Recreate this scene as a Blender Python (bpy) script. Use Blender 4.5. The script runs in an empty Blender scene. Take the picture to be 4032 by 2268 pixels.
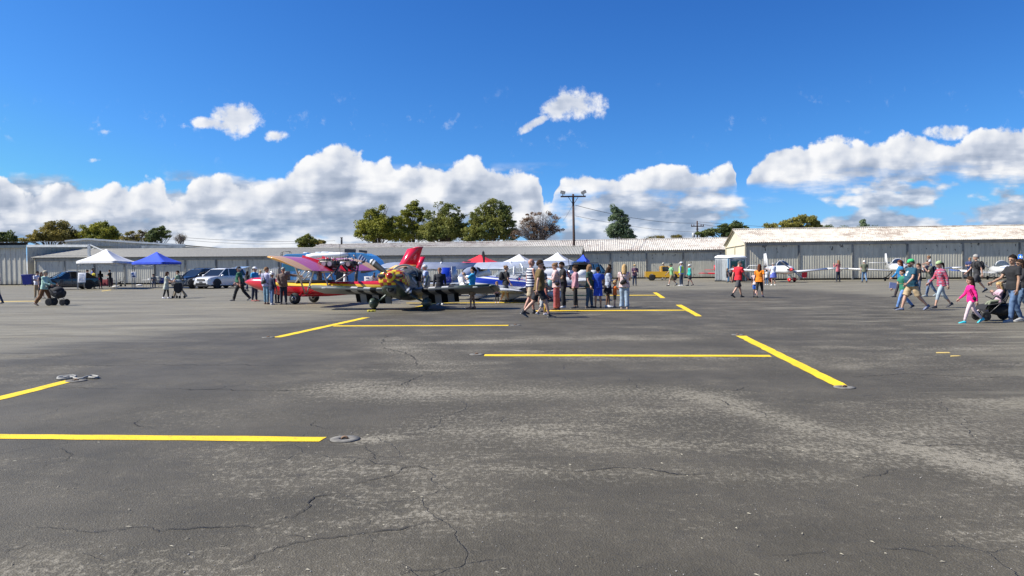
import bpy, bmesh, math, random
from mathutils import Vector, Matrix, noise
R = math.radians
PI = math.pi
V = Vector
rnd = random.Random(7)
scene = bpy.context.scene
COL = scene.collection

# ---------------------------------------------------------------- camera
F = 3028.0
CAMH = 1.5
PITCH = math.atan(75 / F)
ROLL = math.atan(0.009)
cam_d = bpy.data.cameras.new("camera")
cam = bpy.data.objects.new("camera", cam_d)
COL.objects.link(cam)
cam_d.sensor_width = 36.0
cam_d.lens = 36.0 * F / 4032.0
cam_d.clip_start = 0.1
cam_d.clip_end = 8000
CM = Matrix.Rotation(PI / 2 - PITCH, 3, 'X') @ Matrix.Rotation(-ROLL, 3, 'Z')
cam.matrix_world = Matrix.Translation((0, 0, CAMH)) @ CM.to_4x4()
scene.camera = cam
CP = V((0, 0, CAMH))

def ray(u, v):
    return CM @ V(((u - 2016) / F, -(v - 1134) / F, -1.0))
def gp(u, v, z=0.0):            # point on a horizontal plane seen at that place of the photo
    d = ray(u, v); t = (z - CAMH) / d.z
    return CP + d * t
def at(u, v, Y):                # point at distance Y
    d = ray(u, v); return CP + d * (Y / d.y)

# ---------------------------------------------------------------- materials
MATS = {}
def newmat(name):
    m = bpy.data.materials.new(name); m.use_nodes = True
    nt = m.node_tree
    return m, nt, nt.nodes["Principled BSDF"]
def setp(b, **k):
    names = dict(rough='Roughness', metal='Metallic', spec='Specular IOR Level', coat='Coat Weight', coatr='Coat Roughness',
                 trans='Transmission Weight', ior='IOR', alpha='Alpha', sheen='Sheen Weight', sss='Subsurface Weight')
    for a, v in k.items():
        b.inputs[names[a]].default_value = v
def mat(name, col, rough=0.6, var=0.12, scale=3.0, bump=0.0, **k):
    key = (name, tuple(col), rough)
    if key in MATS: return MATS[key]
    m, nt, b = newmat(name)
    c = (col[0], col[1], col[2], 1)
    if var > 0:
        tc = nt.nodes.new('ShaderNodeTexCoord')
        n = nt.nodes.new('ShaderNodeTexNoise'); n.inputs['Scale'].default_value = scale; n.inputs['Detail'].default_value = 5
        nt.links.new(tc.outputs['Object'], n.inputs['Vector'])
        mx = nt.nodes.new('ShaderNodeMix'); mx.data_type = 'RGBA'
        lo = tuple(x * (1 - var) for x in c[:3]) + (1,); hi = tuple(min(1, x * (1 + var)) for x in c[:3]) + (1,)
        mx.inputs[6].default_value = lo; mx.inputs[7].default_value = hi
        mr = nt.nodes.new('ShaderNodeMapRange'); mr.inputs[1].default_value = 0.3; mr.inputs[2].default_value = 0.7
        nt.links.new(n.outputs['Fac'], mr.inputs[0]); nt.links.new(mr.outputs[0], mx.inputs[0])
        nt.links.new(mx.outputs[2], b.inputs['Base Color'])
        if bump:
            bp = nt.nodes.new('ShaderNodeBump'); bp.inputs['Strength'].default_value = bump; bp.inputs['Distance'].default_value = 0.02
            nt.links.new(n.outputs['Fac'], bp.inputs['Height']); nt.links.new(bp.outputs[0], b.inputs['Normal'])
    else:
        b.inputs['Base Color'].default_value = c
    setp(b, rough=rough, **k)
    MATS[key] = m
    return m
def srgb(h):
    h = h.lstrip('#'); o = []
    for i in (0, 2, 4):
        c = int(h[i:i+2], 16) / 255
        o.append(c / 12.92 if c <= 0.04045 else ((c + 0.055) / 1.055) ** 2.4)
    return tuple(o)

# little node maths language
class NG:
    def __init__(s, nt): s.nt = nt
    def new(s, t): return s.nt.nodes.new(t)
    def inp(s, sock, v):
        if isinstance(v, X): s.nt.links.new(v.o, sock)
        else: sock.default_value = v
    def math(s, op, a, b=None, c=None, clamp=False):
        n = s.new('ShaderNodeMath'); n.operation = op; n.use_clamp = clamp
        s.inp(n.inputs[0], a)
        if b is not None: s.inp(n.inputs[1], b)
        if c is not None: s.inp(n.inputs[2], c)
        return X(s, n.outputs[0])
    def smooth(s, a, lo, hi):
        n = s.new('ShaderNodeMapRange'); n.interpolation_type = 'SMOOTHSTEP'
        s.inp(n.inputs[0], a); s.inp(n.inputs[1], lo); s.inp(n.inputs[2], hi)
        return X(s, n.outputs[0])
    def lin(s, a, lo, hi, o0=0.0, o1=1.0):
        n = s.new('ShaderNodeMapRange'); n.clamp = True
        s.inp(n.inputs[0], a); s.inp(n.inputs[1], lo); s.inp(n.inputs[2], hi); s.inp(n.inputs[3], o0); s.inp(n.inputs[4], o1)
        return X(s, n.outputs[0])
    def vec(s, x, y, z=0.0):
        n = s.new('ShaderNodeCombineXYZ'); s.inp(n.inputs[0], x); s.inp(n.inputs[1], y); s.inp(n.inputs[2], z)
        return X(s, n.outputs[0])
    def sep(s, v):
        n = s.new('ShaderNodeSeparateXYZ'); s.inp(n.inputs[0], v)
        return X(s, n.outputs[0]), X(s, n.outputs[1]), X(s, n.outputs[2])
    dim = '2D'
    def noise(s, v, scale=1.0, detail=4, rough=0.5, dist=0.0, typ='FBM'):
        n = s.new('ShaderNodeTexNoise'); n.noise_dimensions = s.dim; s.inp(n.inputs['Vector'], v); n.noise_type = typ
        n.inputs['Scale'].default_value = scale; n.inputs['Detail'].default_value = detail
        n.inputs['Roughness'].default_value = rough; n.inputs['Distortion'].default_value = dist
        return X(s, n.outputs[0])
    def vor(s, v, scale=1.0, feature='F1', smooth=0.3, detail=0, rough=.5):
        n = s.new('ShaderNodeTexVoronoi'); n.voronoi_dimensions = s.dim; n.feature = feature; s.inp(n.inputs['Vector'], v)
        n.inputs['Scale'].default_value = scale
        if feature == 'SMOOTH_F1': n.inputs['Smoothness'].default_value = smooth
        if 'Detail' in n.inputs: n.inputs['Detail'].default_value = detail; n.inputs['Roughness'].default_value = rough
        return X(s, n.outputs[0])
    def mix(s, f, a, b):
        n = s.new('ShaderNodeMix'); n.data_type = 'RGBA'
        s.inp(n.inputs[0], f)
        for i, q in ((6, a), (7, b)):
            s.inp(n.inputs[i], q if isinstance(q, X) else (q[0], q[1], q[2], 1))
        return X(s, n.outputs[2])
    def curve(s, a, pts):
        n = s.new('ShaderNodeFloatCurve'); s.inp(n.inputs[1], a); n.inputs[0].default_value = 1
        c = n.mapping.curves[0]; n.mapping.use_clip = False
        while len(c.points) < len(pts): c.points.new(0.5, 0.5)
        for p, (x, y) in zip(c.points, pts): p.location = (x, y); p.handle_type = 'AUTO'
        n.mapping.update()
        return X(s, n.outputs[0])
class X:
    def __init__(s, g, o): s.g = g; s.o = o
    def __add__(s, b): return s.g.math('ADD', s, b)
    __radd__ = __add__
    def __sub__(s, b): return s.g.math('SUBTRACT', s, b)
    def __rsub__(s, b): return s.g.math('SUBTRACT', b, s)
    def __mul__(s, b): return s.g.math('MULTIPLY', s, b)
    __rmul__ = __mul__
    def __truediv__(s, b): return s.g.math('DIVIDE', s, b)
    def max(s, b): return s.g.math('MAXIMUM', s, b)
    def min(s, b): return s.g.math('MINIMUM', s, b)
    def abs(s): return s.g.math('ABSOLUTE', s)
    def clamp(s): return s.g.math('ADD', s, 0.0, clamp=True)
    def pow(s, b): return s.g.math('POWER', s, b)

# ---------------------------------------------------------------- objects
def tagp(o, label=None, cat=None, group=None, kind=None):
    if label: o['label'] = label
    if cat: o['category'] = cat
    if group: o['group'] = group
    if kind: o['kind'] = kind
    return o
def thing(name, label, cat, loc=(0, 0, 0), rz=0.0, group=None):
    o = bpy.data.objects.new(name, None); COL.objects.link(o)
    o.empty_display_size = 0.2
    o.location = loc; o.rotation_euler = (0, 0, rz)
    return tagp(o, label, cat, group)
def link(name, me, parent=None):
    o = bpy.data.objects.new(name, me); COL.objects.link(o)
    if parent is not None: o.parent = parent
    return o
class MB:
    """collects geometry for ONE mesh object"""
    def __init__(s): s.bm = bmesh.new(); s.mats = []; s.mi = 0
    def mat(s, m):
        if m not in s.mats: s.mats.append(m)
        s.mi = s.mats.index(m); return s
    def face(s, pts, smooth=False):
        vs = [s.bm.verts.new(p) for p in pts]
        f = s.bm.faces.new(vs); f.material_index = s.mi; f.smooth = smooth
        return f
    def _take(s, geom, smooth):
        for f in geom:
            f.material_index = s.mi; f.smooth = smooth
    def box(s, c, size, rot=None, bevel=0.0, M=None):
        r = bmesh.ops.create_cube(s.bm, size=1)
        vs = r['verts']
        for v in vs: v.co = V((v.co.x * size[0], v.co.y * size[1], v.co.z * size[2]))
        fs = list({f for v in vs for f in v.link_faces})
        if bevel > 0:
            es = list({e for v in vs for e in v.link_edges})
            rr = bmesh.ops.bevel(s.bm, geom=es, offset=bevel, segments=2, affect='EDGES', profile=0.5)
            vs = list({v for f in rr['faces'] for v in f.verts} | {v for v in vs if v.is_valid})
            fs = list({f for v in vs for f in v.link_faces})
        s._take(fs, bevel > 0)
        for v in vs:
            p = v.co.copy()
            if rot is not None: p = rot @ p
            p += V(c)
            if M is not None: p = M @ p
            v.co = p
        return s
    def rings(s, rings, closed=True, caps=True, smooth=True, mats=None, close_loop=False):
        """rings: list of list of points"""
        R_ = [[s.bm.verts.new(p) for p in r] for r in rings]
        n = len(R_[0])
        pairs = list(zip(R_[:-1], R_[1:]))
        if close_loop: pairs.append((R_[-1], R_[0]))
        for k, (a, b) in enumerate(pairs):
            for i in range(n if closed else n - 1):
                j = (i + 1) % n
                try:
                    f = s.bm.faces.new((a[i], a[j], b[j], b[i]))
                    f.material_index = s.mi if mats is None else mats(k, i); f.smooth = smooth
                except ValueError: pass
        if caps and closed and not close_loop:
            for r, rev in ((R_[0], True), (R_[-1], False)):
                try:
                    f = s.bm.faces.new(r[::-1] if rev else r); f.material_index = s.mi; f.smooth = False
                except ValueError: pass
        return R_
    def tube(s, pts, rad, n=8, caps=True, smooth=True):
        pts = [V(p) for p in pts]
        if not isinstance(rad, (list, tuple)): rad = [rad] * len(pts)
        rs = []
        prev = None
        for i, p in enumerate(pts):
            d = (pts[min(i + 1, len(pts) - 1)] - pts[max(i - 1, 0)])
            if d.length < 1e-9: d = V((0, 0, 1))
            d.normalize()
            if prev is None:
                a = d.orthogonal().normalized()
            else:
                a = prev - d * prev.dot(d)
                a = a.normalized() if a.length > 1e-6 else d.orthogonal().normalized()
            prev = a
            b = d.cross(a)
            rs.append([p + (a * math.cos(2 * PI * k / n) + b * math.sin(2 * PI * k / n)) * rad[i] for k in range(n)])
        s.rings(rs, caps=caps, smooth=smooth)
        return s
    def sphere(s, c, r, seg=12, ring=8, rot=None):
        if not isinstance(r, (tuple, list)): r = (r, r, r)
        rs = []
        for i in range(1, ring):
            th = PI * i / ring
            row = []
            for k in range(seg):
                ph = 2 * PI * k / seg
                p = V((math.sin(th) * math.cos(ph) * r[0], math.sin(th) * math.sin(ph) * r[1], math.cos(th) * r[2]))
                if rot is not None: p = rot @ p
                row.append(V(c) + p)
            rs.append(row)
        R_ = s.rings(rs, caps=False)
        for row, sg in ((R_[0], 1), (R_[-1], -1)):
            p = V((0, 0, sg * r[2]))
            if rot is not None: p = rot @ p
            t = s.bm.verts.new(V(c) + p)
            for k in range(seg):
                a, b = row[k], row[(k + 1) % seg]
                f = s.bm.faces.new((t, b, a) if sg < 0 else (t, a, b)); f.material_index = s.mi; f.smooth = True
        return s
    def lathe(s, prof, axis_p, axis_d, n=24, smooth=True):
        """prof: (distance along axis, radius)"""
        d = V(axis_d).normalized(); a = d.orthogonal().normalized(); b = d.cross(a)
        rs = [[V(axis_p) + d * t + (a * math.cos(2 * PI * k / n) + b * math.sin(2 * PI * k / n)) * max(r, 1e-4) for k in range(n)] for t, r in prof]
        s.rings(rs, smooth=smooth)
        return s
    def prism(s, poly, thick, M=None, smooth=False):
        """poly in local XZ plane, extruded along Y by thick (centred)"""
        a = [V((x, -thick / 2, z)) for x, z in poly]; b = [V((x, thick / 2, z)) for x, z in poly]
        if M is not None: a = [M @ p for p in a]; b = [M @ p for p in b]
        s.rings([a, b], smooth=smooth)
        return s
    def build(s, name, parent=None, label=None, cat=None, group=None, kind=None, norm=True, loc=None):
        bmesh.ops.remove_doubles(s.bm, verts=s.bm.verts, dist=1e-5)
        if norm: bmesh.ops.recalc_face_normals(s.bm, faces=s.bm.faces)
        me = bpy.data.meshes.new(name)
        if loc is not None:
            for v in s.bm.verts: v.co -= V(loc)
        s.bm.to_mesh(me); s.bm.free()
        for m in s.mats: me.materials.append(m)
        o = link(name, me, parent)
        if loc is not None: o.location = loc
        tagp(o, label, cat, group, kind)
        return o
def mb(m):
    return MB().mat(m)
def copy_tree(o, parent=None, label=None, loc=None, rz=None):
    c = o.copy(); COL.objects.link(c)
    if parent is not None: c.parent = parent
    for ch in list(o.children): copy_tree(ch, c)
    if label: c['label'] = label
    if loc is not None: c.location = loc
    if rz is not None: c.rotation_euler = (0, 0, rz)
    return c
def text_mesh(name, txt, size, m, parent=None, M=None, extrude=0.002, align='CENTER', bold=0.0):
    cu = bpy.data.curves.new(name, 'FONT'); cu.body = txt; cu.size = size; cu.extrude = extrude
    cu.align_x = align; cu.align_y = 'CENTER'; cu.offset = bold; cu.resolution_u = 2
    t = bpy.data.objects.new(name, cu); COL.objects.link(t)
    bpy.context.view_layer.update()
    me = bpy.data.meshes.new_from_object(t.evaluated_get(bpy.context.evaluated_depsgraph_get()))
    bpy.data.objects.remove(t)
    if M is not None: me.transform(M)
    me.materials.clear(); me.materials.append(m)
    return link(name, me, parent)
SKY_HUE, SKY_SAT, SKY_K, SKY_T = 0.5, 1.0, 0.10, (1, 1, 1)
# ---------------------------------------------------------------- render settings, sun, sky
scene.view_settings.view_transform = 'Standard'
scene.view_settings.look = 'None'
scene.view_settings.gamma = 1
scene.view_settings.exposure = 0.75
scene.cycles.max_bounces = 5
scene.cycles.diffuse_bounces = 2
scene.cycles.transparent_max_bounces = 12
SUN_EL = R(45)
SUN_AZ = R(-96)      # measured from +Y towards +X : the sun stands to the left, a touch behind the camera
sdir = V((math.sin(SUN_AZ) * math.cos(SUN_EL), math.cos(SUN_AZ) * math.cos(SUN_EL), math.sin(SUN_EL)))
sd = bpy.data.lights.new("sun", 'SUN'); so = bpy.data.objects.new("sun", sd); COL.objects.link(so)
sd.energy = 5.0; sd.angle = R(0.53); sd.color = (1.0, 0.955, 0.88)
so.rotation_euler = (-sdir).to_track_quat('-Z', 'Y').to_euler()

world = bpy.data.worlds.new("World"); scene.world = world; world.use_nodes = True
world.cycles.sampling_method = 'MANUAL'; world.cycles.sample_map_resolution = 256
wn = world.node_tree; wn.nodes.clear(); g = NG(wn)
out = g.new('ShaderNodeOutputWorld'); bg = g.new('ShaderNodeBackground'); wn.links.new(bg.outputs[0], out.inputs[0])
tc = g.new('ShaderNodeTexCoord')
dx, dy, dz = g.sep(X(g, tc.outputs['Generated']))
sky = g.new('ShaderNodeTexSky'); sky.sky_type = 'NISHITA'; sky.sun_disc = False
sky.sun_elevation = SUN_EL; sky.sun_rotation = SUN_AZ; sky.air_density = 1.0; sky.dust_density = 0.1; sky.ozone_density = 3.0; sky.altitude = 100
g.inp(sky.inputs[0], g.vec(dx, dy, dz * .88 + .115)) if len(sky.inputs) else None
hs = g.new('ShaderNodeHueSaturation'); wn.links.new(sky.outputs[0], hs.inputs['Color'])
hs.inputs['Hue'].default_value = SKY_HUE; hs.inputs['Saturation'].default_value = SKY_SAT; hs.inputs['Value'].default_value = 1.0
tn = g.new('ShaderNodeMix'); tn.data_type = 'RGBA'; tn.blend_type = 'MULTIPLY'; tn.inputs[0].default_value = 1
wn.links.new(hs.outputs[0], tn.inputs[6]); tn.inputs[7].default_value = SKY_T + (1,)
skyc = X(g, tn.outputs[2])
yy = dy.abs().max(0.08)
# u,t : a flat chart of the sky in front, one unit = one unit of tangent
u = dx / yy * 3.028 + 2.016          # about 0..4 across the photographed part
t = dz / yy * 3.028                  # height above the horizon, 0..1.05
def billow(px, py, seed=0.0):
    n1 = g.noise(g.vec(px + seed, py), 3.4, 2, .5)
    a = g.vor(g.vec(px + (n1 - .5) * .14 + seed, py), 7.0, 'SMOOTH_F1', .4)
    b = g.vor(g.vec(px + (n1 - .5) * .1 + seed, py + .3), 21, 'F1')
    f = g.noise(g.vec(px - seed, py), 22, 5, .62)
    return (n1 - .5) * 1.0 + (.45 - a) * .60 + (.4 - b) * .30 + (f - .5) * .62, (n1 - .5) * 1.2 + (.45 - a) * 1.25 + (.4 - b) * .22 + (f - .5) * .20
tops = [(0, 430), (40, 438), (90, 472), (140, 455), (210, 447), (250, 455), (300, 447), (345, 462), (400, 445), (430, 470), (445, 492), (500, 452), (560, 436), (620, 452), (680, 448),
        (720, 430), (760, 402), (800, 372), (850, 360), (905, 362), (930, 388), (990, 386), (1010, 410), (1060, 404), (1130, 412), (1180, 388), (1215, 388), (1235, 408), (1290, 416), (1340, 426),
        (1368, 450), (1385, 505), (1400, 500), (1420, 436), (1480, 430), (1600, 428), (1660, 400), (1720, 402), (1790, 414), (1840, 392), (1856, 400), (1870, 470), (1885, 440), (1920, 402),
        (1990, 352), (2060, 345), (2130, 347), (2200, 345), (2240, 332), (2300, 333), (2370, 355), (2420, 332), (2450, 312), (2576, 303)]
P_ = [(x / 2576.0, (674 - y - (x - 1288) * .009) * 1.5652 / 1000 / .6) for x, y in tops]
wob = g.noise(g.vec(t * 1.0, 4.4), 7, 2)
topc = g.curve(u / 4.032 + (wob - .5) * .02, P_) * 0.6
OFF = .028
b0, q0 = billow(u, t); b1, q1 = billow(u - OFF, t + OFF * .9)
d = (topc - t) + b0 * .075 - .012
bottoms = [(0, .12), (.12, .15), (.25, .16), (.38, .13), (.5, .14), (.528, .15), (.55, .25), (.71, .25), (.725, .30), (.75, .31), (.85, .325), (1.0, .32)]
bot = g.curve(u / 4.032, [(x, y * 2) for x, y in bottoms]) * .5
strk = g.noise(g.vec(u, t * 5.5), 2.3, 5, .58)
m_main = g.smooth(d, 0.0, .020) * g.smooth(t - bot + b0 * .05 + (strk - .5) * .20, -.03, .07)
din = (topc - t).max(0.0)
lit = ((q0 - q1) * 1.05 + (b0 - b1) * .18 + .56).clamp()
lf = g.noise(g.vec(u + 1.7, t * 1.9), 4.2, 3, .55)
sh_main = (lit * .44 + g.lin(din, 0.0, .24, .52, .02) + (strk - .5) * g.lin(din, .06, .20, 0.0, 1.5) + (lf - .5) * g.lin(din, .0, .12, .4, 1.0)).clamp()
# far low clouds
lb0, lq0 = billow(u * 1.15, t * 2.0, 7.0); lb1, lq1 = billow(u * 1.15 - OFF * 1.2, t * 2.0 + OFF * 1.7, 7.0)
cov = g.noise(g.vec(u + 3.0, t * 2.8), 1.9, 4, .5) + g.lin(t, .0, .40, .15, -.13) + g.lin(u, 1.6, 2.3, .10, .0) + g.lin(t, .08, .16, .0, .06)
m_low = g.smooth(cov + lb0 * .13, .50, .60) * g.lin(t, .34, .42, 1.0, 0.0)
sh_low = (((lq0 - lq1) * .8 + (lb0 - lb1) * .2 + .5).clamp() * .44 + (strk - .5) * 1.7 + (lf - .5) * .9 + .16 + (lb0) * .25 + g.lin(t, .0, .14, .08, 0.0)).clamp()
# lone puffs
def UV(px, py): return px * 1.5652 / 1000, (674 - py - (px - 1288) * .009) * 1.5652 / 1000
def puff(cx, cy, rx, ry, skew=0.0, amp=1.0):
    cx, cy = UV(cx, cy)
    px = (u - cx); py = (t - cy) - px * skew
    return amp - ((px / rx) * (px / rx) + (py / ry) * (py / ry))
pf = None
for q in [(602, 298, .105, .070, 0), (553, 312, .12, .026, -.12), (470, 315, .05, .02, 0, .35), (702, 341, .06, .032, 0, .5), (1455, 262, .115, .068, -.05), (1420, 262, .095, .06, .35), (1350, 310, .085, .022, .5),
          (2390, 333, .12, .035, .0, .7), (2110, 350, .09, .025, 0, .5), (275, 330, .04, .015, 0, .1), (248, 402, .05, .016, 0, .15)]:
    q = puff(*q); pf = q if pf is None else pf.max(q)
fz = g.noise(g.vec(u, t), 11, 6, .66)
pfd = pf + b0 * .6 + .08 + (fz - .5) * 2.3
m_puff = g.smooth(pfd, -.05, .9) * g.smooth(pf, -.8, .1)
sh_puff = (lit * .35 + .45 + g.lin(pf, .2, 1.0, .12, -.10) + (strk - .5) * .5).clamp()
wis = g.smooth(fz, .60, .80) * g.lin(t, .38, .5, 0, 1) * g.lin(t, .75, .6, 0, 1) * g.smooth(cov, .38, .5) * .25
CW = (0.96, 0.965, 0.98); CM_ = (.60, .655, .765); CG = (0.30, 0.37, 0.50)
def ccol(sh):
    a = g.mix(g.lin(sh, 0.08, .50), CG, CM_)
    return g.mix(g.lin(sh, .44, .82), a, CW)
def scalec(c, k):
    n = g.new('ShaderNodeVectorMath'); n.operation = 'SCALE'; g.inp(n.inputs[0], c); n.inputs['Scale'].default_value = k
    return X(g, n.outputs[0])
col = scalec(skyc, SKY_K)
cs = g.new('ShaderNodeSeparateColor'); wn.links.new(col.o, cs.inputs[0]); cc = g.new('ShaderNodeCombineColor')
for i, (a_, e_, mx_) in enumerate([(3.32, 2.1, .22), (2.75, 1.75, .56), (2.19, 1.35, .96)]):
    wn.links.new((X(g, cs.outputs[i]).pow(e_) * a_).min(mx_).o, cc.inputs[i])
col = X(g, cc.outputs[0])
col = g.mix(wis, col, (.8, .86, .95))
col = g.mix(g.lin(dz, .0, .11, .55, .0), col, (.36, .60, .93))
col = g.mix(m_low * .92, col, ccol(sh_low))
col = g.mix(m_main, col, ccol(sh_main))
col = g.mix(m_puff * .95, col, ccol(sh_puff))
wn.links.new(col.o, bg.inputs['Color']); bg.inputs['Strength'].default_value = 0.595
# ---------------------------------------------------------------- ground
YAW = R(7)                       # the rows of hangars and the painted bays are turned 7 degrees
UU = V((math.cos(YAW), -math.sin(YAW), 0)); VV = V((math.sin(YAW), math.cos(YAW), 0))
def ground_mat():
    m, nt, b = newmat("sealed_asphalt"); g = NG(nt)
    tc = g.new('ShaderNodeTexCoord'); P = X(g, tc.outputs['Object'])
    x, y, z = g.sep(P)
    big = g.noise(P, .16, 4, .55); mid = g.noise(P, .9, 5, .6); wide = g.noise(g.vec(x * .35, y * 1.0, 2), .9, 6, .62)
    fine = g.noise(P, 30, 3, .7); grit = g.noise(P, 95, 2, .6); med = g.noise(g.vec(x * .7, y, 1), 8.5, 4, .75)
    vf = g.vor(P, 85, 'F1')
    chips = g.smooth(g.vor(g.vec(x, y, 3.0), 30), .09, .035)
    # new seal coat against old grey pavement
    left = x - (y * .37 - 15.2)
    right = (g.lin(y, 8, 13, 6.5, 8.7) + g.lin(y, 13, 17.5, 0.0, 3.0) + g.lin(y, 17.5, 36, 0.0, 6.8)) - x
    far = (50.5 - y) * .6
    e = left.min(right).min(far)
    streaks = g.noise(g.vec(x * .20 + y * .03, y * 1.1, 5), 1.0, 6, .68)
    new = g.smooth(e + (streaks - .5) * 9.0, -1.6, 1.6)
    # wear: pale grit showing through
    wear = g.smooth(wide * .55 + mid * .3 + med * .15 + (fine - .5) * .35, .49, .66)
    def band(x0, y0, x1, y1, w, k=1.0):
        dx, dy = x1 - x0, y1 - y0; L = math.hypot(dx, dy)
        a = (x - x0) * (dx / L) + (y - y0) * (dy / L)
        q = ((x - x0) * (-dy / L) + (y - y0) * (dx / L)).abs()
        over = (a * -1.0).max(a - L).max(0.0)
        dd = q + over + (mid - .5) * w * 1.6
        return g.lin(dd, 0.0, w * 1.25, k, 0.0)
    bands = None
    def wp(u, v): p = gp(u, v); return p.x, p.y
    for (p, q, w, k) in [((2700, 1545), (3200, 1690), .45, 1.0), ((3200, 1690), (3650, 1775), .5, .8), ((3600, 1760), (4100, 1900), .42, .95),
                         ((1250, 1535), (2700, 1548), .9, .75), ((2000, 1850), (3300, 1880), .33, .55), ((1880, 1345), (2700, 1330), 1.0, .55),
                         ((1400, 1735), (1560, 1725), .22, 1.0), ((1480, 1335), (1720, 1450), .8, .5), ((3300, 1750), (4032, 1600), 1.1, .55),
                         ((2300, 1400), (3300, 1420), 1.6, .35), ((1800, 1700), (2900, 1640), 1.3, .45), ((400, 1600), (1000, 1640), 1.1, .4),
                         ((2450, 1640), (2560, 1760), .6, .35)]:
        bb = band(*wp(*p), *wp(*q), w, k)
        bands = bb if bands is None else bands.max(bb)
    ptch = g.smooth((x - 10.2 - (mid - .5) * 2.0).abs(), 2.6, .6) * g.smooth(y, 11, 14) * g.smooth(y, 42, 34)
    e2 = ptch * g.smooth(streaks, .50, .62)
    new = new * (1.0 - e2 * .8)
    dust = (wear * .40 + bands * .62 + (big - .5) * .5 + g.lin(x, -4, 3, .04, .20)).clamp()
    # grains decide where dust shows
    spk = g.noise(P, 17, 1.5, .8); spk2 = g.noise(g.vec(x * 1.3, y * .55, 4), 21, 1, .6)
    grain = (g.smooth(spk * .55 + fine * .2 + med * .25 + (dust - .5) * .20, .50, .58) * .62 + g.smooth(spk2 + (dust - .5) * .30, .52, .62) * .55).clamp()
    dark = g.mix(g.lin(mid, .3, .7), (0.059, 0.051, 0.033), (0.090, 0.078, 0.053))
    dustc = g.mix(g.lin(big, .35, .65), (0.211, 0.190, 0.143), (0.244, 0.221, 0.171))
    c_new = g.mix((grain * g.lin(dust, .05, .65, .0, 1.0)).clamp(), dark, dustc)
    c_new = g.mix(g.smooth(dust, .15, .9) * .22, c_new, dustc)
    c_new = g.mix(g.smooth(med, .30, .50), g.mix(.20, c_new, (.02, .02, .02)), c_new)
    c_new = g.mix(g.smooth(grit, .57, .70) * .35, c_new, (0.112, 0.109, 0.101))
    c_new = g.mix(chips * g.smooth(mid, .42, .6) * .85, c_new, (0.251, 0.238, 0.200))
    c_old = g.mix(g.smooth(streaks, .35, .68), (0.160, 0.143, 0.100), (0.237, 0.215, 0.152))
    c_old = g.mix(g.smooth(g.noise(g.vec(x * .12, y * .9, 9), 1.3, 5, .65), .52, .62) * .6, c_old, (0.102, 0.090, 0.062))
    c_old = g.mix(g.smooth(grit, .45, .62) * .35, c_old, (0.106, 0.100, 0.087))
    col = g.mix(new, c_old, c_new)
    # hairline cracking of the seal coat
    cr = g.new('ShaderNodeTexVoronoi'); cr.voronoi_dimensions = '2D'; cr.feature = 'DISTANCE_TO_EDGE'
    wv = g.new('ShaderNodeVectorMath'); wv.operation = 'ADD'
    nn = g.new('ShaderNodeTexNoise'); nn.noise_dimensions = '2D'; nn.inputs['Scale'].default_value = 1.7; nn.inputs['Detail'].default_value = 6; nt.links.new(P.o, nn.inputs['Vector'])
    sv = g.new('ShaderNodeVectorMath'); sv.operation = 'SCALE'; sv.inputs['Scale'].default_value = .42; nt.links.new(nn.outputs['Color'], sv.inputs[0])
    nt.links.new(P.o, wv.inputs[0]); nt.links.new(sv.outputs[0], wv.inputs[1]); nt.links.new(wv.outputs[0], cr.inputs['Vector']); cr.inputs['Scale'].default_value = 1.1
    crk = g.smooth(X(g, cr.outputs[0]), .008, .002) * g.smooth(g.noise(P, .55, 3, .5), .54, .64)
    col = g.mix(crk * .45, col, (.03, .03, .03))
    nt.links.new(col.o, b.inputs['Base Color'])
    rg = g.lin(dust, 0, 1, .62, .9); nt.links.new(rg.o, b.inputs['Roughness']); setp(b, spec=.35)
    h = fine * .5 + grit * .35 + vf * .3 - crk * 1.5
    bp = g.new('ShaderNodeBump'); bp.inputs['Strength'].default_value = .75; bp.inputs['Distance'].default_value = .012
    nt.links.new(h.o, bp.inputs['Height']); nt.links.new(bp.outputs[0], b.inputs['Normal'])
    return m
s = MB().mat(ground_mat())
s.face([(-1500, -300, 0), (1500, -300, 0), (1500, 2500, 0), (-1500, 2500, 0)])
s.build("ground", kind='structure')

def paint_mat(name, c, wear=.5):
    m, nt, b = newmat(name); g = NG(nt)
    tc = g.new('ShaderNodeTexCoord'); P = X(g, tc.outputs['Object'])
    n = g.noise(P, 14, 6, .65); f = g.noise(P, 90, 2, .6); l = g.noise(P, 1.3, 3)
    col = g.mix(g.lin(l, .3, .7), tuple(q * .88 for q in c), tuple(min(1, q * 1.05) for q in c))
    col = g.mix(g.smooth(n * .6 + f * .4, .55, .68) * wear, col, (.16, .12, .05))
    nt.links.new(col.o, b.inputs['Base Color']); setp(b, rough=.7)
    bp = g.new('ShaderNodeBump'); bp.inputs['Strength'].default_value = .5; bp.inputs['Distance'].default_value = .006
    nt.links.new(f.o, bp.inputs['Height']); nt.links.new(bp.outputs[0], b.inputs['Normal'])
    return m
YEL = paint_mat("yellow_road_paint", (.80, .54, .008), .75)
YELF = paint_mat("faded_yellow_paint", (.55, .40, .12), .9)
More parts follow.
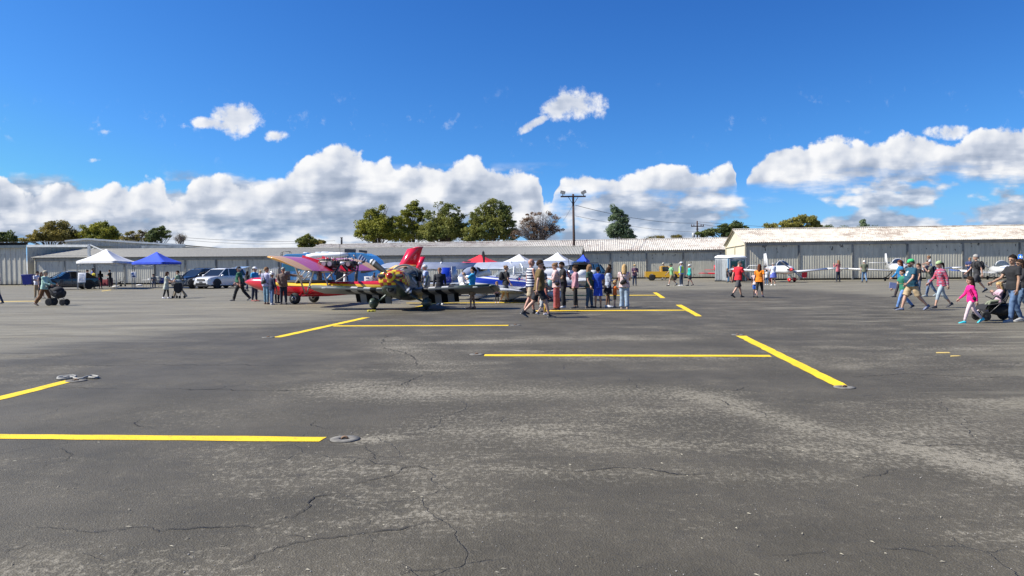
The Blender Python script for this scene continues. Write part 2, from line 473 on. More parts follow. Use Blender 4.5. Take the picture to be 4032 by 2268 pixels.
def marking(quads, name="painted_line", m=YEL, z=.004, jag=.012):
    s = MB().mat(m)
    for q in quads:
        P = [gp(*c, z) for c in q]          # a,b (one end) c,d (other end) : a-d and b-c are the long sides
        L = max((P[3] - P[0]).length, .1); n = max(2, min(60, int(L / .25)))
        top = []; bot_ = []
        for i in range(n + 1):
            f = i / n
            w = V((0, 0, 0)) if i in () else V((rnd.uniform(-jag, jag), rnd.uniform(-jag, jag), 0))
            top.append(P[0].lerp(P[3], f) + w); bot_.append(P[1].lerp(P[2], f) + V((rnd.uniform(-jag, jag), rnd.uniform(-jag, jag), 0)))
        for i in range(n): s.face([top[i], bot_[i], bot_[i + 1], top[i + 1]])
    return s.build(name, kind='structure')
marking([[(-900, 1701), (-900, 1719), (1256, 1739), (1291, 1720)]])
marking([[(-300, 1632), (-300, 1650), (297, 1500), (258, 1497)]])
marking([[(1071, 1328), (1107, 1328), (1456, 1250), (1428, 1250)]])
marking([[(1320, 1281.4), (1308, 1285), (2003, 1282.6), (2003, 1279.2)]])
marking([[(1908, 1395), (1908, 1402), (3040, 1404.3), (3032, 1397.4)]])
marking([[(2899, 1322), (2938, 1322), (3342, 1519.5), (3284, 1519.5)]])
marking([[(2110, 1222), (2110, 1225.4), (2698, 1222.6), (2692, 1219.4)]])
marking([[(2660, 1200), (2684, 1200), (2765, 1245), (2740, 1245)]])
marking([[(2571, 1151.5), (2586, 1151.5), (2620, 1173), (2601, 1173)]])
marking([[(2180, 1162.6), (2180, 1164.8), (2586, 1163), (2582, 1161)]])
marking([[(1600, 1191.5), (1600, 1194), (2090, 1192.3), (2090, 1190)]])
marking([[(1632, 1209), (1658, 1209), (1780, 1181), (1760, 1181)]])
marking([[(-100, 1187), (-100, 1190), (160, 1186.5), (160, 1184)]], m=YELF)
marking([[(398, 1145), (404, 1147), (440, 1142), (434, 1140.5)]], m=YELF)
marking([[(3685, 1386), (3690, 1391), (3745, 1390), (3735, 1386)], [(3740, 1399), (3742, 1404), (3785, 1401), (3775, 1399)]], m=YELF)

def crack_mat():
    return mat("crack_shadow", (.016, .015, .015), .95, var=.3, scale=20)
def crack(pts, w=.012, name="pavement_crack", z=.0055):
    s = MB().mat(crack_mat()); P = [gp(*p, z) for p in pts]
    line = []
    for a, b in zip(P[:-1], P[1:]):
        L = (b - a).length; n = max(2, int(L / .03)); nrm = V((-(b - a).y, (b - a).x, 0)).normalized()
        for i in range(n):
            f = i / n; p = a.lerp(b, f)
            o = noise.noise(p * 3.1) * .09 + noise.noise(p * 11) * .035 + noise.noise(p * 34) * .022 + rnd.uniform(-.007, .007)
            line.append(p + nrm * o)
    line.append(P[-1])
    prev = None
    for i, p in enumerate(line):
        q = line[min(i + 1, len(line) - 1)]; r_ = line[max(i - 1, 0)]
        t = (q - r_); t.normalize(); nrm = V((-t.y, t.x, 0))
        ww = w * .5 * (.25 + 1.1 * abs(noise.noise(p * 2.3 + V((5, 1, 0)))) + rnd.uniform(0, .45))
        if noise.noise(p * 1.4) < -.42: ww = 0.0006
        ww *= min(1, .15 + 3 * min(i, len(line) - 1 - i) / len(line))
        cur = (p + nrm * ww, p - nrm * ww)
        if prev is not None: s.face([prev[0], prev[1], cur[1], cur[0]])
        prev = cur
    return s.build(name, kind='structure')
def K(off, sc): return lambda pts: [(off[0] + x / sc, off[1] + y / sc) for x, y in pts]
ka = K((0, 1150), 1.2778); kb = K((2016, 1150), 1.2778)
crack(ka([(0, 1160), (60, 1165), (90, 1180), (330, 1188), (480, 1210), (680, 1193), (800, 1207), (850, 1192), (1120, 1186), (1270, 1185), (1420, 1140), (1560, 1070), (1665, 1010), (1760, 980), (1880, 935), (2060, 880), (2240, 888), (2420, 898), (2576, 905)]), .011)
crack(ka([(1820, 755), (1860, 810), (1895, 855), (1960, 868), (2060, 880)]), .012)
crack(ka([(960, 1430), (1120, 1400), (1290, 1340), (1480, 1270), (1640, 1230), (1800, 1195), (2000, 1188), (2140, 1150), (2300, 1136), (2410, 1132)]), .010)
crack(ka([(1270, 1187), (1380, 1205), (1510, 1222), (1530, 1262)]), .006)
crack(ka([(400, 1300), (560, 1335), (700, 1340), (735, 1385), (930, 1390), (985, 1425)]), .007)
crack(ka([(0, 1300), (80, 1280), (160, 1262)]), .007)
crack(ka([(240, 880), (330, 840), (310, 790), (370, 768)]), .008)
crack(ka([(250, 1000), (330, 985), (355, 960)]), .006)
crack(ka([(720, 630), (700, 655), (735, 675), (770, 695)]), .009)
crack(ka([(1590, 640), (1570, 670), (1650, 685), (1620, 700)]), .007)
crack(ka([(560, 485), (900, 487), (1200, 492), (1500, 492), (1750, 480), (1900, 468), (2000, 465), (2080, 435), (2170, 412), (2270, 378)]), .022)
crack(ka([(0, 368), (400, 368), (900, 365), (1500, 368), (2000, 362), (2400, 375)]), .018)
crack(ka([(1950, 210), (1920, 250), (1945, 285), (2040, 305), (2075, 330), (2110, 355), (2080, 370)]), .03)
crack(ka([(2030, 720), (2120, 708), (2200, 694)]), .008)
crack(ka([(180, 480), (420, 482), (640, 487)]), .016)
crack(ka([(760, 170), (1200, 165)]), .02)
crack(kb([(0, 895), (150, 888), (340, 897), (520, 886), (660, 893), (900, 912), (1150, 910)]), .012)
crack(kb([(1750, 945), (1850, 915), (1890, 890), (1920, 872)]), .008)
crack(kb([(1560, 425), (1800, 422), (2000, 410), (2150, 418), (2400, 428), (2576, 425)]), .020)
crack(kb([(1680, 735), (1850, 745), (2050, 770), (2200, 765), (2400, 772)]), .014)
crack(kb([(1850, 1290), (2000, 1310), (2150, 1345)]), .009)
crack(kb([(1300, 1335), (1450, 1308), (1600, 1290)]), .006)
crack(kb([(950, 520), (1020, 540), (1200, 590), (1350, 655)]), .012)
crack(kb([(1100, 500), (1200, 470)]), .01)
crack(ka([(1960, 1430), (2100, 1400), (2300, 1405)]), .005)

# scattered bits of dry straw and pale gravel on the pavement : nobody could count them
def litter():
    s = MB().mat(mat("dry_straw", (.36, .33, .25), .8)); s2m = mat("pale_gravel_chip", (.30, .285, .26), .85)
    for i in range(130):
        v = 1560 + 708 * rnd.random() ** .8; u = rnd.uniform(-100, 4130)
        p = gp(u, v, .006)
        if noise.noise(p * .7) < -.15 and rnd.random() < .6: continue
        a = rnd.uniform(0, PI); L = rnd.uniform(.006, .020); w = rnd.uniform(.001, .0022)
        d = V((math.cos(a), math.sin(a), 0)); n_ = V((-d.y, d.x, 0))
        s.mat(s.mats[0])
        s.face([p - d * L + n_ * w, p - d * L - n_ * w, p + d * L * .2 - n_ * w + V((0, 0, .004)), p + d * L + n_ * w])
    s.mat(s2m)
    for i in range(600):
        v = 1500 + 768 * rnd.random() ** .7; u = rnd.uniform(-100, 4130)
        p = gp(u, v, .001)
        if noise.noise(p * 1.1 + V((4, 4, 0))) < 0.0 and rnd.random() < .75: continue
        r_ = rnd.uniform(.0018, .005) * (1.6 if rnd.random() < .08 else 1)
        a0 = rnd.uniform(0, PI)
        base = [p + V((math.cos(a0 + k * PI / 2) * r_ * rnd.uniform(.7, 1.2), math.sin(a0 + k * PI / 2) * r_, 0)) for k in range(4)]
        top_ = [q.lerp(p, .45) + V((0, 0, r_ * .8)) for q in base]
        s.rings([base, top_])
    s.build("gravel_and_straw", kind='stuff', label="dry straw bits and pale gravel chips scattered over the dark asphalt", cat="debris")
litter()

# tie-down discs
CONC = mat("weathered_concrete", (.15, .142, .125), .9, var=.35, scale=9, bump=.4)
def disc(u, v, r, label, big=False):
    p = gp(u, v)
    r *= .85
    t = thing("tie_down_ring", label, "tie-down", p, group="concrete tie-down anchors set in the asphalt")
    s = mb(CONC); n = 40; hole = .36 * r
    def ringp(rr, z, wob=0): return [V((math.cos(2 * PI * k / n) * rr * (1 + wob * noise.noise(V((k * .7, rr * 9, 0)))), math.sin(2 * PI * k / n) * rr * (1 + wob * noise.noise(V((k * .7, rr * 9, 3)))), z)) for k in range(n)]
    s.rings([ringp(r, .001), ringp(r * .985, .010), ringp(hole * 1.12, .012, .12), ringp(hole, .004, .2)], caps=False)
    s.build("concrete_collar", t)
    s = mb(crack_mat()); s.rings([ringp(r * 1.05, .0022), ringp(r * .99, .0024)], caps=False); s.face(ringp(hole * 1.05, .0045, .2)); s.build("dark_recess", t)
    s = mb(mat("rusty_steel", (.20, .12, .07), .8, var=.3, scale=30))
    s.tube([V((math.cos(a) * hole * .55, 0, .006 + abs(math.sin(a)) * hole * .4)) for a in [PI * k / 8 for k in range(9)]], .011, 6)
    s.build("steel_loop", t)
disc(1358, 1730.5, .155, "round concrete tie-down collar with dark hole at the end of the near yellow line")
disc(3325, 1526, .15, "concrete tie-down collar at the near end of the wide diagonal yellow line")
disc(1877, 1396.5, .15, "concrete tie-down collar left of the long middle yellow line")
disc(1056, 1329.5, .17, "concrete tie-down collar at the left end of the slanted yellow line")
disc(2905, 1319, .16, "concrete tie-down collar at the far end of the wide diagonal yellow line")
disc(2030, 1281, .18, "concrete tie-down collar at the right end of the line before the airplanes")
disc(300, 1500, .16, "concrete tie-down collar under the loose grey rope")
# rope
s = mb(mat("grey_rope", (.28, .275, .25), .9, var=.35, scale=60))
def rope(pp, r=.016):
    P = [gp(*q, .02) for q in pp]; o = []
    for a in range(len(P) - 1):
        p0 = P[max(a - 1, 0)]; p1 = P[a]; p2 = P[a + 1]; p3 = P[min(a + 2, len(P) - 1)]
        for k in range(6):
            f = k / 6
            o.append(.5 * ((2 * p1) + (p2 - p0) * f + (2 * p0 - 5 * p1 + 4 * p2 - p3) * f * f + (3 * p1 - p0 - 3 * p2 + p3) * f ** 3))
    o.append(P[-1]); s.tube(o, r, 6)
rope([(224, 1488), (235, 1483), (262, 1480), (290, 1479), (296, 1484), (270, 1490), (240, 1492), (226, 1489), (245, 1484), (280, 1484), (300, 1490), (322, 1489), (345, 1482), (365, 1479), (386, 1483), (375, 1487), (350, 1485)])
rope([(232, 1491), (260, 1486), (285, 1482), (300, 1481), (288, 1486), (305, 1491), (330, 1490)])
s.build("rope", label="loose grey tie-down rope coiled at the end of the left yellow line", cat="rope")
# ---------------------------------------------------------------- hangars
def metal_mat(name, base, rust=(.24, .12, .07), rust_amt=.25, peel=0.0, top_z=4.0, streak=1.0, wet=(.12, .10, .08), rough=.55):
    m, nt, b = newmat(name); m.node_tree; g = NG(nt); g.dim = '3D'
    tc = g.new('ShaderNodeTexCoord'); P = X(g, tc.outputs['Object']); x, y, z = g.sep(P)
    vert = g.noise(g.vec(x * 1.6, y * 1.6, z * .22), 2.4, 4, .6)
    blot = g.noise(P, 1.1, 5, .65)
    col = g.mix(g.lin(vert, .3, .7), tuple(c * (1 - .20 * streak) for c in base), tuple(min(1, c * (1 + .14 * streak)) for c in base))
    if rust_amt > 0:
        r1 = g.noise(g.vec(x * 1.0, y * .9, z * .9), 1.9, 7, .72)
        r2 = g.noise(P, .28, 2, .5)
        col = g.mix(g.smooth(r1 + (r2 - .5) * .5, .66 - rust_amt * .28, .74 - rust_amt * .2) * min(1, .35 + rust_amt), col, rust)
        col = g.mix(g.smooth(blot, .45, .62) * rust_amt * 1.1, col, (.26, .22, .18))
    if peel > 0:
        p1 = g.noise(g.vec(x * 1.0, y * 1.0, z * .55), 2.6, 5, .62)
        hi = g.lin(z, top_z - 1.5, top_z - .2, .0, .085)
        p2 = g.noise(P, .35, 2)
        col = g.mix(g.smooth(p1 + hi + (p2 - .5) * .16, .665, .685) * peel, col, (.045, .042, .038))
        dirt = g.lin(z + (vert - .5) * 1.3, .0, .75, .55, 0.0)
        col = g.mix(dirt, col, wet)
    nt.links.new(col.o, b.inputs['Base Color']); setp(b, rough=rough, metal=0.0, spec=.4)
    return m
M_WALLR = metal_mat("weathered_wall_sheet", (0.50, 0.475, 0.38), rust_amt=0, peel=.95, top_z=4.2)
M_WALLM = metal_mat("grey_green_wall_sheet", (0.50, 0.48, 0.39), rust_amt=0, peel=.7, top_z=3.9)
M_WALLL = metal_mat("pale_wall_sheet", (0.53, 0.51, 0.43), rust_amt=0, peel=.25, top_z=3.3, streak=.8)
M_GABLE = metal_mat("cream_gable_sheet", (0.551, 0.524, 0.404), rust_amt=0, peel=.15, top_z=5, streak=.6)
M_ROOFR = metal_mat("cream_rust_roof_sheet", (0.53, 0.495, 0.42), rust=(0.245, 0.184, 0.136), rust_amt=.50)
M_ROOFM = metal_mat("white_rust_roof_sheet", (0.55, 0.52, 0.455), rust=(0.184, 0.102, 0.068), rust_amt=.45)
M_ROOFL = metal_mat("plain_roof_sheet", (0.36, 0.35, 0.30), rust=(0.204, 0.177, 0.150), rust_amt=.10)
M_FASC = mat("grey_fascia_board", (.25, .25, .23), .7, var=.25, scale=2)
M_TRIM = mat("white_metal_trim", (.68, .69, .66), .5, var=.12, scale=2)
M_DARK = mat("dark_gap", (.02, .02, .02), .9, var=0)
M_SEAM = mat("door_post_steel", (.20, .20, .18), .6, var=.3, scale=3)

def wave_strip(s, a0, a1, b0, b1, pitch, depth, nrm, kind='wave'):
    """corrugated sheet : edge a (a0->a1) and edge b (b0->b1), ribs run from a to b"""
    L = (a1 - a0).length; n = max(2, int(L / pitch))
    steps = {'wave': ((0, 0), (.25, 1), (.5, 0), (.75, -1)), 'rib': ((0, 0), (.62, 0), (.70, 1), (.92, 1))}[kind]
    va, vb = [], []
    for i in range(n):
        for f, h in steps:
            q = (i + f) / n
            va.append(s.bm.verts.new(a0.lerp(a1, q) + nrm * depth * h)); vb.append(s.bm.verts.new(b0.lerp(b1, q) + nrm * depth * h))
    va.append(s.bm.verts.new(a1)); vb.append(s.bm.verts.new(b1))
    for i in range(len(va) - 1):
        f = s.bm.faces.new((va[i], va[i + 1], vb[i + 1], vb[i])); f.material_index = s.mi; f.smooth = (kind == 'wave')

def hangar(name, label, A, L, W, he, hr, mats, pitch, npan, over=.35, panel_pitch=.26, he2=None, hr2=None, left_gable=True, group=None, uu=UU, vv=VV, back=True):
    """A front-left ground corner, L length along uu, W depth along vv; he/hr eave and ridge heights at the left, he2/hr2 at the right"""
    he2 = he2 or he; hr2 = hr2 or hr
    mw, mr, mg = mats
    t = thing(name, label, "hangar", A, 0, group)
    O = V((0, 0, 0)); Z = V((0, 0, 1))
    def P(l, w, z): return uu * l + vv * w + Z * z
    def he_at(l): return he + (he2 - he) * l / L
    # front made of sliding door leaves
    gap = .18
    for i in range(npan):
        l0 = L * i / npan; l1 = L * (i + 1) / npan; inset = .0 if i % 2 else .07
        s = mb(mw)
        h0 = he_at(l0) - .42; h1 = he_at(l1) - .42
        wave_strip(s, P(l0 + .05, inset, gap), P(l1 - .05, inset, gap), P(l0 + .05, inset, h0), P(l1 - .05, inset, h1), panel_pitch, .014, -vv, 'rib')
        s.build("door_leaf", t, norm=False)
        for l in (l0 + .06, l1 - .06):
            s = mb(M_SEAM)
            c = P(l, inset - .05, (he_at(l) - .42) / 2)
            s.box(c, (.11, .05, he_at(l) - .46), rot=Matrix.Rotation(-YAW, 3, 'Z'))
            s.build("door_post", t)
    # header, dark strip behind door bottoms, soffit
    s = mb(M_FASC)
    s.rings([[P(0, -.10, he - .42), P(0, -.10, he - .10), P(0, .12, he - .10), P(0, .12, he - .42)], [P(L, -.10, he2 - .42), P(L, -.10, he2 - .10), P(L, .12, he2 - .10), P(L, .12, he2 - .42)]], smooth=False)
    s.build("header_rail", t)
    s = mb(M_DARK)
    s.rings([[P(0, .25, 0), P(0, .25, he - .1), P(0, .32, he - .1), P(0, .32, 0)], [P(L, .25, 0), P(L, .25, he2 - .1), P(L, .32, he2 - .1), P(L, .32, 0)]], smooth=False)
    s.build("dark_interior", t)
    # roof
    s = mb(mr)
    sl = (hr - he) / (W / 2)
    n_ = (Z * 1 - vv * sl).normalized()
    def roofpt(l, w):
        hrL = hr + (hr2 - hr) * l / L; heL = he_at(l)
        q = min(w, W - w) / (W / 2)
        return P(l, w, heL + (hrL - heL) * q)
    e = -over * 1.0
    wave_strip(s, roofpt(-over, e) if False else P(-over, e, he - sl * over + .03), P(L + over, e, he2 - sl * over + .03), P(-over, W / 2, hr + .03), P(L + over, W / 2, hr2 + .03), pitch, pitch * .24, n_)
    n2 = (Z * 1 + vv * sl).normalized()
    wave_strip(s, P(-over, W / 2, hr + .03), P(L + over, W / 2, hr2 + .03), P(-over, W + over, he - sl * over + .03), P(L + over, W + over, he2 - sl * over + .03), pitch, pitch * .24, n2)
    r = s.build("roof", t, norm=False)
    s = mb(mr)   # ridge cap
    s.rings([[P(-over, W / 2 - .22, hr - .02 + .07), P(-over, W / 2, hr + .12), P(-over, W / 2 + .22, hr - .02 + .07)], [P(L + over, W / 2 - .22, hr2 - .02 + .07), P(L + over, W / 2, hr2 + .12), P(L + over, W / 2 + .22, hr2 + .05)]], closed=False, smooth=False)
    s.build("ridge_cap", r)
    # ends and back
    for l, hh, rr, nm, sg in ((0, he, hr, "left", -1), (L, he2, hr2, "right", 1)):
        s = mb(mg)
        n = int(W / .3)
        for i in range(n):
            w0 = W * i / n; w1 = W * (i + 1) / n
            z0 = hh + (rr - hh) * min(w0, W - w0) / (W / 2); z1 = hh + (rr - hh) * min(w1, W - w1) / (W / 2)
            wm = w0 * .3 + w1 * .7; zm = z0 * .3 + z1 * .7
            f0 = uu * (sg * .0); f1 = uu * (sg * .028)
            s.face([P(l, w0, 0), P(l, wm, 0), P(l, wm, zm), P(l, w0, z0)])
            s.face([P(l, wm, 0) , P(l, w1, 0) + f1, P(l, w1, z1) + f1, P(l, wm, zm)])
        s.build("gable_wall", t, norm=False)
        s = mb(M_FASC if l else mat("cream_trim", (.62, .56, .40), .6))
        o = uu * (sg * .08)
        def bar(p, q, wd=.14):
            d = (q - p).normalized(); side = d.cross(uu).normalized() * wd / 2
            s.rings([[p - side + o * .4, p + side + o * .4, p + side + o * 1.6, p - side + o * 1.6], [q - side + o * .4, q + side + o * .4, q + side + o * 1.6, q - side + o * 1.6]], smooth=False)
        bar(P(l, .08, 0), P(l, .08, hh)); bar(P(l, W - .08, 0), P(l, W - .08, hh)); bar(P(l, 0, hh - .25), P(l, W, hh - .25)); bar(P(l, W / 2, 0), P(l, W / 2, hh - .25), .12)
        bar(P(l, -over, hh - .22 + 0), P(l, W / 2, rr - .06), .13); bar(P(l, W + over, hh - .22), P(l, W / 2, rr - .06), .13)
        s.build("gable_trim", t)
    s = mb(mw); s.face([P(0, W, 0), P(L, W, 0), P(L, W, he2), P(0, W, he)]); s.build("rear_wall", t, norm=False)
    return t
def on_line(u0, d0):
    """ground point at photo column u0, depth d0"""
    p = at(u0, 1100, d0); return V((p.x, p.y, 0))
def len_to(A, u1):
    """distance along UU from A to the column u1"""
    k = (u1 - 2016) / F
    return (k * A.y - A.x) / (UU.x - k * UU.y)
AR = on_line(2937, 85)
hangar("hangar", "near hangar on the right with cream gable and rust-stained cream roof", AR, 62, 14, 4.25, 5.95, (M_WALLR, M_ROOFR, M_GABLE), .21, 11, group="long sheet-metal hangars")
BM = on_line(2863, 105); Lm = 60.5; AM = BM - UU * Lm
MIDH = hangar("hangar", "long middle hangar with white roof flaking to red rust behind the light pole", AM, Lm + 14, 16, 3.95, 5.55, (M_WALLM, M_ROOFM, M_WALLM), .27, 15, he2=3.95, hr2=5.8, group="long sheet-metal hangars")
AL = on_line(140, 97); Ll = len_to(AL, 2279)
hangar("hangar", "low front hangar with plain grey corrugated roof behind the tents and sport utility vehicles", AL, Ll, 14, 3.48, 4.62, (M_WALLL, M_ROOFL, M_WALLL), .19, 17, he2=3.15, hr2=4.2, group="long sheet-metal hangars")
# stovepipe on the middle hangar
p = at(1345, 945, 112)
s = mb(mat("dark_flue", (.03, .03, .035), .6, var=0)); s.tube([(p.x, p.y, 5.3), (p.x, p.y, 6.25)], .13, 10); s.tube([(p.x, p.y, 6.25), (p.x, p.y, 6.32)], .19, 10)
s.build("flue_pipe", label="short dark flue pipe standing on the left part of the rusty roof", cat="flue")

for (u_, v_, w_, h_, m_, lb) in ((2748, 1045, .55, .16, M_TRIM, "notice"), (2758, 1052, .10, .75, M_DARK, "door_handle"), (2468, 1061, .60, .22, M_TRIM, "notice")):
    q_ = at(u_, v_, 105.4 + (2863 - u_) * .0062)
    s = mb(m_); s.box((0, 0, 0), (w_, .06, h_), rot=Matrix.Rotation(-YAW, 3, 'Z')); o_ = s.build(lb, MIDH); o_.location = q_ - AM
# far left hangar : ribbed door, flat roof band, outrigger frame, gabled hall behind
def left_block():
    A = on_line(-260, 100)
    E = on_line(107, 98.5)
    t = thing("hangar", "far left hangar with tall ribbed door and white outrigger rail", "hangar", A, 0)
    O = A.copy(); Z = V((0, 0, 1))
    def hz(v, u, d): return at(u, v, d).z
    L = (E - A).length; d = (E - A).normalized(); nrm = V((-d.y, d.x, 0))
    zt = hz(975, 107, 98.5)
    n = 3
    for i in range(n):
        s = mb(M_WALLL); a = d * (L * i / n + .05); b_ = d * (L * (i + 1) / n - .05)
        wave_strip(s, a + Z * .12, b_ + Z * .12, a + Z * zt, b_ + Z * zt, .62, .06, -nrm, 'rib'); s.build("door_leaf", t, norm=False)
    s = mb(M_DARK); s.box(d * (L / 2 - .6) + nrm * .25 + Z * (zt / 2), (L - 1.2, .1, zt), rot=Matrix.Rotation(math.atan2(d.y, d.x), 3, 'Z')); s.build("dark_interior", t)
    s = mb(mat("sage_fascia", (.36, .38, .33), .6)); s.box(d * (L / 2) - nrm * .15 + Z * (zt + .16), (L, .3, .34), rot=Matrix.Rotation(math.atan2(d.y, d.x), 3, 'Z')); s.build("fascia", t)
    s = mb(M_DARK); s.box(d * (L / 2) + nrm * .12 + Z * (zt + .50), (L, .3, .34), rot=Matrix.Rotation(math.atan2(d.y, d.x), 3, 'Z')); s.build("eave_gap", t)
    # low roof plane
    s = mb(M_ROOFL)
    a0 = -nrm * .5 + Z * (zt + .70); a1 = d * (L + .3) - nrm * .5 + Z * (zt + .70)
    rz = hz(951, 107, 112)
    wave_strip(s, a0, a1, nrm * 14 + Z * rz, d * (L + 6) + nrm * 14 + Z * rz, .5, .03, Z, 'rib'); s.build("roof", t, norm=False)
    # side wall seen right of the door
    s = mb(M_WALLL)
    q0 = E - O + nrm * .12; q1 = V((on_line(560, 118).x, on_line(560, 118).y, 0)) - O
    zz = 4.9
    wave_strip(s, q0, q1, q0 + Z * (hz(972, 120, 99)), q1 + Z * 5.6, .75, .05, -nrm, 'rib'); s.build("side_wall", t, norm=False)
    # outrigger rail, post and braces
    s = mb(M_TRIM)
    r0 = at(107, 968, 98) - O; r1 = at(344, 968, 96.5) - O
    dd = (r1 - r0).normalized()
    def beam(p, q, h, w=.16):
        v = (q - p).normalized(); sd_ = v.cross(Z); sd_ = sd_.normalized() * w / 2 if sd_.length > .1 else V((w / 2, 0, 0)); up = sd_.cross(v).normalized() * h / 2
        s.rings([[p - sd_ - up, p + sd_ - up, p + sd_ + up, p - sd_ + up], [q - sd_ - up, q + sd_ - up, q + sd_ + up, q - sd_ + up]], smooth=False)
    beam(r0, r1, .30); s.build("outrigger_rail", t)
    s = mb(M_TRIM)
    pt = at(350, 961, 96.4) - O; pb = V((pt.x, pt.y, 0)); beam(pb, pt, .26, .26)
    s.build("outrigger_post", t)
    s = mb(M_TRIM); beam(at(352, 963, 96.4) - O, at(428, 996, 95.5) - O, .10, .10); beam(at(352, 987, 96.4) - O, at(374, 973, 96.2) - O, .08, .08); s.build("outrigger_brace", t)
    # hall with shallow gable behind
    h = thing("hangar", "shallow-gabled pale hall with white roof edge behind the far left hangars", "hangar", (0, 0, 0))
    D = 122
    pts = [(258, 951), (345, 943), (520, 955), (727, 967), (727, 985), (258, 985)]
    f_ = [at(u_, v_, D) for u_, v_ in pts]
    O2 = V((f_[0].x, f_[0].y, 0)); h.location = O2
    s = mb(M_WALLL)
    top = f_[:4]
    for a, b_ in zip(top[:-1], top[1:]):
        wave_strip(s, V((a.x, a.y, 0)) - O2, V((b_.x, b_.y, 0)) - O2, a - O2, b_ - O2, .8, .05, V((0, -1, 0)), 'rib')
    s.build("gable_wall", h, norm=False)
    s = mb(M_TRIM); 
    for a, b_ in zip(top[:-1], top[1:]):
        e = V((0, -.25, 0)); k = V((0, 0, .20))
        s.rings([[a + e - O2 - k * .3, a + e - O2 + k, a - e - O2 + k, a - e - O2 - k * .3], [b_ + e - O2 - k * .3, b_ + e - O2 + k, b_ - e - O2 + k, b_ - e - O2 - k * .3]], smooth=False)
    s.build("roof_edge", h)
    s = mb(M_ROOFL); Yb = V((0, 26, 0))
    for a, b_ in zip(top[:-1], top[1:]): s.face([a - O2 + V((0, .1, .1)), b_ - O2 + V((0, .1, .1)), b_ - O2 + Yb, a - O2 + Yb])
    s.build("roof", h, norm=False)
    s = mb(mat("faded_sign_board", (.42, .44, .42), .7, var=.3, scale=1.2))
    a = at(552, 967, D - .6) - O2; b_ = at(729, 982, D - .6) - O2
    s.box((a + b_) / 2, (abs(b_.x - a.x), .2, abs(a.z - b_.z))); s.build("board", h)
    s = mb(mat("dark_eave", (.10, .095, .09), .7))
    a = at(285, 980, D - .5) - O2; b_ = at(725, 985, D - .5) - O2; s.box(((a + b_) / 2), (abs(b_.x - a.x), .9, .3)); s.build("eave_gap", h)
    s = mb(M_ROOFL); a = at(729, 974, D) - O2; b_ = at(770, 976, D) - O2
    s.rings([[a + V((0, -1, -.35)), a + V((0, -1, .1)), a + V((0, 8, .1)), a + V((0, 8, -.35))], [b_ + V((0, -1, -.02)), b_ + V((0, -1, .1)), b_ + V((0, 8, .1)), b_ + V((0, 8, -.02))]], smooth=False)
    s.build("canopy_tip", h)
left_block()

# ---------------------------------------------------------------- poles and wires
WOOD = mat("creosoted_pole_wood", (.060, .035, .028), .85, var=.35, scale=6, bump=.3)
def light_pole():
    D = 98.0
    base = on_line(2262, D); top = at(2258, 764, D)
    t = thing("light_pole", "tall dark wooden pole with crossarm and two floodlights", "light pole", base)
    s = mb(WOOD); H = top.z
    s.tube([(0, 0, 0), (-.04, 0, H * .5), (-.1, 0, H)], [.19, .165, .13], 12); s.build("pole", t)
    s = mb(WOOD); zc = at(2258, 774, D).z; s.box((-.1, -.16, zc), (3.2, .12, .18)); s.build("crossarm", t)
    s = mb(WOOD)
    for sg in (-1, 1): s.tube([(-.1, -.16, zc - 1.05), (-.1 + sg * .62, -.2, zc - .08)], .035, 6)
    s.build("arm_brace", t)
    GL = mat("lamp_glass", (.55, .55, .50), .15, var=0); HB = mat("lamp_housing", (.10, .09, .08), .5)
    for sg, tilt in ((-1, .25), (1, -.45)):
        x = -.1 + sg * 1.32
        l = mb(HB); l.tube([(x, -.16, zc + .05), (x, -.16, zc + .42)], .05, 8)
        RM = Matrix.Rotation(tilt, 3, 'Y') @ Matrix.Rotation(.25, 3, 'X')
        l.box((x, -.2, zc + .52), (.62, .34, .36), rot=RM, bevel=.03)
        lo = l.build("floodlight", t)
        l = mb(GL); l.box(V((x, -.2, zc + .52)) + RM @ V((0, -.18, 0)), (.52, .02, .27), rot=RM); l.build("lamp_glass", lo)
    return t, H
lp, LPH = light_pole()
def utility_pole():
    D = 150.0
    base = on_line(2746, D); H = at(2746, 870, D).z
    t = thing("utility_pole", "distant utility pole with crossarm and transformer beyond the rusty roof", "utility pole", base)
    s = mb(WOOD); s.tube([(0, 0, 0), (0, 0, H)], [.2, .14], 10); s.build("pole", t)
    s = mb(WOOD); z = at(2746, 891, D).z; s.box((0, -.2, z), (2.5, .14, .18)); s.box((0, -.2, z - .55), (.5, .3, .12))
    s.build("crossarm", t)
    s = mb(mat("brown_insulator", (.10, .05, .04), .3, var=0))
    for x in (-1.15, -.7, .7, 1.15): s.lathe([(0, .06), (.12, .09), (.2, .05), (.3, .07), (.34, .02)], (x, -.2, z + .08), (0, 0, 1), 8)
    s.build("insulator", t)
    s = mb(mat("transformer_grey", (.35, .36, .36), .5)); s.lathe([(0, .28), (.02, .3), (.9, .3), (.94, .1)], (-.75, -.1, at(2735, 935, D).z), (0, 0, 1), 12); s.build("transformer", t)
    return t, H
utility_pole()
WIRE = mat("black_wire", (.03, .03, .03), .7, var=0)
def wire(pa, pb, sag, label, r=.022):
    s = mb(WIRE); n = 24; P = []
    for i in range(n + 1):
        f = i / n; p = pa.lerp(pb, f); p.z -= sag * 4 * f * (1 - f); P.append(p)
    s.tube(P, r, 5); s.build("overhead_wire", label=label, cat="wire", group="overhead wires")
wire(at(2266, 808, 98), at(2746, 878, 150), .7, "overhead wire sagging from the light pole to the distant utility pole", .03)
wire(at(2266, 850, 98), at(2740, 912, 150), .5, "lower overhead wire from the light pole to the transformer", .02)
wire(at(2746, 880, 150), at(3000, 904, 152), .3, "wire leaving the utility pole to the right towards the hangar roof", .03)
wire(at(2218, 868, 104), at(2252, 812, 98), .1, "short guy wire slanting down left from the light pole", .015)
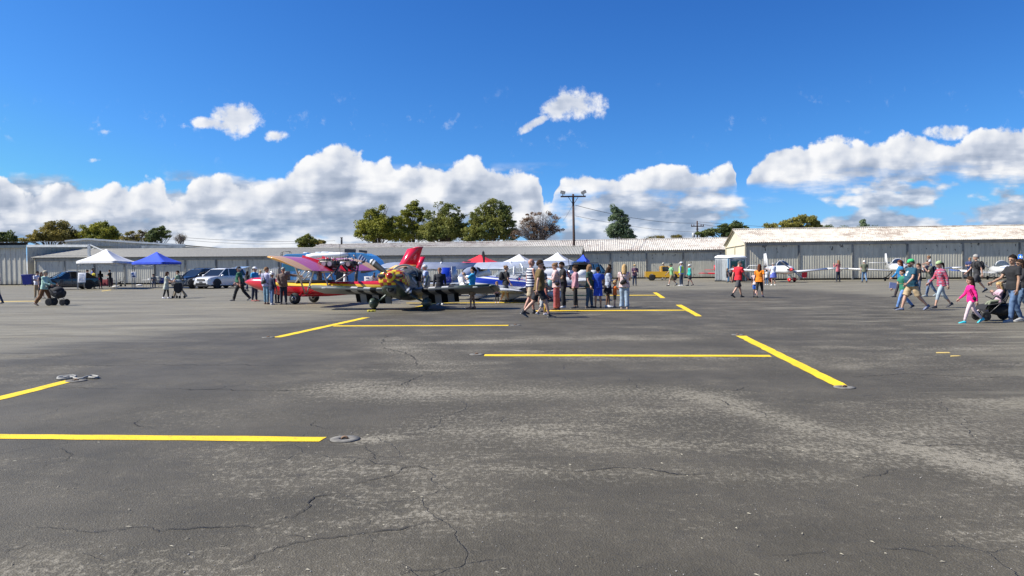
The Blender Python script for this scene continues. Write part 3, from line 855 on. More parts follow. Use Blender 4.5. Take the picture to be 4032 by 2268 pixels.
wire(at(2752, 874, 150), at(4100, 925, 230), 1.0, "faint far wire running right above the near hangar roof", .03)
wire(at(3780, 895, 190), at(4150, 862, 120), .6, "wire climbing to the right edge above the near hangar roof", .035)
wire(at(720, 935, 180), at(1320, 948, 190), .5, "faint upper wire in front of the clouds above the low roof", .035)
wire(at(720, 944, 180), at(1180, 958, 190), .5, "faint lower wire in front of the clouds above the low roof", .03)
# ---------------------------------------------------------------- trees
def leaf_mat(name, c, c2, tl=.35):
    m, nt, b = newmat(name); g = NG(nt); g.dim = '3D'
    geo = g.new('ShaderNodeNewGeometry'); tc = g.new('ShaderNodeTexCoord')
    n = g.noise(X(g, tc.outputs['Object']), .35, 4, .6)
    r = X(g, geo.outputs['Random Per Island'])
    col = g.mix((g.smooth(n, .38, .62) * .7 + r * .3).clamp(), c, c2)
    nt.links.new(col.o, b.inputs['Base Color']); setp(b, rough=.6, spec=.25)
    tr = g.new('ShaderNodeBsdfTranslucent'); nt.links.new(col.o, tr.inputs[0])
    ms = g.new('ShaderNodeMixShader'); ms.inputs[0].default_value = tl
    nt.links.new(b.outputs[0], ms.inputs[1]); nt.links.new(tr.outputs[0], ms.inputs[2])
    nt.links.new(ms.outputs[0], nt.nodes['Material Output'].inputs[0])
    return m
BARK = mat("grey_brown_bark", (.09, .07, .055), .9, var=.3, scale=5)
BARKL = mat("pale_bare_bark", (.20, .17, .15), .9, var=.3, scale=5)
LM = {
 'yg': leaf_mat("yellow_green_leaves", (.085, .115, .022), (.38, .37, .06)),
 'g': leaf_mat("green_leaves", (0.099, 0.136, 0.040), (0.284, 0.282, 0.068)),
 'dg': leaf_mat("dark_green_leaves", (0.058, 0.094, 0.037), (0.172, 0.198, 0.058)),
 'ol': leaf_mat("olive_leaves", (0.164, 0.164, 0.039), (0.385, 0.347, 0.087)),
 'br': leaf_mat("brown_green_leaves", (0.125, 0.125, 0.042), (0.342, 0.273, 0.068)),
 'rd': leaf_mat("russet_leaves", (.15, .10, .065), (.33, .22, .14)),
 'pn': leaf_mat("blue_green_needles", (.08, .13, .07), (.24, .31, .17)),
}
def tree(label, cat, D, base_u, blobs, leaves, lm, leaf=.34, bark=BARK, dens=1.0, bare=0, hole=.30, seed=0, name="broadleaf_tree"):
    """blobs: (u, v, rx_px, ry_px) in photo pixels at distance D"""
    rr = random.Random(seed * 13 + 5)
    base = on_line(base_u, D)
    t = thing(name, label, cat, base, 0, "trees behind the hangars")
    sc = D / F
    B = []
    if 1400 < base_u < 1990: blobs = [(u, v, rx * 1.18, ry * 1.04) for (u, v, rx, ry) in blobs]
    for (u, v, rx, ry) in blobs:
        c = at(u, v, D) - base; B.append((V((c.x, 0, c.z)), rx * sc, ry * sc, (rx + ry) / 2 * sc * 1.05))
    cx = sum(b[0].x for b in B) / len(B); zmin = min(b[0].z - b[2] for b in B)
    # trunk and limbs
    s = mb(bark)
    fork = V((cx * .5, 0, max(1.5, zmin * .8)))
    tr = max(.16, min(.45, B[0][1] * .10))
    s.tube([(0, 0, 0), fork * .5 + V((rr.uniform(-.1, .1), 0, 0)), fork], [tr * 1.3, tr * 1.05, tr * .9], 9)
    nodes = []
    for c, rx, rz, ry in B:
        k = 3 + bare
        for q in range(k):
            tgt = c + V((rr.uniform(-.7, .7) * rx, rr.uniform(-.6, .6) * ry, rr.uniform(-.3, .8) * rz))
            mid = fork.lerp(tgt, .5) + V((rr.uniform(-.4, .4), rr.uniform(-.4, .4), rr.uniform(0, .6)))
            s.tube([fork - V((0, 0, rr.uniform(0, .6))), mid, tgt], [tr * .5, tr * .3, tr * .10], 5)
            for w in range(3 + bare * 2):
                a = mid.lerp(tgt, rr.uniform(.1, .9)); e = a + V((rr.uniform(-1, 1) * rx * .5, rr.uniform(-1, 1) * ry * .5, rr.uniform(-.1, .9) * rz * .5))
                s.tube([a, a.lerp(e, .5) + V((0, 0, .12)), e], [tr * .14, tr * .09, tr * .035], 4)
                if bare:
                    for z in range(3):
                        a2 = a.lerp(e, rr.uniform(.3, 1)); e2 = a2 + V((rr.uniform(-.8, .8), rr.uniform(-.5, .5), rr.uniform(0, .9)))
                        s.tube([a2, e2], [tr * .06, tr * .02], 3)
    s.build("trunk", t)
    # crown : leaf sprays gathered in clumps over every blob
    s = mb(LM[lm]); bm = s.bm
    tot = sum(b[1] * b[2] for b in B)
    off = V((seed * 7.3, 0, 0))
    clumps = []
    for c, rx, rz, ry in B:
        n = max(7, int(62 * dens * (rx * rz) / 6))
        for i in range(n):
            d = V((rr.gauss(0, 1), rr.gauss(0, 1), rr.gauss(0, 1))).normalized(); q = rr.uniform(.25, 1.0) ** .55
            p = c + V((d.x * rx * q, d.y * ry * q, d.z * rz * q))
            if noise.noise(p * .55 + off) < -hole - .16: continue
            clumps.append((p, rr.uniform(.4, .95) * min(1.25, .50 + rx * .28)))
    if not clumps: clumps = [(B[0][0], 1)]
    per = max(4, int(leaves * 2.1) // len(clumps))
    for p, cr in clumps:
        up = rr.uniform(.6, 1.1)
        for k in range(per):
            d = V((rr.gauss(0, 1), rr.gauss(0, 1), rr.gauss(0, 1))).normalized() * (rr.random() ** .45)
            q = p + V((d.x * cr, d.y * cr, d.z * cr * .75 * up))
            if q.z < .8: continue
            a = V((rr.gauss(0, 1), rr.gauss(0, 1), rr.gauss(0, .7))).normalized(); b = a.orthogonal().normalized()
            b = (Matrix.Rotation(rr.uniform(0, 6.28), 3, a) @ b)
            L = leaf * .98 * rr.uniform(.5, 1.25)
            vs = [bm.verts.new(q + a * L * .5), bm.verts.new(q + b * L * .28), bm.verts.new(q - a * L * .5), bm.verts.new(q - b * L * .28)]
            bm.faces.new(vs)
    s.build("crown", t, norm=False)
    return t
T = tree
T("round grey-green tree at the far left edge behind the hangar", "tree", 150, 28, [(25, 935, 32, 22), (52, 945, 14, 12), (0, 938, 26, 20)], 2600, 'dg', .38, seed=1)
T("wide brown-green tree left of the rounded yellowing one at far left", "tree", 145, 200, [(225, 905, 50, 32), (265, 925, 45, 26), (175, 925, 40, 24), (120, 940, 30, 14), (280, 940, 35, 20), (95, 945, 18, 8), (225, 930, 60, 22)], 8500, 'br', .36, seed=2, dens=1.4)
T("rounded maple with yellowing left side beside the wide brown-green tree", "tree", 145, 390, [(355, 905, 34, 24), (400, 898, 40, 24), (430, 915, 38, 26), (345, 930, 34, 20), (400, 935, 60, 18), (452, 932, 22, 18)], 8500, 'yg', .36, seed=3, hole=.45, dens=1.5)
T("thin half-bare tree right of the rounded maple", "tree", 140, 540, [(510, 930, 30, 22), (560, 925, 26, 26), (525, 945, 40, 12)], 1500, 'br', .30, bare=3, seed=4, hole=.15)
T("dark ragged tree between two bare ones behind the shallow gable", "tree", 140, 622, [(600, 915, 20, 18), (640, 910, 26, 18), (665, 925, 18, 14), (620, 935, 34, 18), (595, 942, 30, 12)], 3400, 'dg', .32, bare=1, seed=5, hole=.15)
T("leafless pale tree at the right end of the left group", "tree", 138, 698, [(705, 935, 22, 18), (720, 940, 16, 14)], 40, 'br', .2, bark=BARKL, bare=5, seed=6)
T("small round green tree left of the rusty roof end", "tree", 150, 1205, [(1205, 942, 26, 20), (1195, 955, 26, 18), (1225, 955, 20, 16), (1205, 968, 34, 12)], 4200, 'g', .34, seed=7, hole=.4, dens=1.4)
T("smaller brownish tree tucked right of the small round green tree", "tree", 152, 1262, [(1258, 955, 20, 14), (1270, 962, 18, 12)], 1900, 'br', .32, seed=8, hole=.3)
T("yellow-green ragged tree, leftmost of the tall group", "tree", 135, 1490, [(1470, 850, 26, 30), (1510, 832, 26, 22), (1440, 890, 32, 26), (1500, 880, 42, 34), (1560, 925, 50, 22), (1430, 925, 30, 18), (1480, 925, 50, 22), (1545, 905, 34, 34), (1470, 900, 60, 40), (1560, 880, 26, 30), (1525, 820, 14, 16), (1415, 912, 14, 10)], 11500, 'yg', .34, seed=9, hole=.12, dens=1.5)
T("tall narrow yellow-topped tree, second of the tall group", "tree", 138, 1620, [(1628, 812, 22, 22), (1610, 845, 24, 24), (1650, 840, 22, 24), (1600, 885, 30, 28), (1650, 885, 28, 30), (1615, 925, 54, 26), (1680, 905, 26, 36)], 8500, 'yg', .32, seed=10, hole=.12, dens=1.4)
T("tall green tree with two pointed tops, third of the tall group", "tree", 136, 1745, [(1690, 925, 44, 24), (1745, 820, 26, 26), (1790, 830, 20, 28), (1710, 850, 26, 26), (1765, 865, 44, 34), (1700, 900, 34, 30), (1770, 915, 60, 30), (1815, 870, 22, 34), (1740, 905, 70, 40), (1830, 915, 30, 30), (1720, 935, 60, 14)], 11500, 'g', .34, seed=11, hole=.17, dens=1.5)
T("tallest full green tree, fourth of the tall group", "tree", 134, 1930, [(1850, 922, 40, 26), (1935, 808, 34, 26), (1985, 825, 24, 24), (1900, 850, 36, 30), (1965, 860, 44, 36), (1870, 890, 32, 28), (1935, 905, 62, 34), (2005, 890, 26, 32), (1900, 930, 60, 18), (1865, 860, 20, 22), (2010, 930, 36, 22)], 13500, 'g', .34, seed=12, hole=.22, dens=1.6)
T("russet half-bare tree left of the light pole", "tree", 132, 2120, [(2050, 925, 40, 18), (2085, 855, 30, 22), (2140, 850, 34, 24), (2180, 870, 28, 22), (2070, 890, 30, 24), (2130, 895, 44, 28), (2195, 905, 26, 20), (2120, 925, 60, 16), (2050, 905, 18, 22)], 3000, 'rd', .24, bark=BARKL, bare=4, seed=13, hole=-.02, dens=1.1)
T("tall blue-green evergreen right of the light pole", "tree", 140, 2440, [(2420, 822, 14, 18), (2432, 840, 20, 22), (2425, 865, 30, 24), (2455, 880, 30, 26), (2430, 905, 40, 26), (2465, 918, 38, 20), (2405, 925, 24, 14), (2480, 935, 30, 10), (2448, 850, 16, 20)], 8500, 'pn', .30, seed=14, hole=.25, dens=1.6, name="evergreen_tree")
T("low brown bush just above the rusty roof left of the utility pole", "bush", 150, 2580, [(2575, 938, 30, 8), (2600, 935, 14, 8)], 700, 'br', .26, seed=15, bare=1, hole=.1)
T("second low bush above the rusty roof nearest the utility pole", "bush", 150, 2668, [(2665, 935, 26, 9), (2690, 938, 18, 7)], 800, 'br', .26, seed=16, bare=1, hole=.1)
T("dark spreading tree between the utility pole and the near hangar", "tree", 145, 2860, [(2800, 912, 26, 14), (2770, 922, 24, 12), (2850, 900, 34, 18), (2900, 892, 34, 16), (2880, 918, 50, 20), (2925, 905, 18, 18)], 7000, 'dg', .32, bare=1, seed=17, hole=.15, dens=1.5)
T("olive willow behind the ridge of the near hangar", "tree", 150, 3140, [(3150, 870, 36, 20), (3195, 868, 26, 18), (3100, 885, 32, 18), (3040, 892, 30, 12), (3210, 888, 26, 16), (3140, 895, 60, 14)], 8200, 'ol', .32, seed=18, hole=.35, dens=1.6)
T("small dark pointed evergreen above the near hangar roof", "tree", 160, 3397, [(3397, 873, 8, 8), (3394, 882, 13, 9), (3400, 892, 18, 9), (3396, 902, 20, 10)], 1800, 'pn', .28, seed=19, hole=.5, name="evergreen_tree")
T("last dark brush peeping over the near hangar roof", "bush", 155, 3300, [(3260, 893, 24, 5), (3320, 899, 40, 3), (3420, 899, 60, 3)], 700, 'dg', .25, seed=20, hole=.5)
# ---------------------------------------------------------------- canopies, tables, signs, bins, toilets
BLACKM = mat("black_metal", (.02, .02, .022), .45, var=0)
WHITEM = mat("white_painted_metal", (.75, .75, .74), .4, var=.05)
GREYM = mat("grey_metal", (.30, .31, .31), .4, var=.1)
RUB = mat("black_rubber", (.018, .018, .018), .8, var=.2)
def rotz(a): return Matrix.Rotation(a, 3, 'Z')
def size_at(u, v): return 1.0
def canopy(label, corners, peak_h, eave_h, m, group="pop-up canopy tents", val=.22, legm=None, weights=0):
    """corners : four ground points around"""
    c = sum(corners, V((0, 0, 0))) / 4
    t = thing("canopy_tent", label, "canopy tent", c, 0, group)
    P = [p - c for p in corners]
    legm = legm or GREYM
    for p in P:
        s = mb(legm); s.box(p + V((0, 0, eave_h / 2)), (.05, .05, eave_h)); s.build("leg", t)
    s = mb(m)
    E = [p * 1.03 + V((0, 0, eave_h)) for p in P]; n = 8
    pk = V((0, 0, peak_h))
    grid = []
    for k in range(4):                                 # each side : a slightly sagging triangle, joined at hips
        a, b = E[k], E[(k + 1) % 4]
        rows = []
        for i in range(n + 1):
            f = i / n; f2 = f ** 1.0
            l = a.lerp(pk, f2); r_ = b.lerp(pk, f2); row = []
            for j in range(n + 1):
                q = l.lerp(r_, j / n); sg = math.sin(PI * f) * .10 + math.sin(PI * j / n) * (1 - f) * .10
                row.append(q - V((0, 0, sg * (peak_h - eave_h) * .9)))
            rows.append(row)
        s.rings(rows, closed=False, caps=False)
    top_o = s.build("canopy_top", t)
    s = mb(m)
    for k in range(4):
        a, b = E[k], E[(k + 1) % 4]
        s.rings([[a.lerp(b, i / 8) - V((0, 0, .02 + .01 * (i % 2))) for i in range(9)], [a.lerp(b, i / 8) * 1.004 - V((0, 0, val)) for i in range(9)]], closed=False, caps=False)
    s.build("valance", t)
    for k in range(4):
        a, b = P[k], P[(k + 1) % 4]; z = V((0, 0, eave_h - .12))
        s = mb(legm); mid = (a + b) / 2
        s.tube([a + z, mid + V((0, 0, eave_h - .42)), b + z], .014, 4); s.tube([a + z - V((0, 0, .35)), mid + V((0, 0, eave_h - .08)), b + z - V((0, 0, .35))], .014, 4)
        s.build("truss", t)
    return t, P, c
WHITEF = mat("white_canvas", (.60, .60, .60), .75, var=.05, scale=1.5)
def fabric(name, c): return mat(name, c, .8, var=.12, scale=2.5)
BLUEF = fabric("royal_blue_canvas", (.015, .06, .50)); REDF = fabric("red_canvas", (.62, .015, .03))
def quad(u0, d0, w, dep, yaw=0.12):
    """four ground corners : front left corner at column u0 and depth d0"""
    p = on_line(u0, d0); ux = V((math.cos(yaw), -math.sin(yaw), 0)); vx = V((math.sin(yaw), math.cos(yaw), 0))
    return [p, p + ux * w, p + ux * w + vx * dep, p + vx * dep]
# big white tent at the left : front left leg 304, front right leg about 456, right corner 530
def ground_uv(u, v): p = gp(u, v); return V((p.x, p.y, 0))
d_t = 69.0
A_ = on_line(305, d_t); B_ = on_line(457, d_t - 1.5)
C2 = on_line(530, d_t + 6.5); D2 = on_line(384, d_t + 7.5)
canopy("large white canopy tent over the red table at the left", [A_, B_, C2, D2], 3.72, 2.55, WHITEF, legm=GREYM)
A_ = on_line(523, 72.5); B_ = on_line(647, 70.5); C2 = on_line(713, 75.0); D2 = on_line(592, 77.0)
canopy("royal blue canopy tent over the folding table with a seated person", [A_, B_, C2, D2], 3.45, 2.45, BLUEF, legm=GREYM)
A_ = on_line(1808, 66); B_ = on_line(1925, 64); C2 = on_line(1975, 68); D2 = on_line(1858, 70)
canopy("red canopy tent whose top shows above the silver wing", [A_, B_, C2, D2], 2.78, 2.02, REDF)
A_ = on_line(1968, 65); B_ = on_line(2085, 64); C2 = on_line(2122, 68); D2 = on_line(2005, 69)
canopy("white canopy tent between the red tent and the right-hand white tent", [A_, B_, C2, D2], 2.78, 2.0, WHITEF)
A_ = on_line(2130, 61); B_ = on_line(2236, 60); C2 = on_line(2262, 63.5); D2 = on_line(2156, 64.5)
canopy("white canopy tent nearest the hangar corner and blue tent", [A_, B_, C2, D2], 2.82, 2.05, WHITEF)
A_ = on_line(2272, 79); B_ = on_line(2310, 78); C2 = on_line(2322, 80.5); D2 = on_line(2284, 81.5)
canopy("small dark blue canopy tent at the corner of the low hangar", [A_, B_, C2, D2], 2.95, 2.3, BLUEF)

def folding_table(label, p, rz, w, dep, h, m, cloth=None):
    t = thing("folding_table", label, "table", p, rz)
    s = mb(m); s.box((0, 0, h - .02), (w, dep, .045), bevel=.012); s.build("table_top", t)
    for sx in (-1, 1):
        for sy in (-1, 1):
            s = mb(GREYM); s.tube([(sx * (w / 2 - .15), sy * (dep / 2 - .08), h - .04), (sx * (w / 2 - .12), sy * (dep / 2 - .08), 0)], .014, 5); s.build("leg", t)
    if cloth:
        s = mb(cloth)
        a, b = w / 2 + .02, dep / 2 + .02
        ring = []
        for k in range(48):
            q = k / 48 * 4; i = int(q); f = q - i
            c = [(-a, -b), (a, -b), (a, b), (-a, b), (-a, -b)]
            x = c[i][0] + (c[i + 1][0] - c[i][0]) * f; y = c[i][1] + (c[i + 1][1] - c[i][1]) * f
            ring.append((x, y))
        s.rings([[V((x * .98, y * .98, h + .012)) for x, y in ring], [V((x, y, h)) for x, y in ring], [V((x * (1.03 + .025 * math.sin(k * 1.9)), y * (1.05 + .05 * math.sin(k * 1.9)), .1)) for k, (x, y) in enumerate(ring)]], caps=False)
        s.face([V((x * .98, y * .98, h + .012)) for x, y in ring])
        s.build("table_skirt", t)
    return t
def stuff_on(p, rz, items):
    for (name, label, cat, x, y, z, size, m) in items:
        q = V(p) + rotz(rz) @ V((x, y, z + size[2] / 2))
        s = mb(m); s.box((0, 0, 0), size, bevel=min(size) * .15)
        o = s.build(name, label=label, cat=cat); o.location = q; o.rotation_euler = (0, 0, rz)
p = ground_uv(416, 1130); folding_table("table with a dark red skirt under the large white tent", p, -.1, 1.0, .7, .78, GREYM, mat("maroon_cloth", (.18, .012, .02), .8))
p = ground_uv(600, 1131); folding_table("long white folding table under the royal blue tent", p, -.05, 1.75, .7, .74, mat("white_plastic", (.62, .62, .60), .5))
stuff_on(p, -.05, [("box", "small white box on the left end of the folding table", "box", -.35, 0, .74, (.16, .12, .14), WHITEM),
                   ("paper_cup", "white cup beside the small box on the folding table", "cup", -.15, .05, .74, (.08, .08, .13), WHITEM),
                   ("bag", "pale bag of goods on the right end of the folding table", "bag", .62, 0, .74, (.42, .3, .34), mat("pale_bag", (.40, .42, .42), .7))])

def camp_chair(label, p, rz, m, w=.62):
    t = thing("camp_chair", label, "camp chair", p, rz)
    s = mb(m); s.rings([[V((x, -.26, .42 - .04 * math.cos(x * 5))) for x in (-w / 2, -.15, 0, .15, w / 2)], [V((x, .22, .38 - .04 * math.cos(x * 5))) for x in (-w / 2, -.15, 0, .15, w / 2)]], closed=False, caps=False); s.build("seat", t)
    s = mb(m); s.rings([[V((x, .22 + .04 * math.cos(x * 5), .36)) for x in (-w / 2, -.15, 0, .15, w / 2)], [V((x, .34 + .05 * math.cos(x * 5), .92)) for x in (-w / 2, -.15, 0, .15, w / 2)]], closed=False, caps=False); s.build("backrest", t)
    for sx in (-1, 1):
        s = mb(BLACKM); s.tube([(sx * w / 2, -.26, .62), (sx * w / 2, .25, .60)], .025, 5); s.build("armrest", t)
        s = mb(BLACKM); s.tube([(sx * w / 2, .34, .92), (sx * w / 2, .22, .3), (sx * w / 2, .26, 0)], .012, 5); s.build("back_leg", t)
        s = mb(BLACKM); s.tube([(sx * w / 2, -.26, .62), (sx * w / 2, -.28, 0)], .012, 5); s.build("front_leg", t)
        s = mb(BLACKM); s.tube([(-sx * w / 2, -.28, .02), (sx * w / 2, .26, .36)], .010, 4); s.build("cross_brace", t)
    return t
camp_chair("red folding camp chair standing by the red-nosed white airplane", ground_uv(3162, 1106), PI + .1, mat("red_nylon", (.60, .01, .03), .6), .58)
camp_chair("dark camp chair behind the maroon table", ground_uv(438, 1127), .9, mat("dark_nylon", (.03, .03, .035), .6))
camp_chair("blue camp chair right of the seated person under the blue tent", ground_uv(638, 1129), .2, mat("blue_nylon", (.02, .04, .18), .6))

# signs
PAPER = mat("white_sign_face", (.80, .80, .80), .5, var=.03)
INK = mat("dark_sign_ink", (.04, .05, .12), .7, var=0); INKB = mat("blue_sign_ink", (.05, .12, .35), .7, var=0)
def board_sign(name, label, u0, u1, v0, v1, Y, lines=(), legs=True, m=PAPER, tilt=-.12, foot_v=None, big=None):
    a = at(u0, v1, Y); b = at(u1, v0, Y); w = b.x - a.x; h = b.z - a.z; cx = (a.x + b.x) / 2
    base = V((cx, Y, 0))
    t = thing(name, label, "sign", base)
    RM = Matrix.Rotation(tilt, 3, 'X')
    def Q(x, z, y=0): return V((0, 0, a.z - 0)) + RM @ V((x, y, z))
    s = mb(m); s.box(Q(0, h / 2), (w, .02, h), rot=RM, bevel=.004); s.build("panel", t)
    for i, (txt, zf, sz, mm) in enumerate(lines):
        M = Matrix.Translation(Q(0, h * zf, -.013)) @ RM.to_4x4() @ Matrix.Rotation(PI / 2, 4, 'X')
        text_mesh("lettering", txt, sz * h, mm, t, M, .001, bold=.002)
    for i, (x0, z0, x1, z1, mm) in enumerate(big or ()):
        s = mb(mm); s.box(Q((x0 + x1) / 2 * w, (z0 + z1) / 2 * h, -.013), (abs(x1 - x0) * w, .004, abs(z1 - z0) * h), rot=RM); s.build("print_block", t)
    if legs:
        for sx in (-1, 1):
            s = mb(GREYM); s.tube([(sx * w * .3, .02, a.z + h * .5), (sx * w * .42, -.02, 0)], .014, 5); s.build("leg", t)
        s = mb(GREYM); s.tube([(0, .05, a.z + h * .6), (0, .45, 0)], .014, 5); s.build("rear_leg", t)
    return t
def blocks(rows, x0=-.38, x1=.38):
    r_ = random.Random(3); o = []
    for k in range(rows):
        z = .86 - k * .8 / rows
        o.append((x0 + r_.uniform(0, .05), z - .22 / rows, x1 - r_.uniform(0, .25), z, INK if k % 3 else INKB))
    return o
board_sign("information_board", "white poster board on an easel by the left leg of the white tent", 306, 336, 1073, 1112, 67.2, big=blocks(9))
board_sign("information_sign", "small white sign with a blue map between the white and blue tents", 516, 536, 1070, 1094, 68.5, big=[(-.36, .5, .1, .9, INKB), (-.3, .1, .35, .3, INK), (-.2, .3, .2, .42, INKB)], tilt=0)
board_sign("information_board", "white easel board with dark printing in front of the blue truck", 1434, 1464, 1088, 1122, 40.0, big=[(-.3, .76, .10, .88, INKB), (-.05, .68, .30, .72, INKB), (-.26, .47, .12, .53, INK), (.18, .47, .32, .53, INK), (-.26, .34, .34, .40, INK), (-.38, .10, -.28, .17, INKB), (-.04, .10, .05, .17, INKB), (.28, .10, .38, .17, INKB)])

# blue wheeled bin
p = ground_uv(112, 1124)
t = thing("wheeled_bin", "deep blue wheeled rubbish cart against the pale hangar wall", "bin", p, .15)
BB = mat("blue_bin_plastic", (.015, .03, .26), .45)
W_ = 1.15
s = mb(BB); s.rings([[V((x * W_ * .40, y * .40, .12)) for x, y in ((-1, -1), (1, -1), (1, 1), (-1, 1))], [V((x * W_ * .5, y * .5, 1.28)) for x, y in ((-1, -1), (1, -1), (1, 1), (-1, 1))]], smooth=False); s.build("body", t)
s = mb(BB); s.box((0, 0, 1.33), (W_ * 1.06, 1.06, .09), bevel=.03); s.box((0, -.5, 1.22), (W_ * 1.04, .06, .12), bevel=.02); s.build("lid", t)
for sx in (-1, 1):
    s = mb(RUB); s.lathe([(-.04, .02), (-.04, .14), (.04, .14), (.04, .02)], (sx * W_ * .4, .2, .14), (1, 0, 0), 14); s.build("wheel", t)

# rollator
p = ground_uv(476, 1128)
t = thing("rollator", "black wheeled walker standing alone right of the maroon table", "walker", p, -.3)
s = mb(BLACKM); s.box((0, 0, .55), (.42, .36, .05), bevel=.015); s.build("seat", t)
s = mb(BLACKM); s.box((0, -.19, .45), (.36, .16, .2), bevel=.04); s.build("basket", t)
for sx in (-1, 1):
    s = mb(BLACKM); s.tube([(sx * .24, .32, .1), (sx * .24, .1, .6), (sx * .22, .18, 1.0), (sx * .22, .3, .98)], .016, 6); s.tube([(sx * .24, .1, .6), (sx * .26, -.32, .1)], .014, 6); s.build("side_frame", t)
    for y in (.33, -.33):
        s = mb(RUB); s.lathe([(-.018, .02), (-.018, .1), (.018, .1), (.018, .02)], (sx * .26, y, .1), (1, 0, 0), 14); s.build("wheel", t)
# sand bags holding the tents
for (u, v, l) in ((311, 1133, "white sandbag at the front left leg of the large white tent"), (455, 1132, "white sandbag at the front right leg of the large white tent"), (549, 1126, "white sandbag beside the blue tent leg")):
    p = ground_uv(u, v); s = mb(mat("white_sandbag", (.62, .60, .56), .85)); s.sphere((0, 0, .09), (.38, .22, .10), 12, 7); o = s.build("sandbag", label=l, cat="sandbag"); o.location = p

# portable toilets
def toilet(label, u, d, rz, m, roofm, w=1.15, h=2.2, door=True, wide=False):
    p = on_line(u, d)
    t = thing("portable_toilet", label, "portable toilet", p, rz, "portable toilets by the hangar corner")
    s = mb(m); s.box((0, 0, h / 2 + .06), (w, w, h - .1), bevel=.03)
    for k in range(5): s.box((-w / 2 - .01, -w / 2 + w * (k + .5) / 5, h / 2), (.03, w / 9, h - .4))
    s.build("cabin", t)
    s = mb(RUB); s.box((0, 0, .06), (w * 1.02, w * 1.06, .11)); s.build("skid", t)
    s = mb(roofm)
    rs = []
    for f, z in ((1.06, h), (1.08, h + .06), (.95, h + .16), (.62, h + .27), (.2, h + .31)):
        rs.append([V((x * w / 2 * f, y * w / 2 * f, z)) for x, y in ((-1, -1), (-.3, -1.02), (.3, -1.02), (1, -1), (1, 1), (-1, 1))])
    s.rings(rs); s.build("roof", t)
    s = mb(mat("toilet_door", tuple(c * .75 for c in (m_cols[m]))) if False else m); s.box((0, -w / 2 - .02, h / 2 + .02), (w * .74, .04, h - .35), bevel=.01); d_ = s.build("door", t)
    s = mb(WHITEM); s.box((w * .22, -w / 2 - .045, h * .72), (.16, .012, .22)); s.build("notice", d_)
    s = mb(BLACKM); s.box((-w * .28, -w / 2 - .05, h * .48), (.05, .03, .14)); s.build("handle", d_)
    return t
GT = mat("green_plastic", (.01, .14, .07), .5); GYT = mat("grey_plastic", (.30, .32, .33), .5); TLT = mat("teal_green_plastic", (.01, .10, .085), .5); BLT = mat("light_blue_plastic", (.10, .30, .48), .5)
RFW = mat("translucent_white_roof", (.72, .74, .74), .4, var=.04)
toilet("grey portable toilet, farthest left of the row", 2841, 80.4, 1.15, GYT, RFW, h=2.45)
toilet("dark green portable toilet between the grey and the wide one", 2853, 81.6, 1.15, GT, RFW, h=2.45)
tt = toilet("wide portable toilet with teal door and domed grey roof in front of the cream gable", 2889, 79.0, .12, GYT, RFW, w=1.85, h=2.42)
s = mb(TLT); s.box((0, -.95, 1.2), (1.5, .05, 2.05)); s.build("teal_front_panel", tt)
s = mb(BLT); s.box((-.95, -.90, 1.2), (.10, .10, 2.3)); s.build("blue_corner_post", tt)
s = mb(GYT); s.box((-.80, -.96, 1.2), (.14, .06, 2.25), bevel=.01); s.box((.84, -.96, 1.2), (.12, .06, 2.25), bevel=.01); s.build("door_frame", tt)
M = Matrix.Translation((0.05, -.975, 2.14)) @ Matrix.Rotation(PI / 2, 4, 'X')
for k_, w_ in enumerate((.26, .22, .05, .24, .20)):
    s = mb(mat("pale_header_print", (.40, .45, .44), .6)); s.box((-.52 + k_ * .27, -.978, 2.14), (w_, .006, .09)); s.build("header_print", tt)
# cooler box and things under the red-white airplane's wing
p = ground_uv(2958, 1101)
s = mb(mat("pale_blue_cooler", (.42, .52, .62), .5)); s.box((0, 0, .24), (.42, .34, .46), bevel=.03); o = s.build("cooler_box", label="pale blue cooler box by the wall under the white wing", cat="cooler"); o.location = p
p = ground_uv(2930, 1102)
s = mb(mat("dark_kit_bag", (.03, .05, .035), .8)); s.sphere((0, 0, .34), (.28, .24, .38), 10, 7); s.tube([(-.12, 0, .6), (0, 0, .8), (.12, 0, .6)], .02, 5); o = s.build("kit_bag", label="dark upright kit bag between the toilets and the cooler box", cat="bag"); o.location = p
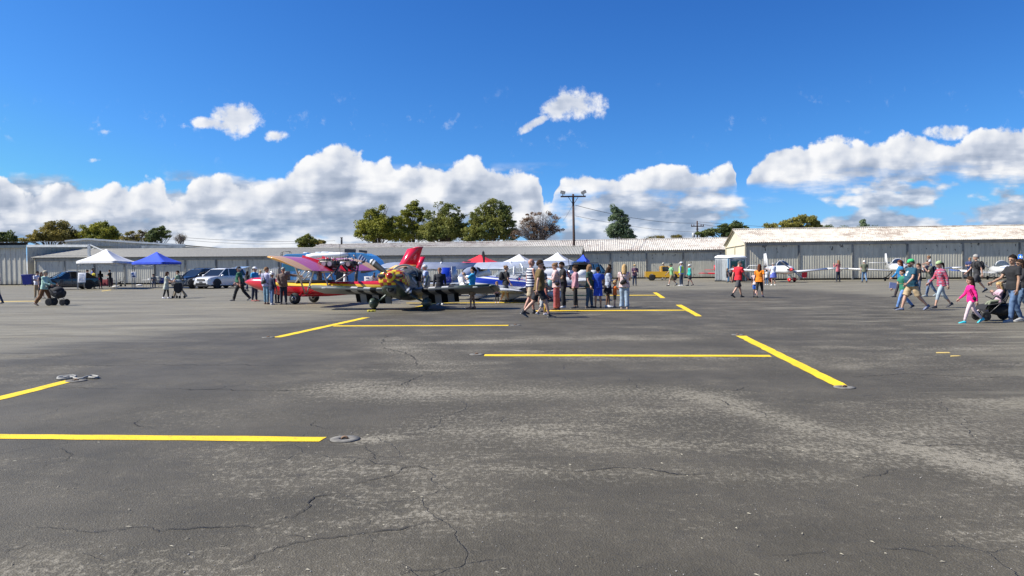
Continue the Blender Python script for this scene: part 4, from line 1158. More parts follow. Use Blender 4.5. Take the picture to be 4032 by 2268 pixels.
# ---------------------------------------------------------------- cars
def paint(name, c, rough=.25, metal=.0, coat=1.0): return mat(name, c, rough, var=.04, scale=1, metal=metal, coat=coat, coatr=.05)
GLASSD = mat("dark_car_glass", (.012, .016, .020), .06, var=0, spec=.8)
CHROME = mat("chrome", (.75, .75, .76), .12, var=0, metal=1.0)
ALLOY = mat("alloy_rim", (.50, .51, .52), .3, var=0, metal=.8)
HEADL = mat("headlight_glass", (.70, .74, .78), .08, var=0)
TAILL = mat("red_tail_light", (.45, .01, .01), .2, var=0)
BLKP = mat("black_plastic_trim", (.022, .022, .024), .55, var=.1)
def wheel(t, x, y, r, w, rimm=ALLOY, side=1):
    s = mb(RUB); s.lathe([(-w / 2, r * .62), (-w / 2, r * .93), (-w * .38, r), (w * .38, r), (w / 2, r * .93), (w / 2, r * .62)], (x, y, r), (0, 1, 0), 28); wt = s.build("wheel", t)
    s = mb(rimm)
    yo = y + side * w * .32
    s.lathe([(0, r * .66), (side * w * .12, r * .66), (side * w * .12, r * .56), (0, r * .54)], (x, yo, r), (0, 1, 0), 24)
    for k in range(5):
        a = 2 * PI * k / 5 + .3
        d = V((math.cos(a), 0, math.sin(a))); e = V((-d.z, 0, d.x))
        c = V((x, yo + side * .01, r))
        s.rings([[c + d * r * .08 - e * r * .10, c + d * r * .08 + e * r * .10, c + d * r * .08 + e * r * .10 + V((0, side * .03, 0)), c + d * r * .08 - e * r * .10 + V((0, side * .03, 0))],
                 [c + d * r * .60 - e * r * .06, c + d * r * .60 + e * r * .06, c + d * r * .60 + e * r * .06 + V((0, side * .02, 0)), c + d * r * .60 - e * r * .06 + V((0, side * .02, 0))]], smooth=False)
    s.lathe([(0, r * .14), (side * .04, r * .12)], (x, yo, r), (0, 1, 0), 10)
    s.build("rim", wt)
    s = mb(mat("brake_dark", (.03, .03, .03), .6, var=0)); s.lathe([(0, .01), (0, r * .58)], (x, yo - side * .02, r), (0, 1, 0), 20); s.build("wheel_disc", wt)
def loft_pts(s, secs, smooth=True, k=6):
    """secs : (x, z0, z1, w0, w1, rnd) rounded box cross sections"""
    rs = []
    for x, z0, z1, w0, w1, rd in secs:
        pts = []
        for (sy, top) in ((1, 0), (1, 1), (-1, 1), (-1, 0)):
            w = (w1 if top else w0) / 2; z = z1 if top else z0
            for i in range(k + 1):
                f = i / k
                # rounded corner
                a = {(1, 0): -PI / 2 + f * PI / 2, (1, 1): f * PI / 2, (-1, 1): PI / 2 + f * PI / 2, (-1, 0): PI + f * PI / 2}[(sy, top)]
                r_ = min(rd, (z1 - z0) * .49, w * .9) * (1 if top else .6)
                cy = sy * (w - r_); cz = z - r_ if top else z + r_
                pts.append(V((x, cy + r_ * math.cos(a), cz + r_ * math.sin(a))))
        rs.append(pts)
    s.rings(rs, smooth=smooth)
def suv(label, p, rz, body, L=4.85, W=1.95, H=1.76, hood=1.08, r=.38, rack=True, clad=False, sedan=False, name="parked_car", cat="car", open_hatch=False, plate=None, stretch=1.0):
    t = thing(name, label, cat, p, rz)
    h = L / 2; hd = hood
    s = mb(body)
    bt = .30
    loft_pts(s, [(h, .42, hd - .36, W * .70, W * .66, .12), (h - .06, bt + .02, hd - .20, W * .86, W * .80, .14), (h - .30, bt - .02, hd - .07, W * .96, W * .88, .14), (h - .8, bt - .03, hd - .01, W, W * .93, .12), (h - 1.35, bt - .03, hd + .05, W, W * .95, .10),
                 (0, bt - .04, hd + .06, W, W * .96, .10), (-h + .9, bt - .03, hd + .08, W, W * .96, .10), (-h + .2, bt, hd + .08, W * .98, W * .94, .12), (-h + .03, bt + .06, hd + .02, W * .92, W * .88, .14), (-h, bt + .16, hd - .10, W * .86, W * .84, .12)])
    # pillars and roof skin
    rf = H
    s2 = []
    if sedan: gh = [(h - 1.15, hd - .02), (h - 1.75, hd + .28), (h - 2.2, rf - .04), (h - 2.7, rf), (-h + 1.7, rf - .02), (-h + .9, rf - .16), (-h + .35, hd + .10)]
    else: gh = [(h - 1.22, hd + .00), (h - 1.60, hd + .28), (h - 2.0, rf - .08), (h - 2.35, rf - .01), (-h + 1.4, rf), (-h + .55, rf - .05), (-h + .28, hd + .34), (-h + .12, hd + .04)]
    bd = s.build("body", t)
    s = mb(body)
    rs = []
    for x, z in gh:
        f = (z - hd) / (rf - hd); w = W * (.94 - .17 * max(0, f))
        rs.append([V((x, -w / 2, z - .045)), V((x, -w / 2 + .05, z)), V((x, 0, z + .025)), V((x, w / 2 - .05, z)), V((x, w / 2, z - .045)), V((x, w / 2 - .06, z - .07)), V((x, -w / 2 + .06, z - .07))])
    s.rings(rs[2:-2] if not sedan else rs[2:-1])
    s.build("roof", t)
    # glasshouse
    s = mb(GLASSD); rs = []
    for x, z in gh:
        f = max(0.0, (z - hd) / (rf - hd)); w = W * (.92 - .17 * f); zt = z - .03
        rs.append([V((x, -W * .455, hd - .02)), V((x, -w / 2, zt)), V((x, w / 2, zt)), V((x, W * .455, hd - .02))])
    s.rings(rs, smooth=False); gl = s.build("windows", t)
    # pillars
    def pillar(x0, z0, x1, z1, wd=.09):
        for sg in (-1, 1):
            s = mb(body)
            f1 = (z1 - hd) / (rf - hd)
            a = V((x0, sg * W * .462, z0)); b = V((x1, sg * (W * (.93 - .17 * f1) / 2 + .006), z1)); e = V((wd / 2, 0, 0)); o = V((0, sg * .02, 0))
            s.rings([[a - e - o, a + e - o, a + e + o, a - e + o], [b - e - o, b + e - o, b + e + o, b - e + o]], smooth=False)
            s.build("pillar", t)
    for x0, x1 in (((h - 1.2), (h - 2.15)), (.05, -.02), (-h + 1.35, -h + 1.35) if not sedan else (-h + 1.2, -h + 1.5)):
        pillar(x0, hd + .02, x1, rf - .06, .10)
    if not sedan:
        pillar(-h + .22, hd + .02, -h + .55, rf - .07, .22)
    # wheel arches and wheels
    xf, xr = h - .92, -h + .98
    for x in (xf, xr):
        for sg in (-1, 1):
            s = mb(BLKP); n = 14; ro = r + .12
            s.rings([[V((x + math.cos(PI * k / n) * rr_, sg * (W / 2 + dd), r + .02 + math.sin(PI * k / n) * rr_)) for k in range(n + 1)] for rr_, dd in ((ro, -.02), (ro, .012), (ro - .07, .014), (ro - .07, -.10))], closed=False, caps=False)
            s.rings([[V((x + math.cos(PI * k / n) * (ro - .04), sg * (W / 2 - .005), r + .02 + math.sin(PI * k / n) * (ro - .04))) for k in range(n + 1)], [V((x + math.cos(PI * k / n) * .01, sg * (W / 2 - .005), r - .1)) for k in range(n + 1)]], closed=False, caps=False)
            s.build("wheel_arch", t)
            wheel(t, x, sg * (W / 2 - .11), r, .24, side=sg)
    s = mb(BLKP); loft_pts(s, [(h - .02, .22, .40, W * .72, W * .8, .05), (h - .35, .20, .38, W * .95, W * .99, .05), (-h + .3, .20, .38, W * .97, W * .99, .05), (-h + .02, .24, .44, W * .8, W * .86, .05)]); s.build("sill_cladding", t)
    # face
    for sg in (-1, 1):
        s = mb(HEADL); s.box((h - .16, sg * W * .36, hd - .26), (.26, .42, .14), rot=rotz(-sg * .45), bevel=.03); s.build("headlight", t)
        s = mb(body); s.box((h - 1.45, sg * (W / 2 + .09), hd + .10), (.14, .22, .15), bevel=.04); m_ = s.build("side_mirror", t)
        s = mb(TAILL); s.box((-h + .10, sg * W * .41, hd - .08), (.14, .22, .22), bevel=.03); s.build("tail_light", t)
        s = mb(BLKP); s.box((h - .12, sg * W * .33, .46), (.12, .26, .12), bevel=.03); s.build("fog_lamp", t)
        for x in (.35, -.75):
            s = mb(CHROME if rack else BLKP); s.box((x, sg * (W / 2 + .005), hd - .10), (.2, .03, .035), bevel=.01); s.build("door_handle", t)
        if rack:
            s = mb(BLKP); s.tube([(h - 2.4, sg * W * .36, H + .01), (h - 2.6, sg * W * .36, H + .06), (-h + .9, sg * W * .36, H + .05), (-h + .7, sg * W * .36, H)], .018, 6); s.build("roof_rail", t)
    s = mb(BLKP); s.box((h - .02, 0, hd - .30), (.07, W * .46, .20), bevel=.03)
    gr = s.build("grille", t)
    for k in range(3):
        s = mb(CHROME); s.box((h + .02, 0, hd - .36 + k * .06), (.02, W * .44, .014)); s.build("grille_bar", gr)
    s = mb(BLKP); s.box((h - .03, 0, .46), (.08, W * .60, .16), bevel=.03); s.build("lower_intake", t)
    s = mb(plate or WHITEM); s.box((h + .02, 0, .56), (.015, .32, .15)); s.build("number_plate", t)
    s = mb(plate or WHITEM); s.box((-h - .01, 0, .75), (.015, .32, .15)); s.build("number_plate", t)
    if open_hatch:
        s = mb(body); s.rings([[V((-h + .55, y, H - .02)) for y in (-W * .36, W * .36)], [V((-h - .35, y, H + .15)) for y in (-W * .38, W * .38)], [V((-h - .62, y, H + .08)) for y in (-W * .38, W * .38)]], closed=False, caps=False); s.build("raised_tailgate", t)
    return t
def head_to(a): return a
p = on_line(842, 68.5)
suv("white sport utility vehicle with raised tailgate beside the dark blue one", on_line(872, 69.5), R(-112), paint("white_pearl_paint", (.60, .61, .62)), L=5.0, W=2.0, H=1.80, open_hatch=True, name="sport_utility_vehicle", cat="car", plate=mat("dark_plate", (.08, .08, .08), .5))
suv("dark blue sport utility vehicle parked left of the white one", on_line(785, 70.0), R(-118), paint("dark_blue_paint", (.012, .022, .045)), L=4.8, W=1.95, H=1.78, name="sport_utility_vehicle", cat="car")
suv("black low-roofed car parked left of the large white tent", on_line(266, 70.0), R(-134), paint("black_car_paint", (.010, .012, .018)), L=4.95, W=1.98, H=1.64, hood=1.0, r=.37, rack=False, sedan=True, name="sedan", cat="car")
suv("black sport utility vehicle with open rear beside the small dark blue tent", on_line(2322, 57.5), R(62), paint("black_gloss_paint", (.012, .012, .013)), L=4.8, W=1.95, H=1.85, hood=1.12, name="sport_utility_vehicle", cat="car", open_hatch=True)

# yellow pickup
def pickup():
    p = on_line(2606, 90.0)
    Yp = paint("taxi_yellow_paint", (.80, .43, .01), .35)
    t = thing("pickup_truck", "small old yellow pickup with open bed parked in front of the long hangar", "pickup truck", p, R(-5))
    L, W = 3.9, 1.7
    x0, x1 = -L / 2, L / 2
    def side(poly, y0, y1):
        s.rings([[V((x, y0, z)) for x, z in poly], [V((x, y1, z)) for x, z in poly]], smooth=False)
    s = mb(Yp)
    def arch(cx, r_, z): return [(cx + math.cos(a) * r_, z + math.sin(a) * r_) for a in [PI * k / 8 for k in range(9)]]
    low = [(x0, .42), (x0, 1.02), (x0 + .02, 1.06), (x1 - .12, 1.04), (x1, .96), (x1, .42)] + arch(x1 - .62, .42, .38)[0:9] + arch(x0 + .78, .42, .38)
    side(low, -W / 2, -W / 2 + .06); side(low, W / 2 - .06, W / 2)
    s.box((x1 - .62, 0, 1.0), (1.2, W - .04, .07), bevel=.02); s.box((x0 + .03, 0, .76), (.06, W - .04, .58)); s.box((0, 0, .45), (L - .1, W - .1, .08)); s.box((x1 - .04, 0, .72), (.08, W - .04, .55), bevel=.02)
    s.build("body", t)
    s = mb(Yp)
    cab = [(-.15, 1.04), (-.10, 1.60), (.00, 1.66), (.62, 1.66), (.72, 1.60), (.98, 1.05)]
    hole = None
    s.box((-.12, 0, 1.32), (.06, W - .2, .60)); s.box((.30, 0, 1.65), (.86, W - .16, .06), bevel=.025)
    for sg in (-1, 1):
        s.tube([(.98, sg * (W / 2 - .07), 1.05), (.72, sg * (W / 2 - .1), 1.63)], .03, 5); s.box((-.10, sg * (W / 2 - .09), 1.34), (.16, .06, .60))
    s.build("cab", t)
    s = mb(GLASSD); s.rings([[V((-.1, -W / 2 + .12, 1.06)), V((-.1, W / 2 - .12, 1.06)), V((-.08, W / 2 - .12, 1.6)), V((-.08, -W / 2 + .12, 1.6))], [V((.94, -W / 2 + .12, 1.06)), V((.94, W / 2 - .12, 1.06)), V((.68, W / 2 - .14, 1.6)), V((.68, -W / 2 + .14, 1.6))]], smooth=False); s.build("windows", t)
    for x in (x1 - .62, x0 + .78):
        for sg in (-1, 1):
            wheel(t, x, sg * (W / 2 - .12), .36, .22, BLKP, sg)
    s = mb(BLKP); s.box((0, 0, .50), (L * .7, W - .3, .3)); s.build("chassis", t)
    for sg in (-1, 1):
        s = mb(HEADL); s.lathe([(0, .09), (.03, .08), (.04, .01)], (x1 - .005, sg * .6, .78), (1, 0, 0), 12); s.build("headlight", t)
    M = Matrix.Translation((-1.0 + .35, -W / 2 - .006, .86)) @ Matrix.Rotation(PI / 2, 4, 'X')
    s = mb(BLKP); s.box((x1 - 1.35, -W / 2 - .006, .9), (.35, .01, .06)); s.build("door_emblem", t)
pickup()

# blue exhibition motorhome
def motorhome():
    D = 60.0
    p0 = on_line(1320, D)
    t = thing("motorhome", "blue exhibition motorhome with swirl stripes and a rolled awning behind the red airplane", "motorhome", p0, R(-4))
    BL = paint("sky_blue_paint", (.03, .22, .50), .3); NV = mat("navy_stripe", (.01, .03, .16), .35, var=0); PL = mat("pale_stripe", (.42, .52, .68), .35, var=0); TE = mat("teal_panel", (.03, .16, .24), .35)
    k = D / F
    X0, X1 = (1128 - 1320) * k, (1510 - 1320) * k; W = 2.5
    zt = at(1320, 1000, D).z
    s = mb(BL)
    prof = [(X0, .5), (X0, zt - .35), (X0 + .12, zt - .12), (X0 + .35, zt), (X1 - 1.7, zt + .05), (X1 - 1.2, zt + .02), (X1 - .7, zt - .18), (X1 - .25, zt - .55), (X1 - .04, zt - .95), (X1, zt - 1.15), (X1 - .02, zt - 1.35), (X1 + .15, 1.25), (X1 + .55, 1.15), (X1 + .62, .55), (X1, .45)]
    rs = []
    for y, f in ((-W / 2, .0), (-W / 2 + .08, 1), (W / 2 - .08, 1), (W / 2, 0)):
        c = V(((X0 + X1) / 2, y, zt / 2))
        rs.append([V((x * (1 if f else .995), y, z if f else (z - zt / 2) * .975 + zt / 2)) for x, z in prof])
    s.rings(rs, smooth=False); s.build("body", t)
    def strip(pts, w, m, name="stripe", yy=-W / 2 - .006):
        s = mb(m); up = []; dn = []
        for i, (x, z) in enumerate(pts):
            a = V((pts[min(i + 1, len(pts) - 1)][0] - pts[max(i - 1, 0)][0], 0, pts[min(i + 1, len(pts) - 1)][1] - pts[max(i - 1, 0)][1])).normalized(); n = V((-a.z, 0, a.x)) * w / 2
            up.append(V((x, yy, z)) + n); dn.append(V((x, yy, z)) - n)
        s.rings([up, dn], closed=False, caps=False); s.build(name, t)
    cx, cz = X1 - .55, zt - .75
    for j, (rad, m, w) in enumerate(((1.75, PL, .12), (1.55, NV, .16), (1.38, PL, .16), (1.20, NV, .16), (1.05, PL, .12), (.90, NV, .13), (.76, PL, .10))):
        strip([(cx - math.cos(a) * rad * .62, cz - math.sin(a) * rad * .55) for a in [(-.75 + 1.6 * q / 10) for q in range(11)]], w, m, yy=-W / 2 - .006 - j * .003)
    strip([(X0 + .1, zt - 1.02), (X1 - 2.2, zt - 1.02)], .55, TE, "panel")
    strip([(X0 + .25, zt - .55), (X0 + 1.2, zt - .55)], .14, PL, yy=-W / 2 - .012); strip([(X0 + .5, zt - .2), (X0 + 1.0, zt - .9), (X0 + 2.1, zt - 1.0)], .07, NV, yy=-W / 2 - .014)
    strip([(X1 - 2.9, zt - .3), (X1 - 3.3, zt - 1.0)], .08, PL); strip([(X1 - 2.7, zt - .35), (X1 - 2.75, zt - 1.1)], .07, PL)
    s = mb(mat("awning_white", (.80, .80, .78), .6, var=.05)); s.tube([(X0 + 2.0, -W / 2 - .16, zt - .17), (X0 + 2.6, -W / 2 - .18, zt - .16), (X1 - 2.9, -W / 2 - .18, zt - .12), (X1 - 2.3, -W / 2 - .14, zt - .08)], [.10, .22, .22, .12], 12); s.build("rolled_awning", t)
    s = mb(mat("awning_case_dark", (.03, .04, .045), .5, var=.1)); s.box(((X0 + 1.8 + X1 - 2.6) / 2, -W / 2 - .06, zt - .52), (X1 - X0 - 4.4, .16, .26)); s.build("awning_case", t)
    s = mb(WHITEM); s.lathe([(0, .05), (.06, .11), (.18, .11), (.24, .04)], (X0 + 1.75, -W / 2 - .22, zt - .35), (1, 0, 0), 10); s.build("awning_bracket", t)
    M = Matrix.Translation(((1238 - 1320) * k + 1.05, -W / 2 - .03, zt - .86)) @ Matrix.Rotation(PI / 2, 4, 'X')
    text_mesh("lettering", "HOWIE", .30, PL, t, M, .004)
    # roof gear
    for (u, w, h) in ((1207, 18, 5), (1257, 22, 6), (1285, 28, 7), (1310, 16, 5)):
        s = mb(WHITEM); s.box(((u - 1320) * k, 0, zt + .05 + h * k / 2), (w * k, .6, h * k), bevel=.03); s.build("roof_vent", t)
    for (u, w, h, tl) in ((1386, 38, 14, .05), (1437, 26, 9, .12)):
        s = mb(BLKP); s.box(((u - 1320) * k, -.3, zt + .08 + h * k / 2), (w * k, .5, h * k), rot=Matrix.Rotation(tl, 3, 'Y')); s.build("speaker_panel", t)
    s = mb(BLACKM)
    xl = (1125 - 1320) * k
    for dx in (0, .12): s.tube([(xl + dx, -W / 2 + .1, 1.0), (xl + dx, -W / 2 + .1, zt + .12), (xl + dx + .12, -W / 2 + .1, zt + .20), (xl + .62 + dx, -W / 2 + .1, zt + .2), (xl + .7 + dx, -W / 2 + .1, zt + .05)], .022, 5)
    for q in range(6): s.tube([(xl, -W / 2 + .1, 1.1 + q * .33), (xl + .12, -W / 2 + .1, 1.1 + q * .33)], .016, 4)
    s.build("ladder", t)
    # cab glass, doors, windows, wheels
    s = mb(GLASSD)
    s.rings([[V((X1 - 1.4, -W / 2 - .02, zt - 1.28)), V((X1 - .35, -W / 2 - .02, zt - 1.26)), V((X1 + .3, -W / 2 + .1, 1.28)), V((X1 - 1.4, -W / 2 - .02, 1.28))], [V((X1 - 1.4, W / 2 + .02, zt - 1.28)), V((X1 - .35, W / 2 + .02, zt - 1.26)), V((X1 + .3, W / 2 - .1, 1.28)), V((X1 - 1.4, W / 2 + .02, 1.28))]], smooth=False); s.build("cab_window", t)
    s = mb(GLASSD); s.box((-1.2, -W / 2 - .01, 1.6), (1.2, .03, .6)); s.build("side_window", t)
    s = mb(BLKP); s.box((-.1 + 1.0, -W / 2 - .012, 1.25), (.9, .03, 1.75)); s.build("doorway", t)
    s = mb(mat("poster_print", (.10, .25, .45), .6, var=.5, scale=6)); s.box((-2.2, -W / 2 - .02, 1.0), (1.5, .02, .8)); s.build("mural_panel", t)
    for x in (X0 + 1.6, X1 - .3):
        for sg in (-1, 1): wheel(t, x, sg * (W / 2 - .12), .42, .25, ALLOY, sg)
motorhome()
# ---------------------------------------------------------------- aircraft
def fus(s, secs, n=28, mats=None, caps=True):
    """secs : (x, zc, half width, half height, exponent)"""
    rs = []
    for x, zc, hw, hh, e in secs:
        r_ = []
        for k in range(n):
            a = 2 * PI * k / n; c, si = math.cos(a), math.sin(a)
            r_.append(V((x, math.copysign(abs(c) ** (2 / e), c) * hw, zc + math.copysign(abs(si) ** (2 / e), si) * hh)))
        rs.append(r_)
    s.rings(rs, mats=mats, caps=caps)
def airfoil(chord, th, n=9):
    up, lo = [], []
    for i in range(n + 1):
        x = (1 - math.cos(PI * i / n)) / 2
        y = 5 * th * (.2969 * math.sqrt(x) - .126 * x - .3516 * x * x + .2843 * x ** 3 - .1030 * x ** 4)
        cam_ = .025 * 4 * x * (1 - x)
        up.append((x * chord, (y + cam_) * chord)); lo.append((x * chord, (-y * .8 + cam_) * chord))
    return up[::-1] + lo[1:-1]
def wingmesh(s, secs, smooth=True, mats=None):
    """secs : (LE vec, chord, thickness ratio, incidence degrees); nose towards +X"""
    rs = []
    for le, ch, th, inc in secs:
        c, si = math.cos(R(inc)), math.sin(R(inc))
        rs.append([V(le) + V((-x * c + z * si * 0, 0, z * c - x * si)) for x, z in airfoil(ch, th)])
    s.rings(rs, smooth=smooth, mats=mats)
def finmesh(s, pts_bot, pts_top, th=.05):
    """vertical surface : bottom (x_front, x_back, z), top (x_front, x_back, z)"""
    rs = []
    for xf, xb, z, y in (pts_bot, pts_top):
        L = xf - xb
        rs.append([V((xf, y, z)), V((xf - L * .25, y + th, z)), V((xb, y + .006, z)), V((xb, y - .006, z)), V((xf - L * .25, y - th, z))])
    s.rings(rs)
def blade(s, hub, ang, L, w, m1, m2=None, m3=None, pitch=.45, tip=.1, bands=None):
    """propeller blade in the YZ plane, hub centre, turned ang about X"""
    d = V((0, math.cos(ang), math.sin(ang))); tdir = V((0, -d.z, d.y))
    N = 14; rs = []
    for i in range(N + 1):
        f = i / N; r_ = L * (.06 + .94 * f)
        ww = w * (.42 + 1.0 * math.sin(min(1, f * 1.25) * PI / 2) * .6) * (1 if f < .9 else math.sqrt(max(.02, 1 - ((f - .9) / .1) ** 2)))
        pa = pitch * (1.35 - f * .8); c, si = math.cos(pa), math.sin(pa)
        ch = tdir * c + V((1, 0, 0)) * si; nn = V((1, 0, 0)) * c - tdir * si
        p = V(hub) + d * r_
        rs.append([p + ch * ww / 2, p + nn * ww * .10, p - ch * ww / 2, p - nn * ww * .03])
    def mf(k, i):
        f = (k + .5) / N
        if bands:
            for a, b, m in bands:
                if a <= f < b:
                    if m not in s.mats: s.mats.append(m)
                    return s.mats.index(m)
        return 0
    s.mat(m1); s.rings(rs, mats=mf)
def wheelgear(t, top, c, r, w, m_leg, pant=None, pr=None, rimm=ALLOY, legr=.035):
    s = mb(m_leg); s.tube([top, V(top).lerp(V(c), .5) + V((0, 0, .01)), V(c)], [legr * 1.2, legr, legr * .9], 8); g_ = s.build("landing_gear_leg", t)
    s = mb(RUB); s.lathe([(-w / 2, r * .45), (-w / 2, r * .85), (-w * .3, r), (w * .3, r), (w / 2, r * .85), (w / 2, r * .45)], c, (0, 1, 0), 24); wt = s.build("wheel", t)
    s = mb(rimm); s.lathe([(-w * .42, .01), (-w * .42, r * .45), (w * .42, r * .45), (w * .42, .01)], c, (0, 1, 0), 16); s.build("hub", wt)
    if pant:
        s = mb(pant); q = V(c)
        a, b, h_ = pr
        fus(s, [(q.x + a, q.z + .06, .02, .03, 2), (q.x + a * .8, q.z + .06, b * .6, h_ * .55, 2.2), (q.x + a * .35, q.z + .07, b, h_ * .95, 2.3), (q.x - a * .1, q.z + .07, b, h_, 2.3), (q.x - a * .8, q.z + .10, b * .55, h_ * .5, 2.2), (q.x - a * 1.5, q.z + .16, .015, .02, 2)], 18)
        for v in s.bm.verts: v.co.y += q.y
        s.build("wheel_fairing", t)
    return wt
GLASSC = mat("clear_canopy", (.30, .34, .36), .03, var=0, trans=.0, alpha=.24, spec=1.0)
GLASST = mat("tinted_canopy", (.05, .07, .09), .04, var=0, alpha=.72, spec=1.0)
INTERIOR = mat("cockpit_interior", (.03, .03, .032), .8, var=.2)

# ---- military-look two-seater in front (hero)
def warbird():
    def camo():
        m, nt, b = newmat("grey_green_camouflage"); g = NG(nt); g.dim = '3D'
        tc = g.new('ShaderNodeTexCoord'); P = X(g, tc.outputs['Object']); x, y, z = g.sep(P)
        geo = g.new('ShaderNodeNewGeometry'); vt = g.new('ShaderNodeVectorTransform'); vt.vector_type = 'NORMAL'; vt.convert_from = 'WORLD'; vt.convert_to = 'OBJECT'
        nt.links.new(geo.outputs['Normal'], vt.inputs[0]); nx, ny, nz = g.sep(X(g, vt.outputs[0]))
        n = g.noise(P, .9, 3, .5)
        topc_ = g.mix(g.smooth(n, .47, .53), (.022, .042, .026), (.075, .085, .08))
        belly = (.17, .18, .175)
        side = g.smooth(nz + (z - .95) * 1.6 + (n - .5) * .3, -.12, .02)
        col = g.mix(side, belly, topc_)
        # black and white recognition bands round the inner wing
        ay = y.abs(); ph = g.math('FRACT', (ay - .62) / .50)
        st = g.smooth(ph, .49, .51); inb = g.smooth(ay, .61, .63) * g.smooth(ay, 2.10, 2.08) * (g.smooth(x, .19, .15) + g.smooth(ay, .86, .88) * g.smooth(ay, 1.12, 1.10)).clamp()
        col = g.mix(inb, col, g.mix(st, (.44, .44, .43), (.010, .010, .010)))
        fr = g.smooth(g.noise(P, 7, 5, .6), .6, .75) * .3
        col = g.mix(fr, col, (.2, .2, .19))
        nt.links.new(col.o, b.inputs['Base Color']); setp(b, rough=.48, spec=.35)
        return m
    def checker():
        m, nt, b = newmat("red_yellow_checker"); g = NG(nt); g.dim = '3D'
        tc = g.new('ShaderNodeTexCoord'); P = X(g, tc.outputs['Object']); x, y, z = g.sep(P)
        def cell(a, sc, off): return g.math('FLOOR', (a + off) / sc)
        # squares in front, wrapping round the sides of the cowling
        geo = g.new('ShaderNodeNewGeometry'); vt = g.new('ShaderNodeVectorTransform'); vt.vector_type = 'NORMAL'; vt.convert_from = 'WORLD'; vt.convert_to = 'OBJECT'
        nt.links.new(geo.outputs['Normal'], vt.inputs[0]); nx, ny, nz = g.sep(X(g, vt.outputs[0]))
        sidew = g.smooth(ny.abs(), .62, .66)
        a = y * (1.0 - sidew) + x * sidew
        q = g.math('MODULO', cell(a, .15, 10.02) + cell(z, .13, 10.0), 2.0)
        col = g.mix(g.math('GREATER_THAN', q, .5), (.36, .015, .01), (.62, .45, .015))
        nt.links.new(col.o, b.inputs['Base Color']); setp(b, rough=.42, coat=.25, coatr=.2)
        return m
    CA, CK = camo(), checker()
    GREEN = mat("grey_green_metal", (.05, .075, .058), .4, var=.25, scale=4, coat=.15); DGY = mat("dark_grey_scoop", (.07, .075, .08), .4, var=.15)
    PG = mat("propeller_grey", (.065, .068, .066), .55, var=.15, scale=4); WT = mat("white_tip", (.72, .72, .72), .4, var=0)
    RD = paint("spinner_red", (.48, .012, .012)); YL = paint("spinner_yellow", (.80, .62, .03))
    p = gp(1576, 1220); p = V((p.x, p.y, 0))
    t = thing("airplane", "grey-green low-wing airplane with red and yellow checkered nose and striped wings, nearest of all", "airplane", p, R(-97))
    PI_ = R(9.5)                               # sits on its tail wheel
    M = Matrix.Translation((0, 0, .22)) @ Matrix.Rotation(-PI_, 4, 'Y') @ Matrix.Translation((0, 0, -.22))
    def fin_(o): o.data.transform(M); return o
    s = mb(CA)
    secs = [(1.18, .98, .44, .36, 2.6), (1.0, .96, .50, .42, 2.5), (.6, .94, .53, .47, 2.5), (.2, .93, .54, .50, 2.5), (-.6, .94, .54, .50, 2.5), (-1.4, .98, .50, .46, 2.3), (-2.4, 1.02, .32, .33, 2.2), (-3.6, 1.08, .16, .20, 2.0), (-4.45, 1.12, .05, .12, 2.0)]
    fus(s, [q for q in secs if q[0] < 1.05]); fin_(s.build("fuselage", t))
    s = mb(CK); fus(s, [(1.42, 1.04, .30, .20, 2.8), (1.36, 1.02, .44, .27, 2.8), (1.22, .98, .50, .335, 2.7), (1.0, .97, .525, .40, 2.6), (.72, .965, .54, .44, 2.5)], caps=True)
    # keep only the upper two thirds checkered
    cw = fin_(s.build("cowling", t))
    s = mb(GREEN); fus(s, [(1.34, .74, .22, .08, 2.3), (1.2, .70, .38, .16, 2.3), (.9, .66, .46, .24, 2.4), (.4, .66, .5, .27, 2.4)], caps=True); fin_(s.build("lower_cowling", t))
    for sg in (-1, 1):
        s = mb(INTERIOR); s.box((1.415, sg * .33, 1.07), (.07, .26, .115), bevel=.03); fin_(s.build("air_inlet", t))
        s = mb(CK); s.tube([V((1.41, sg * .33 + math.copysign(abs(math.cos(a)) ** .6, math.cos(a)) * .15, 1.07 + math.copysign(abs(math.sin(a)) ** .6, math.sin(a)) * .075)) for a in [2 * PI * k / 20 for k in range(21)]], .011, 5); fin_(s.build("inlet_lip", t))
    s = mb(DGY); fus(s, [(1.32, .60, .13, .10, 2), (1.28, .60, .17, .135, 2), (1.0, .57, .18, .15, 2), (.5, .52, .10, .09, 2), (.3, .50, .02, .02, 2)], 18, caps=False); sc_ = fin_(s.build("oil_cooler_scoop", t))
    s = mb(INTERIOR); s.lathe([(0, .10), (.01, .0)], (1.30, 0, .60), (1, 0, 0), 16); fin_(s.build("scoop_opening", t))
    for sg in (-1, 1):
        s = mb(DGY); s.tube([(.9, sg * .16, .48), (.72, sg * .17, .40), (.55, sg * .17, .37)], .03, 8); fin_(s.build("exhaust_pipe", t))
    # spinner and propeller
    s = mb(RD); s.lathe([(.42, .005), (.40, .05), (.34, .095), (.28, .122), (.27, .126)], (1.30, 0, 1.05), (1, 0, 0), 28); s.mat(YL); s.lathe([(.27, .1265), (.20, .16), (.12, .190), (.0, .205)], (1.30, 0, 1.05), (1, 0, 0), 28); fin_(s.build("spinner", t))
    hub = (1.42, 0, 1.05)
    for i, a in enumerate((R(142.5), R(-37.5))):
        s = mb(PG); blade(s, hub, a, .98, .235, PG, bands=[(.79, .86, WT), (.90, 1.01, WT)], pitch=-.42); fin_(s.build("propeller_blade", t))
